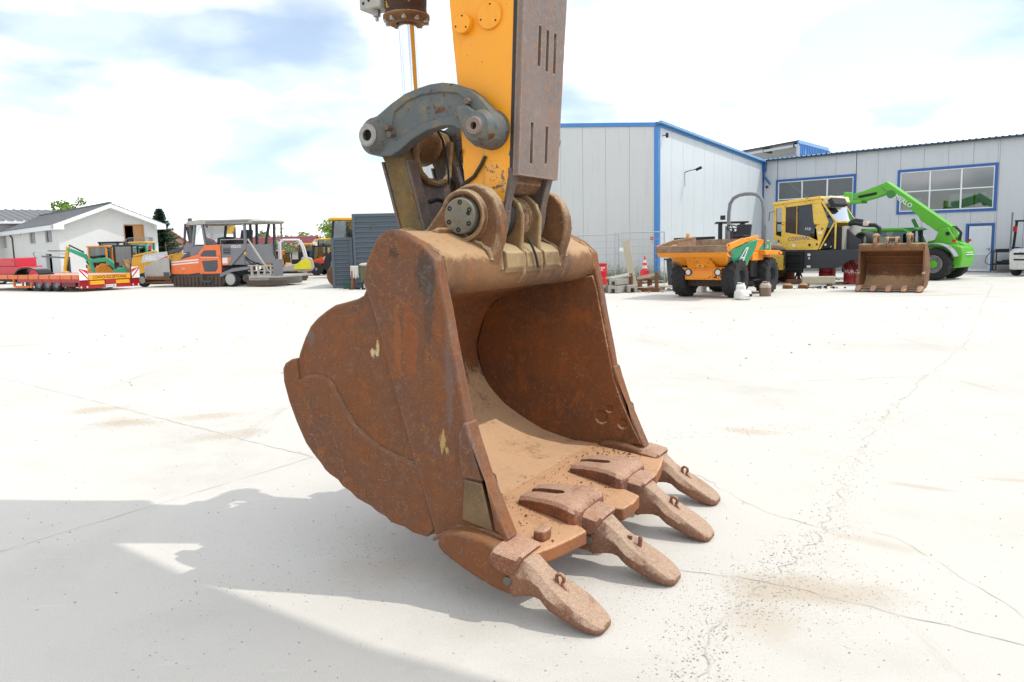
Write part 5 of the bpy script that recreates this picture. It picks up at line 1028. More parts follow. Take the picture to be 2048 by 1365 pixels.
# --- yellow compactor without its engine hood
m_cy = paint('compactor_yellow', '#dfb94c', .45, .25, .12, 2.0); m_cyd = paint('compactor_dirty_yellow', '#c9a238', .5, .4, .3, 2.0)
m_char = plain('charcoal_paint', '#33373b', .45, .1, 2); m_guts = plain('engine_grime', '#26262a', .6, .4, 14, bump=.4)
cpt = thing('road_compactor', 'stripped yellow compactor cab on black chassis, propped on red drums', 'compactor', (11.30, 29.15, 0), math.atan2(.705, -.71))
CY = 1.0
def compactor():
    cabp = [(1.22,3.02),(1.22,1.72),(.60,1.28),(-.72,1.28),(-1.12,2.28),(-.80,3.16)]
    cx = [(1.16,2.95),(1.16,1.80),(.85,1.60)]
    # cab side frames with glass openings: door window, front quarter, rear quarter
    for s, y0 in ((1, CY-.10), (-1, -CY+.02)):
        xs = [1.22, 1.14, .80, .72, -.28, -.36, -.72, -1.12]; m = MB(); y1 = y0+.08
        P = lambda pts: m.prism(pts, 'y', y0, y1)
        top = lambda x: 3.02+(1.22-x)*.069
        P([(1.22,1.72),(1.22,3.02),(1.13,3.025),(1.13,1.66)]); P([(1.13,2.86),(1.13,3.025),(-.80,3.16),(-.80,2.99)])
        P([(.86,1.45),(.86,2.875),(.70,2.885),(.70,1.36)]); P([(1.13,1.66),(1.13,1.86),(.86,1.78),(.86,1.45)])
        P([(.70,1.36),(.70,1.95),(-.30,1.78),(-.72,1.60),(-.72,1.28),(.60,1.28)]); P([(-.44,2.95),(-.80,2.99),(-1.12,2.28),(-.72,1.28),(-.72,1.60),(-.62,2.1),(-.52,2.3)])
        f = obj('cab_side', m, m_cy, cpt)
        yg = y0+.04
        obj('side_glass', MB().add([(.70,yg,1.95),(.70,yg,2.885),(.20,yg,2.92),(.20,yg,1.865)], [(0,1,2,3)]), plain('dark_pane', '#3a2a22', .2, .3, 3) if s > 0 else m_cabglass, f, smooth=0)
        obj('side_glass', MB().add([(.20,yg,1.865),(.20,yg,2.92),(-.44,yg,2.95),(-.52,yg,2.3),(-.62,yg,2.1),(-.30,yg,1.78)], [(0,1,2,3,4,5)]), plain('blue_pane', '#2c3340', .15, .15, 2) if s > 0 else m_cabglass, f, smooth=0)
        obj('quarter_glass', MB().add([(1.13,yg,1.86),(1.13,yg,2.86),(.86,yg,2.875),(.86,yg,1.78)], [(0,1,2,3)]), m_cabglass, f, smooth=0)
        obj('window_bar', MB().b2(.185, .215, yg-.02, yg+.05*s if s > 0 else yg-.05, 1.87, 2.92), m_cyd, f)
        if s > 0:
            d = obj('door_skin', MB().prism([(.74,1.40),(.74,1.93),(-.30,1.75),(-.58,1.62),(-.50,1.36),(.45,1.32)], 'y', y1, y1+.018), m_cy, f, .004)
            text('door_text', 'CONVAAL', plain('faded_lettering', '#7d6a78', .6), d, .20, TM((.08, y1+.02, 1.70), (-1,0,.0), (0,0,1)) @ Matrix.Rotation(R(3), 4, 'Z'), .001, .004)
            text('door_text', '037 - 125 - 31', plain('faded_lettering_small', '#a08e50', .6), d, .085, TM((.08, y1+.02, 1.55), (-1,0,0), (0,0,1)), .001)
            text('glass_text', 'FASI', m_white, f, .14, TM((-.28, yg+.012, 2.05), (-1,0,0), (0,0,1)), .001)
            obj('sticker', MB().b2(.36, .24, y1+.018, y1+.022, 1.40, 1.51), m_white, d); obj('door_lock', MB().cyl((-.38,y1,1.46), (-.38,y1+.03,1.46), .055, n=14), m_black, d)
            for (x, z) in ((.98,1.62), (-.68,1.48), (-.62,2.18)): obj('grommet', MB().cyl((x,y1-.01,z), (x,y1+.012,z), .04, n=12), m_black, f)
            obj('sticker', MB().b2(-.72, -.88, y1, y1+.004, 1.86, 1.95), m_white, f)
    obj('cab_roof', MB().add([(1.3,-CY-.02,2.98),(-.84,-CY-.02,3.13),(-.84,CY+.02,3.13),(1.3,CY+.02,2.98),(1.26,-CY,3.10),(-.80,-CY,3.24),(-.80,CY,3.24),(1.26,CY,3.10)], [(0,3,2,1),(4,5,6,7),(0,1,5,4),(1,2,6,5),(2,3,7,6),(3,0,4,7)]), m_cy, cpt, .03, 3)
    obj('roof_cap', MB().box((-.98,.0,3.08), (.34,1.7,.24), 0, 0, R(20)), plain('pale_cap', '#d9cfa0', .5), cpt, .04); obj('torn_headliner', MB().box((-1.18,.3,3.0), (.2,1.2,.3), 0, 0, R(30)), m_guts, cpt, .03)
    obj('front_glass', MB().add([(1.2,-CY+.1,1.75),(1.2,CY-.1,1.75),(1.2,CY-.1,2.98),(1.2,-CY+.1,2.98)], [(0,1,2,3)]), m_cabglass, cpt, smooth=0)
    rg = MB().add([(-.84,-CY+.08,3.05),(-.84,CY-.08,3.05),(-1.42,CY-.15,2.3),(-1.42,-CY+.15,2.3)], [(0,1,2,3)]); obj('rear_glass', rg, m_cabglass, cpt, smooth=0)
    obj('rear_pillar', MB().beam((-.82,CY-.06,3.05), (-1.4,CY-.1,2.28), .05, .06).beam((-1.4,-CY+.1,2.28), (-1.4,CY-.1,2.28), .06, .06).beam((-.82,-CY+.06,3.05), (-1.4,-CY+.1,2.28), .05, .06).beam((-1.4,CY-.1,2.3), (-1.4,CY-.1,1.3), .05, .05), m_cy, cpt)
    obj('seat', MB().b2(-.3, .2, -.3, .3, 1.35, 1.75).b2(-.35, -.2, -.3, .3, 1.7, 2.4), m_black, cpt, .05); obj('cab_floor', MB().b2(-.7, 1.1, -CY+.1, CY-.1, 1.22, 1.30), m_char, cpt)
    obj('mirror_arm', MB().tube([(1.18,CY,2.75),(1.32,CY+.15,2.72),(1.34,CY+.16,2.4)], .015, 6), m_black, cpt)
    obj('hood_shell', MB().beam((-.78,CY-.06,1.3), (-1.34,CY-.10,2.25), .03, .05).beam((-1.34,CY-.1,2.25), (-1.5,CY-.1,2.28), .03, .05), m_cy, cpt)
    obj('engine', MB().box((-1.12,.25,1.70), (.5,1.1,.75)).box((-1.45,.15,1.55), (.4,1.0,.5)).cyl((-1.0,.7,1.5), (-1.0,.85,1.5), .2).cyl((-1.25,.72,1.9), (-1.25,.86,1.9), .12), m_guts, cpt, .03)
    obj('engine_label', MB().b2(-1.02, -.94, .86, .865, 1.42, 1.5).b2(-1.2, -1.1, .81, .815, 1.36, 1.42), m_white, cpt)
    obj('radiator', MB().b2(-1.62, -1.72, -.7, .8, 1.28, 2.12), m_valve, cpt); obj('radiator_core', MB().b2(-1.36, -1.615, -.68, .78, 1.28, 2.10), m_guts, cpt)
    obj('shroud', MB().prism([(-1.74,1.28),(-1.74,2.02),(-2.05,1.75),(-2.32,1.60),(-2.32,1.28)], 'y', .5, .62), m_char, cpt); obj('air_duct', MB().lathe([(.27,0),(.30,.1),(.27,.9),(.22,.9)], (-2.28,-.3,1.62), 'y', 18), m_black, cpt)
    obj('exhaust_hose', MB().tube([(-1.66,.3,2.18),(-1.9,.32,2.22),(-2.3,.3,2.14),(-2.7,.3,2.12),(-2.86,.3,2.02),(-2.88,.3,1.78)], .075, 10), m_black, cpt); obj('muffler', MB().tube([(-1.6,.1,2.2),(-1.85,.1,2.3),(-2.1,.1,2.26)], .10, 10), m_guts, cpt); obj('pale_bottle', MB().box((-2.35,.3,2.18), (.22,.2,.16)), plain('dusty_pink', '#c9b5a6', .7), cpt, .03)
    obj('chassis', MB().prism([(.62,1.26),(-3.75,1.26),(-3.75,.78),(-2.1,.90),(-1.45,.60),(.30,.58),(.62,.70)], 'y', -CY+.1, CY-.02), m_char, cpt, .012)
    obj('chassis_plate', MB().prism([(-2.55,1.24),(-3.95,1.24),(-3.95,.42),(-3.1,.42),(-3.05,.74),(-2.5,.80)], 'y', CY-.015, CY+.01), m_char, cpt)
    obj('weld_rib', MB().beam((-2.55,CY+.0,1.26), (-2.55,CY,.86), .03, .03).beam((-2.3,CY,.80), (-3.7,CY,.86), .03, .03), m_fork, cpt)
    lad = MB().b2(.62, .56, CY-.02, CY+.10, .42, 1.22).b2(-.08, -.14, CY-.02, CY+.10, .42, 1.22)
    for z in (.55, .82, 1.1): lad.b2(-.08, .56, CY, CY+.1, z, z+.035)
    obj('ladder', lad, m_black, cpt); obj('tank_plate', MB().b2(-.1, .58, CY-.06, CY-.015, .42, 1.22), m_black, cpt)
    obj('decal', MB().b2(-.30, -.42, CY-.015, CY-.01, 1.05, 1.14).b2(-.34, -.40, CY-.015, CY-.01, .93, 1.0), m_white, cpt); obj('decal', MB().b2(-.28, -.44, CY-.015, CY-.01, .62, .70), m_white, cpt)
    fy = obj('drum_frame', MB().prism([(.75,.52),(3.1,.52),(3.25,.75),(3.1,1.12),(1.95,1.2),(.75,1.08)], 'y', .72, .98).prism([(.75,.52),(3.1,.52),(3.25,.75),(3.1,1.12),(.75,1.08)], 'y', -.98, -.85), m_cy, cpt, .015)
    for z in (.6, .7, .8, .9, 1.0): obj('frame_hole', MB().cyl((1.32,.97,z), (1.32,.986,z), .03, n=10), m_black, fy)
    for z in (.92, .78): obj('frame_hole', MB().cyl((1.85,.97,z), (1.85,.986,z), .03, n=10), m_black, fy)
    obj('articulation', MB().b2(.55, .85, -.3, .3, .5, 1.0).cyl((.72,.5,.45), (.72,.5,1.05), .1).b2(.6, .95, .3, .95, .60, .68), m_cyd, cpt, .01)
    obj('roller_drum', MB().cyl((2.05,-.82,.75), (2.05,.70,.75), .74, n=40), m_rust_tan, cpt); obj('drum_scraper', MB().prism([(1.25,1.18),(1.35,1.24),(2.0,1.52),(2.9,1.40),(3.1,1.25),(2.9,1.32),(2.0,1.44)], 'y', .1, .72), m_rust, cpt, .01)
    obj('hose_bundle', MB().tube([(-1.9,.6,.8),(-2.1,.7,.55),(-2.35,.75,.35),(-2.5,.75,.1)], .025, 6).tube([(-2.0,.6,.8),(-2.3,.7,.5),(-2.2,.75,.3),(-2.55,.78,.2)], .02, 6), m_black, cpt)
compactor(); cpt.scale = (.87, 1, .97)
# drums
m_red = paint('drum_red', '#c11a1c', .35, .12, .04, 2); m_dred = paint('drum_dark_red', '#9c1c20', .35, .12, .05, 2)
def drum(label, loc, r, h, mat, rz=0, words=(), group=None, tilt=0):
    d = thing('steel_drum', label, 'drum', loc, rz, group); d.rotation_euler = (0, tilt, rz)
    p = [(.01,0),(r,0),(r+.012,.01),(r,.03)]
    for z in (h*.335, h*.665): p += [(r,z-.03),(r+.014,z),(r,z+.03)]
    p += [(r,h-.03),(r+.012,h-.01),(r-.01,h),(r-.02,h-.02),(.01,h-.02)]
    b = obj('barrel', MB().lathe(p, n=32), mat, d)
    obj('bung', MB().cyl((r*.6,0,h-.02), (r*.6,0,h+.005), .03, n=10), m_steel, b)
    for (w, z, s) in words:   # lettering wrapped on the facing side
        t = text('lettering', w, m_white, b, s, Matrix.Identity(4), .001, .003)
        for v in t.data.vertices:
            x, y = v.co.x, v.co.y; a = x/r-math.pi/2; rr = r+.004+v.co.z; v.co = (math.cos(a)*rr, math.sin(a)*rr, z+y)
    return d
drum('bright red drum with white lettering beside the mesh fence', (3.40, 29.75, 0), .29, .88, m_red, R(-4), (('PETRU BAZI', .72, .085), ('STATE', .62, .085)))
drum('red drum half hidden behind the bucket edge', (3.02, 30.15, 0), .29, .88, m_red, 0)
drum('red drum propping the black chassis near its middle', (11.72, 28.75, 0), .29, .585, m_dred, R(-20))
drum('dark red drum with white lettering beside the five-toothed bucket', (12.28, 27.85, 0), .31, .88, m_dred, R(-34), (('WURTH', .44, .17),))
sd_ = thing('support_drum', 'rusty brown steel cylinder propping the compactor front frame', 'drum', (10.9, 30.6, 0), 0); obj('barrel', MB().lathe([(.01,0),(.30,0),(.30,.05),(.28,.08),(.28,.5),(.30,.53),(.30,.56),(.01,.56)], n=24), m_rust, sd_); obj('bracket', MB().b2(.42, .48, -.1, .1, 0, .55).beam((.45,0,.5), (.6,-.1,0), .05, .05).beam((.45,0,.5), (.32,.1,0), .05, .05), m_black, sd_)

# --- telehandler
m_gr = paint('telehandler_green', '#59ad2c', .4, .15, 0, 2.0); m_grd = paint('telehandler_dark_green', '#2f7a35', .4, .15, 0, 2.0); m_fend = plain('fender_grey', '#8d8f96', .55, .08, 3)
tl = thing('telehandler', 'bright green telehandler with boom raised in front of the workshop', 'telehandler', (15.45, 30.65, 0), math.atan2(.747, -.665))
def tele():
    for (x, y) in ((-1.5,.86), (-1.5,-.86), (1.4,.86), (1.4,-.86)): wheel(tl, x, y, .60, .46, .33, m_tyre, m_rimg, m_gr, 14, 1 if y > 0 else -1)
    obj('chassis', MB().b2(-1.5, 2.2, -.55, .55, .5, .95), m_grd, tl, .02)
    rc_ = obj('counterweight', MB().prism([(-1.35,.95),(-1.35,1.25),(-2.0,1.32),(-2.32,1.22),(-2.38,.95),(-2.30,.48),(-1.9,.42),(-1.5,.6)], 'y', -.62, .62), m_gr, tl, .06, 3)
    obj('rear_panel', MB().b2(-2.40, -2.37, -.35, .35, .92, .95).b2(-2.40, -2.37, -.30, .30, 1.0, 1.03), m_white, rc_)
    obj('engine_cover', MB().prism([(-.9,.9),(-.9,1.45),(-1.6,1.58),(-2.25,1.30),(-2.25,.9)], 'y', -.55, .05), m_gr, tl, .05)
    for s in (-1, 1):
        pr = [(-1.5+.78*math.cos(t), .66+.72*math.sin(t)) for t in [R(18+12*k) for k in range(13)]]; pin_ = [(-1.5+.74*math.cos(t), .66+.68*math.sin(t)) for t in [R(18+12*k) for k in range(13)]]
        obj('fender', MB().prism(pr+pin_[::-1], 'y', s*.62, s*1.10), m_fend, tl, .01)
        obj('tail_lamp', MB().b2(-2.15, -2.05, s*.70, s*.84, 1.40, 1.50), plain('tail_red', '#b5231c', .3), tl)
    obj('boom_carrier', MB().prism([(-1.9,1.25),(-1.0,1.25),(-.6,1.0),(-.7,.9),(-1.2,1.1),(-1.95,1.1)], 'y', -.28, -.16).prism([(-2.15,1.25),(-1.75,1.95),(-1.45,1.9),(-1.2,1.25)], 'y', -.30, -.20).prism([(-2.15,1.25),(-1.75,1.95),(-1.45,1.9),(-1.2,1.25)], 'y', .32, .42), m_gr, tl, .02)
    # boom: two telescoping boxes, then the bent nose
    b0, b1 = Vector((-1.85,.06,1.75)), Vector((.70,.06,3.60)); d = (b1-b0).normalized()
    bo = obj('boom', MB().prism([(b0.x-.05,b0.z+.18),(b1.x-.06,b1.z+.22),(b1.x+.12,b1.z+.02),(b1.x-.22,b1.z-.24),(-.60,2.44),(-.72,2.24),(-1.3,1.82),(-1.9,1.55)], 'y', -.16, .28), m_gr, tl, .02)
    text('boom_text', 'MERLO', m_white, bo, .24, TM((b0.x*.30+b1.x*.70,.292,b0.z*.30+b1.z*.70-.04), (-d.x,0,-d.z), (-d.z,0,d.x)), .001, .004)
    obj('boom_disc', MB().cyl((.42,.28,3.30), (.42,.30,3.30), .16, n=20), m_grd, bo)
    obj('boom_nose', MB().prism([(b1.x-.12,b1.z+.2),(b1.x+.10,b1.z+.14),(1.55,3.50),(1.95,3.42),(1.95,3.20),(1.5,3.10),(1.1,3.18),(.62,3.32),(.35,3.30)], 'y', -.10, .22), m_gr, bo, .03)
    fh = obj('fork_head', MB().b2(1.55, 2.25, -.25, -.15, 3.02, 3.16).b2(1.55, 2.25, .27, .37, 3.02, 3.16).b2(2.15, 2.27, -.25, .37, 3.02, 3.16).b2(2.17, 2.27, -.25, .37, 3.16, 3.50), m_gr, bo, .02)
    obj('nose_ram', MB().cyl((1.0,.24,3.38), (1.7,.24,3.28), .05, n=10), m_black, fh)
    obj('lift_ram', MB().cyl((-.9,.05,1.2), (-.35,.05,2.3), .07, n=12), m_grd, tl)
    for k in range(3): obj('hydraulic_line', MB().tube([(-1.6,.25-.1*k,1.95),(-1.9,.25-.1*k,1.98),(-2.1,.22-.1*k,1.75),(-2.05,.2-.1*k,1.45)], .02, 6), m_black, tl)
    obj('pivot_pin', MB().cyl((-1.75,-.34,1.72), (-1.75,.46,1.72), .07, n=14), m_black, tl)
    obj('exhaust', MB().tube([(-1.5,-.42,1.5),(-1.52,-.42,1.85),(-1.62,-.42,2.0)], .055, 8), m_black, tl)
    # cab on the side nearest the camera
    cb_ = obj('cab_base', MB().b2(-.55, 1.15, .30, 1.02, .55, 1.15), m_gr, tl, .03)
    obj('cab_roof', MB().prism([(1.75,1.93),(1.5,1.98),(-.75,1.98),(-.95,1.90),(-.75,1.84),(1.6,1.82)], 'y', .12, 1.06), m_grd, cb_, .02)
    ar = [(-.72,1.02,1.1),(-.68,1.02,1.6),(-.60,1.02,1.82),(-.40,1.02,1.93),(.9,1.02,1.93),(1.15,1.02,1.84),(1.45,1.02,1.5)]
    obj('cab_arch', MB().tube(ar, .055, 8), m_gr, cb_); obj('cab_pillar', MB().b2(-.80, -.68, .92, 1.02, 1.1, 1.85), m_black, cb_); obj('cab_pillar', MB().b2(-.80, -.70, .20, .30, 1.1, 1.85), m_black, cb_)
    obj('cab_glass', MB().add([(-.66,.99,1.12),(1.35,.99,1.12),(1.1,.99,1.82),(-.5,.99,1.88)], [(0,1,2,3)]), m_cabglass, cb_, smooth=0); obj('cab_glass', MB().add([(-.74,.28,1.12),(-.74,.98,1.12),(-.72,.98,1.84),(-.72,.28,1.84)], [(0,1,2,3)]), m_cabglass, cb_, smooth=0)
    obj('seat', MB().b2(-.4, .1, .4, .85, 1.1, 1.3).b2(-.45, -.3, .4, .85, 1.2, 1.75), m_black, cb_, .04)
tele()

# --- second bucket with five teeth
b2 = thing('spare_bucket', 'rusty five-toothed bucket standing upright before the green telehandler', 'bucket', (11.35, 23.22, 0), math.atan2(-.80, -.60))
def spare():
    W2_ = 1.72; out = [(-.10,1.42),(-.18,1.44),(-.45,1.38),(-.72,1.18),(-.92,.88),(-.98,.60),(-.90,.36),(-.70,.18),(-.45,.10),(-.1,.085)]; inn = []
    for i, p in enumerate(out):
        a = Vector(out[max(0, i-1)]); b = Vector(out[min(len(out)-1, i+1)]); d = (b-a).normalized(); q = Vector(p)+Vector((-d.y, d.x))*.04; inn.append((q.x, q.y))
    obj('shell', MB().prism(out+inn[::-1], 'y', -W2_/2, W2_/2), m_rust_in, b2, smooth=45)
    for s in (-1, 1):
        sp = obj('side_plate', MB().prism([(.02,.09),(-.02,.5),(-.03,.9),(-.02,1.42),(-.18,1.44),(-.45,1.38),(-.72,1.18),(-.92,.88),(-.98,.60),(-.90,.36),(-.70,.18),(-.45,.10)], 'y', s*(W2_/2), s*(W2_/2+.05)), m_rust_tan, b2, .008)
        obj('side_cutter', MB().prism([(.10,.10),(.05,.55),(-.06,.62),(-.12,.5),(-.1,.1)], 'y', s*(W2_/2-.01), s*(W2_/2+.075)), m_rust_tan, sp, .01)
    obj('torque_tube', MB().prism([(0,1.43),(-.30,1.45),(-.34,1.3),(-.1,1.2),(.02,1.24),(.035,1.34)], 'y', -W2_/2, W2_/2), m_rust_tan, b2, smooth=40)
    obj('cutting_lip', MB().prism([(.16,.06),(.16,.13),(-.5,.14),(-.5,.085)], 'y', -W2_/2, W2_/2), m_rust_tan, b2, .006)
    for i in range(5):
        y = -.84+.42*i; m = MB(); rings = []
        for (x, w, zt, zb) in ((.32,.03,.04,.015),(.305,.06,.06,.008),(.25,.085,.11,.005),(.18,.09,.16,.01),(.10,.095,.20,.04),(.04,.10,.215,.06),(-.02,.09,.20,.08),(-.08,.06,.15,.10)): rings.append([Vector((x, y+a, z)) for a, z in sup(w, zt, zb, 14, 2.8)])
        obj('tooth', m.loft(rings), m_rust_tooth, b2, smooth=45)
    for y in (-.46, .46): obj('hinge_ear', MB().prism([(-.5,1.42),(-.46,1.58),(-.36,1.72),(-.22,1.76),(-.10,1.70),(-.03,1.56),(.03,1.42),(.03,1.26),(-.3,1.3)], 'y', y-.05, y+.05), m_ear, b2, .015); obj('ear_boss', MB().cyl((-.22,y-.09,1.63), (-.22,y+.09,1.63), .10, n=20), m_ear, b2, .01)
    obj('centre_ear', MB().prism([(-.4,1.42),(-.3,1.62),(-.2,1.65),(-.08,1.6),(.02,1.42),(.02,1.26),(-.3,1.3)], 'y', -.16, -.09).prism([(-.4,1.42),(-.3,1.62),(-.2,1.65),(-.08,1.6),(.02,1.42),(.02,1.26),(-.3,1.3)], 'y', .09, .16).cyl((-.18,-.2,1.58), (-.18,.2,1.58), .06, n=14), m_ear, b2, .008)
    for (z, x) in ((1.05,-.78), (.78,-.92), (.5,-.92)): obj('wear_bar', MB().beam((x+.07,-W2_/2,z), (x+.07,W2_/2,z), .03, .03), m_rust_tan, b2)
spare()

# --- forklift and welding cart at the right edge
fl_ = thing('forklift', 'white forklift with overhead guard at the right edge of the photo', 'forklift', (21.0, 30.9, 0), R(28))
m_fw = paint('forklift_white', '#d5d5d2', .5, .25, .18, 2.5)
obj('body', MB().prism([(-1.15,.25),(-1.2,.95),(-1.0,1.08),(.3,1.08),(.75,.7),(.75,.25)], 'y', -.5, .5), m_fw, fl_, .06, 3); obj('vent', MB().b2(-1.22, -1.15, -.3, .3, .84, .92), m_black, fl_); obj('vent', MB().b2(-1.20, -1.13, -.3, .3, .62, .68), m_black, fl_)
gd = obj('overhead_guard', MB().beam((-1.0,-.45,1.05), (-.85,-.45,2.15), .07, .07).beam((-1.0,.45,1.05), (-.85,.45,2.15), .07, .07).beam((.6,-.45,.9), (.35,-.45,2.15), .07, .07).beam((.6,.45,.9), (.35,.45,2.15), .07, .07).b2(-.9, .4, -.5, .5, 2.13, 2.19), m_black, fl_); obj('lamp', MB().b2(-1.0, -.9, .40, .5, 1.75, 1.95), plain('lamp_red', '#b5231c', .3), gd); obj('lamp', MB().b2(-1.0, -.9, -.5, -.40, 1.75, 1.95), plain('lamp_red2', '#b5231c', .3), gd)
obj('seat', MB().b2(-.5, 0, -.25, .25, 1.08, 1.25).b2(-.55, -.42, -.25, .25, 1.2, 1.65), plain('seat_blue', '#2d47a8', .6), fl_, .04); obj('gas_pipe', MB().beam((-1.12,.5,.9), (-1.08,.5,2.5), .05, .05), m_frameg, fl_)
for (x, y) in ((-.75,.42), (-.75,-.42), (.55,.45), (.55,-.45)): wheel(fl_, x, y, .29, .2, .15)
obj('mast', MB().b2(.85, .95, -.35, -.25, .1, 2.3).b2(.85, .95, .25, .35, .1, 2.3).b2(.88, .95, -.35, .35, 1.0, 1.1), m_black, fl_)
ct = thing('welding_cart', 'dark steel cart with cables and tools beside the white door', 'cart', (21.35, 33.5, 0), math.atan2(-.7046, .7096))
obj('top_shelf', MB().b2(-.45, .75, -.3, .3, .88, .93), m_guts, ct); obj('lower_shelf', MB().b2(-.45, .75, -.3, .3, .35, .40), m_guts, ct)
for x in (-.43, .70):
    for y in (-.28, .28): obj('leg', MB().b2(x-.02, x+.02, y-.02, y+.02, .08, .88), m_black, ct); obj('castor', MB().cyl((x,y-.02,.05), (x,y+.02,.05), .05, n=10), m_valve, ct)
stuff(obj('tool_pile', MB().box((-.1,0,.98), (.6,.4,.1), .3).box((.4,.05,1.0), (.35,.3,.14), -.2).box((.1,0,.48), (.5,.4,.15), .2).cyl((-.3,-.2,.46), (.4,-.1,.46), .06), m_guts, ct, .02)); obj('cable', MB().tube([(-.3,-.28,1.0),(-.5,-.3,.95),(-.68,-.3,.7),(-.72,-.3,.45),(-.55,-.3,.35),(-.35,-.3,.42)], .016, 6).tube([(.1,-.25,1.02),(.3,-.3,1.1),(.55,-.28,1.08)], .016, 6), m_black, ct)

# --- fence, cone, bin and rubble by the hall
m_galv = plain('galvanised', '#a9adb0', .4, .08, 6, .3)
def fence(label, p, q, h, nv=22, nh=7):
    p, q = Vector((*p, 0)), Vector((*q, 0)); L = (q-p).length; f = thing('mesh_fence', label, 'fence', p, math.atan2((q-p).y, (q-p).x), 'mesh fence panels by the hall'); 
    for x in (0, L): obj('post', MB().cyl((x,0,0), (x,0,h), .021, n=8), m_galv, f)
    obj('rail', MB().cyl((0,0,h), (L,0,h), .02, n=8), m_galv, f); obj('rail', MB().cyl((0,0,.14), (L,0,.14), .018, n=8), m_galv, f)
    w = MB()
    for i in range(1, nh): w.beam((0,0,.14+(h-.14)*i/nh), (L,0,.14+(h-.14)*i/nh), .010, .010)
    for i in range(1, nv): w.beam((L*i/nv,.008,.14), (L*i/nv,.008,h), .004, .004)
    stuff(obj('mesh_wires', w, m_galv, f, smooth=0)); return f
f1 = fence('mesh fence panel standing before the blue hall corner', (4.02, 29.9), (5.95, 30.1), 2.03); fence('mesh fence panel behind the red drums', (2.72, 30.9), (4.35, 31.2), 1.98); fence('mesh fence panel starting at the bucket edge', (1.0, 31.0), (2.66, 30.9), 1.95)
obj('warning_tag', MB().b2(1.38, 1.50, -.03, -.02, 1.72, 1.85), plain('tag_red', '#b3303c', .5), f1); obj('paper_tag', MB().box((.32,-.02,1.38), (.32,.01,.14), 0, 0, R(6)), m_white, f1)
text('tag_text', 'H', m_white, f1, .11, TM((1.44,-.034,1.785), (1,0,0), (0,0,1)), .001); text('tag_text', '+', plain('tag_red2', '#b3303c', .5), f1, .16, TM((1.44,-.03,1.63), (1,0,0), (0,0,1)), .001)
cn = thing('traffic_cone', 'red and white traffic cone on a wooden trestle by the fence', 'cone', (4.99, 28.9, .30)); m_cr = paint('cone_red', '#d23a3a', .5, .2); m_cw = plain('cone_white', '#d8d4cf', .6)
zs = [(.0,.16),(.16,.145),(.26,.125),(.36,.105),(.47,.083),(.57,.066),(.68,.048),(.78,.03)]
obj('base', MB().box((0,0,.02), (.38,.38,.04)).lathe([(.17,.04),(.18,.05),(.165,.30),(.17,.31),(.14,.32)], n=20), m_cr, cn, .01)
for i in range(len(zs)-1): obj('band', MB().lathe([(zs[i][1],zs[i][0]+.02),(zs[i+1][1],zs[i+1][0]+.02)], n=20), m_cr if i % 2 == 0 else m_cw, cn)
obj('cap', MB().sphere((0,0,.80), .035, 10, 6), m_cr, cn)
bn = thing('wheelie_bin', 'dark grey wheeled refuse bin behind the dumper tyre', 'bin', (6.05, 28.3, 0), R(-30)); m_bin = plain('bin_plastic', '#3b3e42', .55, .12, 4)
obj('body', MB().loft([[Vector((x*.24,y*.26,.05)) for x, y in ((-1,-1),(1,-1),(1,1),(-1,1))], [Vector((x*.29,y*.33,.98)) for x, y in ((-1,-1),(1,-1),(1,1),(-1,1))]]), m_bin, bn, .02); obj('lid', MB().prism([(-.34,.98),(.36,.98),(.36,1.03),(0,1.08),(-.38,1.04)], 'y', -.37, .37), m_bin, bn, .02); obj('wheel', MB().cyl((.25,-.28,.1), (.25,.28,.1), .1, n=14), m_black, bn)
m_old = NT('weathered_wood'); _n = m_old.noise(3, 7, .65, .8, co=m_old.map(sc=(6, 6, 1.2))); m_old = m_old.fin(m_old.mix(_n, lin('#8d8470'), lin('#bdb5a0')), .85)
pk = obj('plank', MB().box((0,0,.9), (.26,.07,1.8)), m_old, None, .006); pk.location = (4.38, 27.6, .0); pk.rotation_euler = (R(-14), R(-11), R(-15)); tag(pk, 'weathered wide plank leaning upright against the fence', 'plank')
m_blk = plain('concrete_block', '#9a988f', .9, .12, 7, bump=.3)
def ublock(label, loc, rz, L=.9, s=1.0, tilt=0):
    o = obj('concrete_block', MB().prism([(-.17*s,0),(.17*s,0),(.17*s,.22*s),(.07*s,.22*s),(.06*s,.09*s),(-.06*s,.09*s),(-.07*s,.22*s),(-.17*s,.22*s)], 'y', -L/2, L/2), m_blk, None, .012); o.location = loc; o.rotation_euler = (R(180)+tilt, 0, rz); tag(o, label, 'block', 'concrete channel blocks by the fence'); return o
ublock('channel shaped concrete block lying alone left of the block pile', (3.05, 26.0, .24), R(25), .35, 1.05)
ublock('long concrete block at the bottom of the pile', (3.68, 25.9, .24), R(-35), 1.2, 1.05)
ublock('short concrete block at the right end of the pile', (3.98, 25.75, .24), R(10), .4, 1.0)
ublock('concrete block laid second from the top of the pile', (3.72, 26.0, .46), R(-38), 1.15, .9)
pl = obj('paving_slab', MB().box((0,0,0), (.95,.42,.06)), m_blk, None, .01); pl.location = (3.70, 26.1, .52); pl.rotation_euler = (R(3), R(-7), R(30)); tag(pl, 'thin paving slab on top of the concrete block pile', 'slab')
fs_ = obj('stone_flake', MB().prism([(-.22,-.1),(.15,-.12),(.22,.05),(-.1,.12)], 'z', 0, .06), m_blk, None, .01); fs_.location = (2.78, 26.2, 0); tag(fs_, 'flat broken stone left of the channel blocks', 'stone')
m_beam = rust_mat('brown_timber', '#8a5c3e', '#96663f', '#6f4c38', '#a98360', .5, .1)
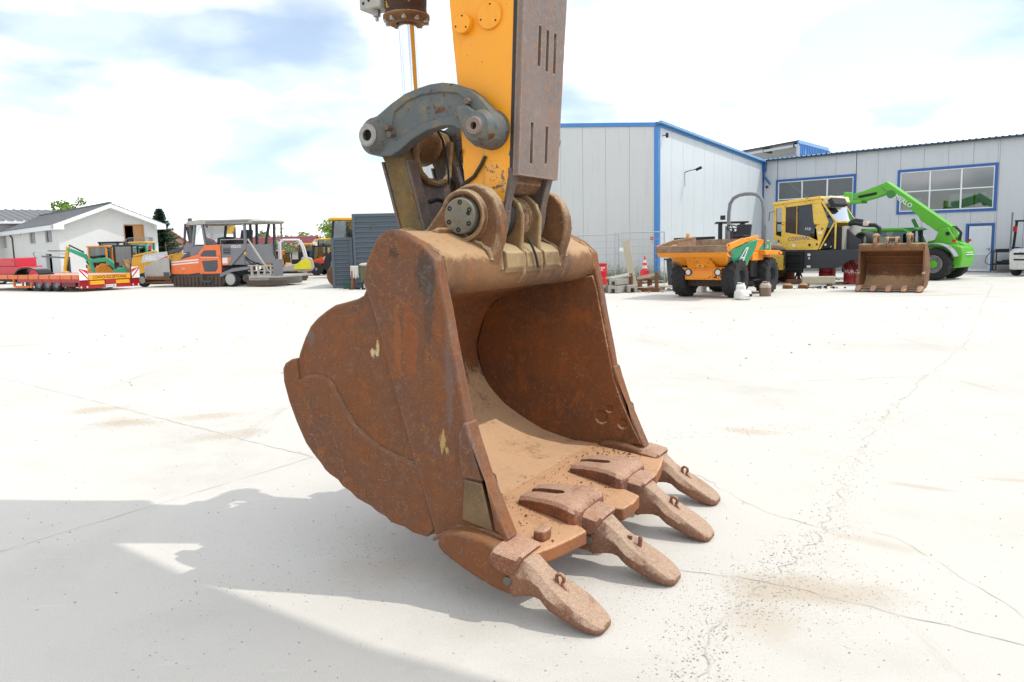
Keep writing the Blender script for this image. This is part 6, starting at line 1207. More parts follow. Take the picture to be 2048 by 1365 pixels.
fr_ = thing('timber_trestle', 'low brown timber frame standing in front of the plank', 'trestle', (4.42, 25.9, 0), R(-30)); obj('post', MB().b2(-.48, -.38, -.06, .06, 0, .62), m_beam, fr_, .01); obj('post', MB().b2(.42, .52, -.06, .06, 0, .66), m_beam, fr_, .01); obj('bottom_rail', MB().b2(-.38, .55, -.08, .08, 0, .14), m_beam, fr_, .01); obj('cross_rail', MB().beam((-.2,0,.45), (.46,.05,.58), .08, .1), m_old, fr_, .01)
fr2 = thing('timber_trestle', 'small brown timber stool under the traffic cone', 'trestle', (4.99, 28.9, 0), R(15)); obj('top', MB().b2(-.24, .24, -.16, .16, .24, .298), m_beam, fr2, .01)
for x in (-.2, .2): obj('leg', MB().b2(x-.04, x+.04, -.12, .12, 0, .24), m_beam, fr2)
pt = thing('pallet', 'broken pale pallet lying beside the dumper tyre', 'pallet', (5.15, 26.4, 0), R(-20))
for k in range(4): obj('board', MB().b2(-.45, .5, -.32+.2*k, -.18+.2*k, .13, .155), m_old, pt, .004)
for x in (-.4, 0, .42): obj('bearer', MB().b2(x-.04, x+.04, -.34, .42, 0, .128), m_old, pt, .004)
def rubble(label, cx, cy, n, sx, sy, seed, mat, s0=.02, s1=.07):
    r = random.Random(seed); m = MB()
    for i in range(n): m.box((cx+r.gauss(0,sx), cy+r.gauss(0,sy), r.uniform(.01,.05)), (r.uniform(s0,s1)*2, r.uniform(s0,s1), r.uniform(s0,s1)*.6), r.uniform(0,3), r.uniform(-.4,.4))
    stuff(tag(obj('rubble', m, mat, smooth=0), label, 'rubble'))
rubble('pale broken rubble scattered left of the dumper tyre', 4.9, 26.0, 70, .35, .35, 3, plain('rubble_mix', '#a39c90', .9, .25, 9)); rubble('dark scraps of metal lying by the log', 10.0, 25.6, 26, .5, .35, 4, m_guts); rubble('bits of timber and brick under the black chassis', 11.2, 30.6, 60, 1.2, .5, 8, plain('rubble_brown', '#8a745c', .9, .3, 6), .03, .14)
# weeds along the wall
def weeds():
    r = random.Random(6); m = MB()
    for i in range(520):
        t = r.random(); x, y = 3.7+2.7*t+r.gauss(0,.12), 30.6+.9*t+r.gauss(0,.15); h = r.uniform(.25,.95)*(1 if t < .75 else .7); a = r.uniform(0,6.28); bx, by = math.cos(a)*.12*h, math.sin(a)*.12*h
        m.add([(x-.006,y,0),(x+.006,y,0),(x+bx,y+by,h)], [(0,1,2)])
        for k in range(7):
            z = h*r.uniform(.25,1); q = Vector((x+bx*z/h, y+by*z/h, z)); b = r.uniform(0,6.28); d = Vector((math.cos(b),math.sin(b),r.uniform(-.2,.6)))*r.uniform(.03,.085); s = d.cross(Vector((0,0,1)))*.3
            m.add([q, q+d*.5+s, q+d, q+d*.5-s], [(0,1,2,3)])
    return m
stuff(tag(obj('weeds', weeds(), leaf_mat('weed_green', '#5c6b44', '#8b9566'), smooth=0), 'scrubby grey green weeds growing along the hall wall', 'weeds'))
# canisters
m_can = plain('can_white_plastic', '#dcdcd6', .45, .05, 6); m_can2 = plain('can_translucent', '#b9a998', .45, .06, 6); m_oil = plain('can_brown_oil', '#7a6555', .4, .08, 4)
def canister(label, loc, rz, mat, lay=False, lower=None, s=1.0):
    c = thing('plastic_canister', label, 'canister', loc, rz, 'plastic canisters by the dumper'); w, d, h = .15*s, .12*s, .40*s
    def slab(z0, z1, k0=1, k1=1): return [[Vector((x*w*k, y*d*k, z)) for x, y in ((-1,-.7),(-.7,-1),(.7,-1),(1,-.7),(1,.7),(.7,1),(-.7,1),(-1,.7))] for z, k in ((z0,k0),(z1,k1))]
    if lower: obj('filled_part', MB().loft(slab(0, h*.62)), lower, c, .01); obj('body', MB().loft(slab(h*.622, h*.82)), mat, c, .008)
    else: obj('body', MB().loft(slab(0, h*.82)), mat, c, .012)
    obj('shoulder', MB().loft(slab(h*.822, h*.94, 1, .72)), mat, c, .01); obj('handle', MB().tube([(-.09*s,0,h*.93),(-.07*s,0,h*1.04),(.03*s,0,h*1.04),(.05*s,0,h*.93)], .016*s, 7), mat, c); obj('cap', MB().cyl((.09*s,0,h*.92), (.09*s,0,h*1.03), .035*s, n=12), m_black if lay else mat, c)
    if lay: c.rotation_euler = (R(90), 0, rz); c.location = (loc[0], loc[1], loc[2]+d)
    return c
canister('brown filled canister standing right of the white ones', (7.42, 22.6, 0), R(-30), m_can2, lower=m_oil); canister('white canister standing behind the lying one', (6.50, 22.0, .0), R(-10), m_can, s=1.05)
w_ = canister('white canister lying on its side with dark cap towards the camera', (6.38, 21.62, 0), R(12), m_can, True, s=1.1)
canister('white canister under the dumper between its wheels', (6.15, 25.0, 0), R(40), m_can)
lg = thing('timber_log', 'squared grey timber beam lying on the ground before the red drum', 'beam', (10.65, 26.9, 0), R(-12)); obj('beam', MB().b2(-.52, .55, -.13, .13, .08, .34), m_old, lg, .03); obj('bearer', MB().b2(-.42, -.30, -.18, .18, 0, .078), m_beam, lg); obj('bearer', MB().b2(.32, .44, -.18, .18, 0, .078), m_beam, lg)
pl2 = obj('plank', MB().box((0,0,.04), (.8,.2,.05)), m_beam, None, .006); pl2.location = (11.6, 27.6, .03); pl2.rotation_euler = (0, 0, R(10)); tag(pl2, 'short brown plank lying behind the timber beam', 'plank')
pl3 = obj('plank', MB().box((0,0,.1), (1.0,.25,.12)), m_beam, None, .01); pl3.location = (10.7, 28.6, .0); pl3.rotation_euler = (0, 0, R(-10)); tag(pl3, 'brown beam block lying under the compactor articulation', 'plank')
for i, (x, y) in enumerate(((9.25,25.9), (9.75,25.85))):
    rr_ = obj('rusty_disc', MB().lathe([(.02,0),(.16,0),(.17,.03),(.15,.12),(.08,.17),(.02,.17)], n=16), m_rust_tan); rr_.location = (x, y, 0); tag(rr_, ('rusty round casting nearest the dumper rear tyre', 'rusty round casting right of its twin behind the dumper')[i], 'casting', 'rusty castings on the ground')
# ---------------------------------------------------------------- machines and clutter on the left
def px(x, y, d):
    """world point on the ground at forward distance d under photo column x (for placing whole machines)"""
    r = _f + _rt*((x-1024)/1550) - _up*((y-682)/1550); return (r.x*d/r.y, d, 0)
m_tr = paint('trailer_red', '#a5232c', .45, .2, .1, 2); m_or = paint('trailer_orange', '#d9702a', .45, .2, .08, 2); m_deck = NT('deck_boards'); _n = m_deck.noise(2, 6, .6, .5, co=m_deck.map(sc=(.8, 9, 9))); m_deck = m_deck.fin(m_deck.mix(_n, lin('#b99a92'), lin('#cdb9b2')), .8)
m_rw = plain('marker_white', '#dcdad6', .5); m_rr = plain('marker_red', '#c0252b', .5); m_amber = plain('amber_panel', '#e0a01c', .5); m_lens = plain('red_lens_dark', '#8f1418', .3)
# --- low loader trailer
tr = thing('lowloader_trailer', 'red and orange low loader trailer with striped marker boards', 'trailer', (-18.45, 35.7, 0), math.atan2(.49, -.87))
def trailer():
    HW = 1.42; dz = .56
    for k in range(9):
        y0 = -HW+.1+(2*HW-.2)*k/9; obj('deck_board', MB().b2(.05, 9.0, y0+.012, y0+(2*HW-.2)/9-.012, dz-.05, dz+rp.uniform(0,.008)), m_deck, tr)
    for s in (-1, 1):
        obj('side_rail', MB().b2(.0, 9.0, s*(HW-.09), s*HW, dz-.13, dz+.02), m_or, tr, .006); obj('rail_skirt', MB().b2(.05, 4.9, s*(HW-.12), s*(HW-.03), dz-.24, dz-.132), m_tr, tr)
        for k in range(10): obj('rail_rib', MB().b2(.5+.85*k, .53+.85*k, s*HW, s*(HW+.015), dz-.13, dz+.02), m_tr, tr)
        for L in (1.85, 2.55, 3.25): wheel(tr, L, s*1.24, .37, .26, .21, m_tyre, m_rimg, None, 0, s)
        for L in (1.5, 2.2, 2.9, 3.6): obj('wheel_guard', MB().b2(L-.06, L+.06, s*1.1, s*1.40, .22, dz-.13), m_tr, tr)
        obj('tool_locker', MB().b2(.35, 1.35, s*.95, s*1.38, .16, .42), plain('locker_maroon', '#6d2d2c', .6), tr, .01)
        fr = obj('side_frame', MB().b2(3.75, 3.85, s*1.30, s*1.38, .12, .44).b2(4.5, 4.56, s*1.30, s*1.38, .15, .44).b2(5.2, 5.3, s*1.30, s*1.38, .15, .50).b2(3.85, 5.2, s*1.31, s*1.37, .12, .19), m_or, tr)
        obj('side_locker', MB().b2(3.9, 4.3, s*1.05, s*1.28, .18, .40), m_gut, tr)
        lg_ = obj('landing_leg', MB().b2(4.6, 4.74, s*.95, s*1.1, .05, .5), m_black, tr); obj('foot', MB().b2(4.50, 4.84, s*.88, s*1.17, 0, .05), m_black, lg_)
    obj('rear_beam', MB().b2(-.08, .04, -HW, HW, .10, dz), m_tr, tr, .01)
    yb = obj('text_board', MB().b2(-.12, -.08, -1.02, 1.02, .40, .555), m_amber, tr)
    text('board_text', 'CONVOI EXCEPTIONAL', m_black, yb, .155, TM((-.1225, 0, .478), (0,-1,0), (0,0,1)), .001, .002)
    for y in (-.62, .62): obj('reflector_panel', MB().b2(-.115, -.08, y-.34, y+.34, .23, .36), m_amber, tr)
    obj('tow_block', MB().b2(-.13, -.08, -.24, .24, .25, .40), m_tr, tr)
    pt_ = obj('number_plate', MB().b2(-.125, -.09, -.27, .27, .115, .215), m_rw, tr); text('plate_text', 'PH 24 LMR', m_black, pt_, .085, TM((-.127, -.02, .165), (0,-1,0), (0,0,1)), .001); obj('plate_band', MB().b2(-.127, -.12, .22, .27, .118, .212), m_blue, pt_)
    for s in (-1, 1):
        mk = obj('marker_board', MB().b2(-.17, -.14, s*1.07, s*1.47, .40, .80), m_rw, tr)
        for k in range(3):
            a = -.36+.26*k; y0, y1 = (1.08, 1.46); pts = []
            q = lambda y, z: (-.173, s*y, z)
            za, zb = .40+a*1.0+.30, .40+a+.30+.38
            def clipz(z): return max(.405, min(.795, z))
            obj('stripe', MB().add([q(1.08, clipz(za)), q(1.46, clipz(zb)), q(1.46, clipz(zb+.12)), q(1.08, clipz(za+.12))], [(0,1,2,3)]), m_rr, mk, smooth=0)
        obj('tail_cluster', MB().b2(-.13, -.08, s*1.06, s*1.46, .12, .37), m_lens, tr, .01)
        for y in (1.12, 1.40): obj('round_lamp', MB().cyl((-.14,s*y,.16), (-.125,s*y,.16), .035, n=10), m_lightglass, tr)
        obj('marker_post', MB().b2(-.16, -.12, s*1.05, s*1.09, .40, .92), m_black, tr)
    obj('gooseneck', MB().prism([(6.0,.30),(9.2,.42),(9.2,.56),(6.0,.5)], 'y', -1.0, 1.0), m_black, tr)
trailer(); tr.scale = (1, 1, 1.3)
for w_o in [c for c in tr.children if c.name.startswith('wheel') and 'guard' not in c.name]:
    for me_ in {w_o.data, *[g.data for g in w_o.children]}: me_.transform(Matrix.Diagonal((1, 1, 1/1.3, 1)))
rz_t = math.atan2(.49, -.87)
def on_trailer(x, y, z): c_, s_ = math.cos(rz_t), math.sin(rz_t); return (-18.45+x*c_-y*s_, 35.7+x*s_+y*c_, z)
m_rb = paint('ramp_red', '#c5303f', .45, .2, .05, 1.5)
for i, (x, z, L) in enumerate(((6.0, .74, 4.6), (6.5, 1.15, 4.6))):
    o = thing('loading_ramp', ('lower red steel ramp stacked on the trailer front', 'upper red steel ramp stacked on the trailer front')[i], 'ramp', on_trailer(x, 0, z), rz_t); obj('box', MB().b2(0, L, -.5, .5, 0, .40), m_rb, o, .02); obj('rib', MB().b2(.1, .18, -.52, .52, .0, .42), m_rb, o); obj('rib', MB().b2(L-.2, L-.12, -.52, .52, .0, .42), m_rb, o)
o = thing('mudguard', 'glossy black wheel arch lying on the trailer deck', 'mudguard', on_trailer(5.0, .55, .74), rz_t+R(8)); arc = [(.85*math.cos(t), .36*math.sin(t)) for t in [math.pi*k/16 for k in range(17)]]; ari = [(.78*math.cos(t), .30*math.sin(t)) for t in [math.pi*k/16 for k in range(17)]]
obj('arch', MB().prism(arc+ari[::-1], 'y', -.35, .35), plain('gloss_black', '#141416', .2, .05), o); obj('flange', MB().b2(-.95, -.76, -.36, .36, 0, .05), m_black, o); obj('flange', MB().b2(.76, .95, -.36, .36, 0, .05), m_black, o)
# --- car
car = thing('parked_car', 'black car half hidden behind the trailer front', 'car', (-31.6, 47.2, 0), R(178)); m_carp = plain('car_black', '#16191d', .25, .05)
obj('body', MB().prism([(-2.1,.22),(-2.12,.62),(-2.0,.82),(-1.3,.90),(-.8,1.32),(.4,1.36),(1.0,.95),(1.95,.82),(2.1,.6),(2.08,.22)], 'y', -.82, .82), m_carp, car, .06, 3); obj('side_window', MB().prism([(-1.15,.92),(-.75,1.26),(.35,1.30),(.85,.94)], 'y', .80, .835), m_cabglass, car); obj('side_strip', MB().b2(-2.05, 2.0, .82, .84, .46, .52), m_gut, car)
for (x, y) in ((-1.3,.74), (1.3,.74), (-1.3,-.74), (1.3,-.74)): wheel(car, x, y, .31, .2, .2, m_tyre, m_lightglass, None, 0, 1 if y > 0 else -1)
# --- crane boom
cr_ = thing('loader_crane', 'grey folded crane boom reaching left behind the trailer', 'crane', px(137, 545, 50), R(180))
obj('post', MB().b2(-.12, .12, -.12, .12, 0, 1.55), m_black, cr_); obj('main_boom', MB().prism([(0,1.62),(2.0,1.86),(2.05,1.98),(1.9,2.0),(0,1.80)], 'y', -.09, .09), m_panel2, cr_); obj('second_boom', MB().beam((0,0,1.48), (1.6,0,1.60), .1, .1), m_frameg, cr_); obj('ram', MB().cyl((.1,0,1.92), (1.2,0,1.95), .04), m_frameg, cr_); obj('hook_loop', MB().tube([(2.0,0,1.9),(2.15,0,1.8),(2.05,0,1.55),(1.9,0,1.5)], .02, 6), m_black, cr_); obj('base', MB().b2(-.6, .6, -.4, .4, 0, .5), m_gut, cr_)

# --- small excavators
m_my = paint('mini_yellow', '#e0a522', .45, .2, .08, 2); m_mg = paint('mini_green', '#2f9f78', .45, .2, .04, 2); m_mo = paint('mini_orange', '#dd8a25', .45, .2, .1, 2)
def mini(label, loc, rz, ca, cb, cc, boom=((0,.9),(1.0,2.0),(2.0,2.1),(2.15,.9)), cab=m_black, sc=1.0, roof=None, name='mini_excavator'):
    e = thing(name, label, 'excavator', loc, rz, 'small excavators parked behind the trailer'); e.scale = (sc,)*3
    for s in (-1, 1):
        t_ = [(.85,.0),(1.0,.18),(.85,.38),(-.85,.38),(-1.0,.18),(-.85,.0)]; k = obj('track', MB().prism(t_, 'y', s*.42, s*.72), m_tyre, e, .04)
        for x in (-.8, .8): obj('sprocket', MB().cyl((x,s*.715,.19), (x,s*.735,.19), .13, n=12), cb, k)
    obj('undercarriage', MB().b2(-.6, .6, -.42, .42, .15, .42), m_black, e); obj('house', MB().prism([(.5,.45),(.55,.85),(.1,.9),(-.2,1.15),(-1.0,1.1),(-1.1,.7),(-1.0,.45)], 'y', -.62, .62), ca, e, .06, 3)
    c_ = obj('cab_roof', MB().b2(-.65, .52, -.18, .66, 2.05, 2.14), roof or cab, e, .04)
    for (x, y) in ((.42,.58), (.42,-.1), (-.55,.58), (-.55,-.1)): obj('cab_post', MB().b2(x-.04, x+.04, y-.04, y+.04, .85, 2.05), cab, c_)
    obj('cab_glass', MB().b2(.41, .43, -.1, .58, .9, 2.05).b2(-.55, .42, .575, .59, 1.0, 2.05), m_cabglass, c_); obj('seat', MB().b2(-.45, 0, .05, .45, .95, 1.2).b2(-.5, -.38, .05, .45, 1.1, 1.7), m_black, c_, .03)
    (a, b, c2, d) = [Vector((x+.55, -.28, z)) for x, z in boom]
    def link(p, q, w0, w1): 
        n = Vector((-(q-p).z, 0, (q-p).x)).normalized(); return [((p+n*w0).x,(p+n*w0).z),((q+n*w1).x,(q+n*w1).z),((q-n*w1).x,(q-n*w1).z),((p-n*w0).x,(p-n*w0).z)]
    bm = obj('boom', MB().prism(link(a, b, .10, .13), 'y', -.36, -.20), cb, e, .02); obj('boom_fore', MB().prism(link(b, c2, .13, .09), 'y', -.36, -.20), cb, bm, .02); sk = obj('stick', MB().prism(link(c2+Vector((-.05,0,.15)), d, .10, .07), 'y', -.35, -.21), cc, e, .02)
    obj('boom_ram', MB().cyl((a.x+.15,-.28,a.z-.1), tuple(a.lerp(b,.75)+Vector((.12,0,-.12))), .045, n=8), m_black, bm); obj('stick_ram', MB().cyl(tuple(b+Vector((.1,0,.24))), tuple(c2+Vector((-.1,0,.22))), .045, n=8), m_black, sk)
    obj('digging_bucket', MB().prism([(d.x-.05,d.z),(d.x+.12,d.z-.1),(d.x+.05,d.z-.4),(d.x-.2,d.z-.5),(d.x-.35,d.z-.35),(d.x-.2,d.z-.1)], 'y', -.5, -.06), cc, e, .02)
    return e
mini('yellow and green mini excavator with stick hanging behind the trailer', px(206, 548, 45), R(183), m_mo, m_mg, m_my, ((.0,.9),(.45,1.55),(1.45,2.0),(1.72,.75)), m_mo, 1.0)
mini('all green mini excavator with bent boom behind the trailer', px(258, 548, 43.5), R(180), m_mg, m_mg, m_mg, ((.0,.6),(.75,1.35),(1.75,1.28),(1.5,.35)), m_black)
mini('mini excavator with low orange boom beside the yellow hopper', px(270, 548, 46.8), R(184), m_mo, m_mo, m_mo, ((.0,.5),(.55,.95),(1.2,.75),(1.5,.3)), m_mg, .95, m_mg)
mini('mini excavator with black cab frame behind the green ones', px(232, 548, 47.5), R(178), m_mo, m_my, m_my, ((.0,.6),(.5,1.0),(1.0,.9),(1.2,.5)), m_black, 1.12)
mini('mini excavator with green cab nearest the house gable', px(292, 548, 47.5), R(170), m_mg, m_mo, m_mo, ((.0,.6),(.4,.9),(.8,.8),(1.0,.5)), m_mg, 1.1, m_my)
o = thing('warning_beacon_pole', 'red warning beacon on a thin post above the parked excavators', 'beacon', px(304, 548, 46)); obj('post', MB().cyl((0,0,0), (0,0,1.9), .03), m_black, o); obj('lamp', MB().cyl((0,0,1.9), (0,0,2.1), .08), m_rr, o)

# --- pavers
m_po = paint('paver_orange', '#e2703a', .4, .12, .03, 1.5); m_pg = plain('paver_grey', '#75767a', .5, .08, 2); m_pd = plain('paver_dark_grey', '#4d4f53', .5, .1, 2); m_py = paint('paver_yellow', '#d8a02e', .45, .2, .08, 2); m_pw = plain('pale_steel', '#a9a69f', .5, .15, 5); m_asph = rust_mat('asphalt_crust', '#5c5149', '#7d5f44', '#4a4541', '#8b847b', .6, .2)
pv = thing('asphalt_paver', 'orange and grey tracked asphalt paver with roof canopy', 'paver', (-14.05, 38.1, 0), math.atan2(.327, -.945))
def paver():
    Yl = 1.25
    for s in (-1, 1):
        k = obj('track', MB().prism([(1.9,.02),(2.15,.25),(2.0,.52),(-.9,.52),(-1.1,.28),(-.9,.02)], 'y', s*.85, s*1.2), m_asph, pv, .05)
        for i in range(13): obj('track_pad', MB().b2(-.85+.22*i, -.70+.22*i, s*1.2, s*1.24, .04, .5), m_asph, k)
        obj('side_panel', MB().prism([(2.05,.62),(1.98,1.18),(.35,1.55),(-.2,1.72),(-.2,.72),(1.0,.60)], 'y', s*1.18, s*1.26), m_po, pv, .02)
        for z in (1.04, 1.16): obj('stripe', MB().add([(1.98,s*1.264,z),(.35,s*1.264,z+.10),(.35,s*1.264,z+.165),(1.98,s*1.264,z+.055)], [(0,1,2,3)]), m_rw, pv, smooth=0)
        obj('arrow', MB().add([(1.45,s*1.264,.95),(1.15,s*1.264,.88),(1.45,s*1.264,.80),(1.24,s*1.264,.88)], [(0,1,3),(3,1,2)]), m_rw, pv, smooth=0)
        dn = obj('engine_door', MB().prism([(.32,.60),(.32,1.62),(-.05,1.98),(-.95,1.98),(-.95,.62)], 'y', s*1.20, s*1.285), m_po, pv, .03)
        obj('vent_panel', MB().prism([(.18,1.45),(.18,1.55),(-.05,1.72),(-.70,1.72),(-.72,1.42)], 'y', s*1.284, s*1.292), m_pd, dn); obj('vent_panel', MB().prism([(.14,1.22),(.02,.72),(-.62,.72),(-.76,.90),(-.76,1.26)], 'y', s*1.284, s*1.292), m_pd, dn); obj('door_bar', MB().b2(-.85, .2, s*1.285, s*1.295, 1.375, 1.39), m_rw, dn)
        gq = obj('rear_panel', MB().prism([(-.98,1.0),(-.98,1.98),(-2.35,1.98),(-2.3,1.7),(-1.5,1.0)], 'y', s*1.18, s*1.24), m_pg, pv, .01)
        obj('grille', MB().b2(-1.08, -1.5, s*1.238, s*1.245, 1.52, 1.82), m_black, gq)
        for i in range(4): obj('grille_bar', MB().b2(-1.06, -1.52, s*1.245, s*1.252, 1.555+.075*i, 1.580+.075*i), m_pg, gq)
        if s > 0: text('side_text', 'VOLVO', m_rw, gq, .17, TM((-1.82, 1.243, 1.86), (-1,0,0), (0,0,1)), .001, .004)
        obj('orange_wedge', MB().prism([(-.98,1.02),(-.98,1.35),(-1.55,1.38),(-1.3,1.02)], 'y', s*1.237, s*1.247), m_po, gq); obj('data_label', MB().b2(-1.02, -1.3, s*1.247, s*1.250, 1.10, 1.36), m_rw, gq)
        obj('tow_arm', MB().prism([(-.9,.45),(-.9,.62),(-1.6,.86),(-2.6,.95),(-2.6,.82),(-1.6,.70)], 'y', s*1.22, s*1.36), m_pg, pv, .01)
        ww = obj('rear_wheel', MB().cyl((-1.45,s*1.0,.36), (-1.45,s*1.30,.36), .36, n=24), m_tyre, pv, .03); obj('wheel_disc', MB().cyl((-1.45,s*1.30,.36), (-1.45,s*1.33,.36), .27, n=20), m_pw, ww)
        obj('step', MB().b2(.15, -.35, s*1.2, s*1.34, .22, .30).b2(.12, .18, s*1.28, s*1.34, .22, .62), m_pd, pv)
        # hopper wing
        obj('hopper_wing', MB().add([(3.45,s*.45,.55),(1.95,s*.45,.55),(1.95,s*1.35,1.42),(2.3,s*1.35,1.40),(3.50,s*1.30,1.05),(3.45,s*.40,.50),(1.95,s*.40,.50),(1.95,s*1.40,1.40),(2.3,s*1.40,1.38),(3.52,s*1.35,1.02)], [(0,1,2,3,4),(9,8,7,6,5),(0,4,9,5),(1,6,7,2),(2,7,8,3),(3,8,9,4),(0,5,6,1)]), m_pw, pv, smooth=0)
        obj('hopper_skirt', MB().prism([(3.5,.42),(3.52,1.02),(2.2,1.40),(1.98,1.35),(1.98,.55)], 'y', s*1.36, s*1.40), m_pw, pv, .01)
    obj('frame', MB().b2(-1.0, 2.4, -1.15, 1.15, .45, .95), m_pd, pv); obj('hood', MB().prism([(.9,1.1),(.9,1.72),(.55,1.95),(-2.2,1.95),(-2.2,1.0)], 'y', -1.17, 1.17), m_pg, pv, .03); obj('hood_slope', MB().prism([(1.9,1.1),(1.2,1.60),(.92,1.72),(.92,1.1)], 'y', -1.1, 1.1), m_pd, pv, .02)
    obj('air_box', MB().prism([(1.38,1.62),(1.30,2.0),(.62,2.14),(.62,1.72)], 'y', .35, 1.1), m_pg, pv, .02); obj('wrapped_pipe', MB().sphere((.62,.8,2.25), .16, 10, 6), m_rust, pv)
    obj('push_roller', MB().cyl((3.6,.2,.42), (3.6,1.2,.42), .10, n=14), m_rust_tan, pv); obj('push_roller', MB().cyl((3.6,-1.2,.42), (3.6,-.2,.42), .10, n=14), m_rust_tan, pv); obj('push_bar', MB().b2(3.3, 3.55, -1.3, 1.3, .30, .52), m_asph, pv); obj('bumper_box', MB().b2(2.0, 2.35, 1.2, 1.42, .42, .72), m_pd, pv, .02); obj('bumper_box', MB().b2(3.35, 3.6, 1.1, 1.38, .52, .75), m_pd, pv, .02)
    fw = obj('guide_wheel', MB().cyl((3.75,1.1,.35), (3.75,1.32,.35), .34, n=22), m_tyre, pv, .03); obj('wheel_spider', MB().cyl((3.75,1.32,.35), (3.75,1.34,.35), .18, n=12), m_pw, fw); obj('side_bar', MB().beam((3.6,1.3,.22), (2.0,1.3,.26), .08, .08).beam((3.4,1.35,.45), (2.0,1.35,.45), .16, .16), m_rust_tan, pv)
    # canopy
    rf_ = obj('canopy_roof', MB().prism([(1.0,2.98),(.85,3.10),(.2,3.16),(-2.75,3.12),(-2.85,3.02),(-2.7,2.92),(-.1,2.94),(.7,2.92)], 'y', -1.25, 1.25), m_pw, pv, .03); obj('roof_edge', MB().b2(-.2, -2.6, 1.25, 1.27, 2.98, 3.06), m_pg, rf_)
    for (p, q) in (((.75,1.1,1.95), (.55,1.1,2.95)), ((-.05,1.15,1.95), (.08,1.15,2.95)), ((-2.25,1.12,1.4), (-2.28,1.12,2.95)), ((.75,-1.1,1.95), (.55,-1.1,2.95)), ((-.9,-1.1,1.95), (-.9,-1.1,2.95)), ((-1.3,-1.0,1.95), (-1.35,-1.0,2.95)), ((-2.2,-1.12,1.4), (-2.28,-1.12,2.95)), ((-1.75,-1.1,1.95), (-2.0,-1.1,2.95))): obj('canopy_post', MB().beam(p, q, .10, .10), m_pg if p[1] > 0 else m_pd, pv)
    obj('windscreen', MB().add([(.72,-1.05,2.0),(.72,1.05,2.0),(.56,1.05,2.9),(.56,-1.05,2.9)], [(0,1,2,3)]), m_cabglass, pv, smooth=0); obj('side_screen', MB().add([(.70,1.1,2.0),(.0,1.13,2.0),(.1,1.13,2.92),(.56,1.1,2.92)], [(0,1,2,3)]), m_cabglass, pv, smooth=0)
    obj('exhaust', MB().tube([(.95,.9,1.7),(.95,.9,2.95),(1.02,.9,3.25)], .10, 10), m_pd, pv)
    for (x, y) in ((-1.6,.55), (-1.95,.75)): obj('seat', MB().prism([(x+.3,2.0),(x-.25,2.0),(x-.35,2.62),(x-.2,2.64),(x-.1,2.2),(x+.3,2.2)], 'y', y-.24, y+.24), m_black, pv, .04)
    obj('console', MB().prism([(-.55,2.0),(-.6,2.30),(-1.05,2.34),(-1.1,2.0)], 'y', .4, 1.0), m_black, pv, .03); obj('handrail', MB().tube([(-.9,1.15,1.98),(-.9,1.15,2.2),(-2.2,1.15,2.2)], .02, 6), m_pw, pv); obj('work_lamp', MB().b2(-2.15, -2.25, 1.0, 1.12, 2.80, 2.9), m_lightglass, pv); obj('fire_bottle', MB().cyl((-.2,1.2,2.78), (-.2,1.2,2.92), .05), m_pd, pv)
    obj('brace', MB().beam((-2.4,1.1,2.2), (-3.4,1.1,.75), .06, .06), m_pw, pv)
    # screed
    sc_ = obj('screed', MB().b2(-2.5, -3.6, -1.3, 1.35, .06, .42), m_pw, pv, .02); obj('screed_walkway', MB().b2(-2.6, -4.2, -1.3, 1.45, .42, .50), m_pw, sc_); obj('screed_side', MB().b2(-2.45, -4.6, 1.38, 1.46, .05, .30), m_asph, sc_)
    for x in (-2.7, -3.05, -3.4, -3.75): obj('screed_post', MB().b2(x-.04, x+.04, 1.3, 1.38, .42, .98), m_pw, sc_)
    obj('screed_rail', MB().beam((-2.5,1.34,.98), (-4.0,1.34,.94), .05, .05).beam((-2.5,1.34,.74), (-4.0,1.34,.72), .04, .04), m_pw, sc_); obj('screed_box', MB().b2(-3.9, -4.15, 1.0, 1.4, .5, 1.25), m_pg, sc_, .01); obj('auger', MB().cyl((-2.25,-1.2,.4), (-2.25,1.25,.4), .17, n=14), m_asph, pv); obj('hydraulic_hoses', MB().tube([(-2.3,1.2,1.3),(-2.6,1.25,1.05),(-2.9,1.2,1.1),(-3.3,1.2,.95)], .03, 6).tube([(-2.2,1.1,1.4),(-2.5,1.15,1.2),(-3.0,1.1,1.0)], .03, 6), m_black, pv)
    obj('amber_lamp', MB().cyl((-2.35,1.3,1.5), (-2.35,1.3,1.6), .05), m_amber, pv)
paver()
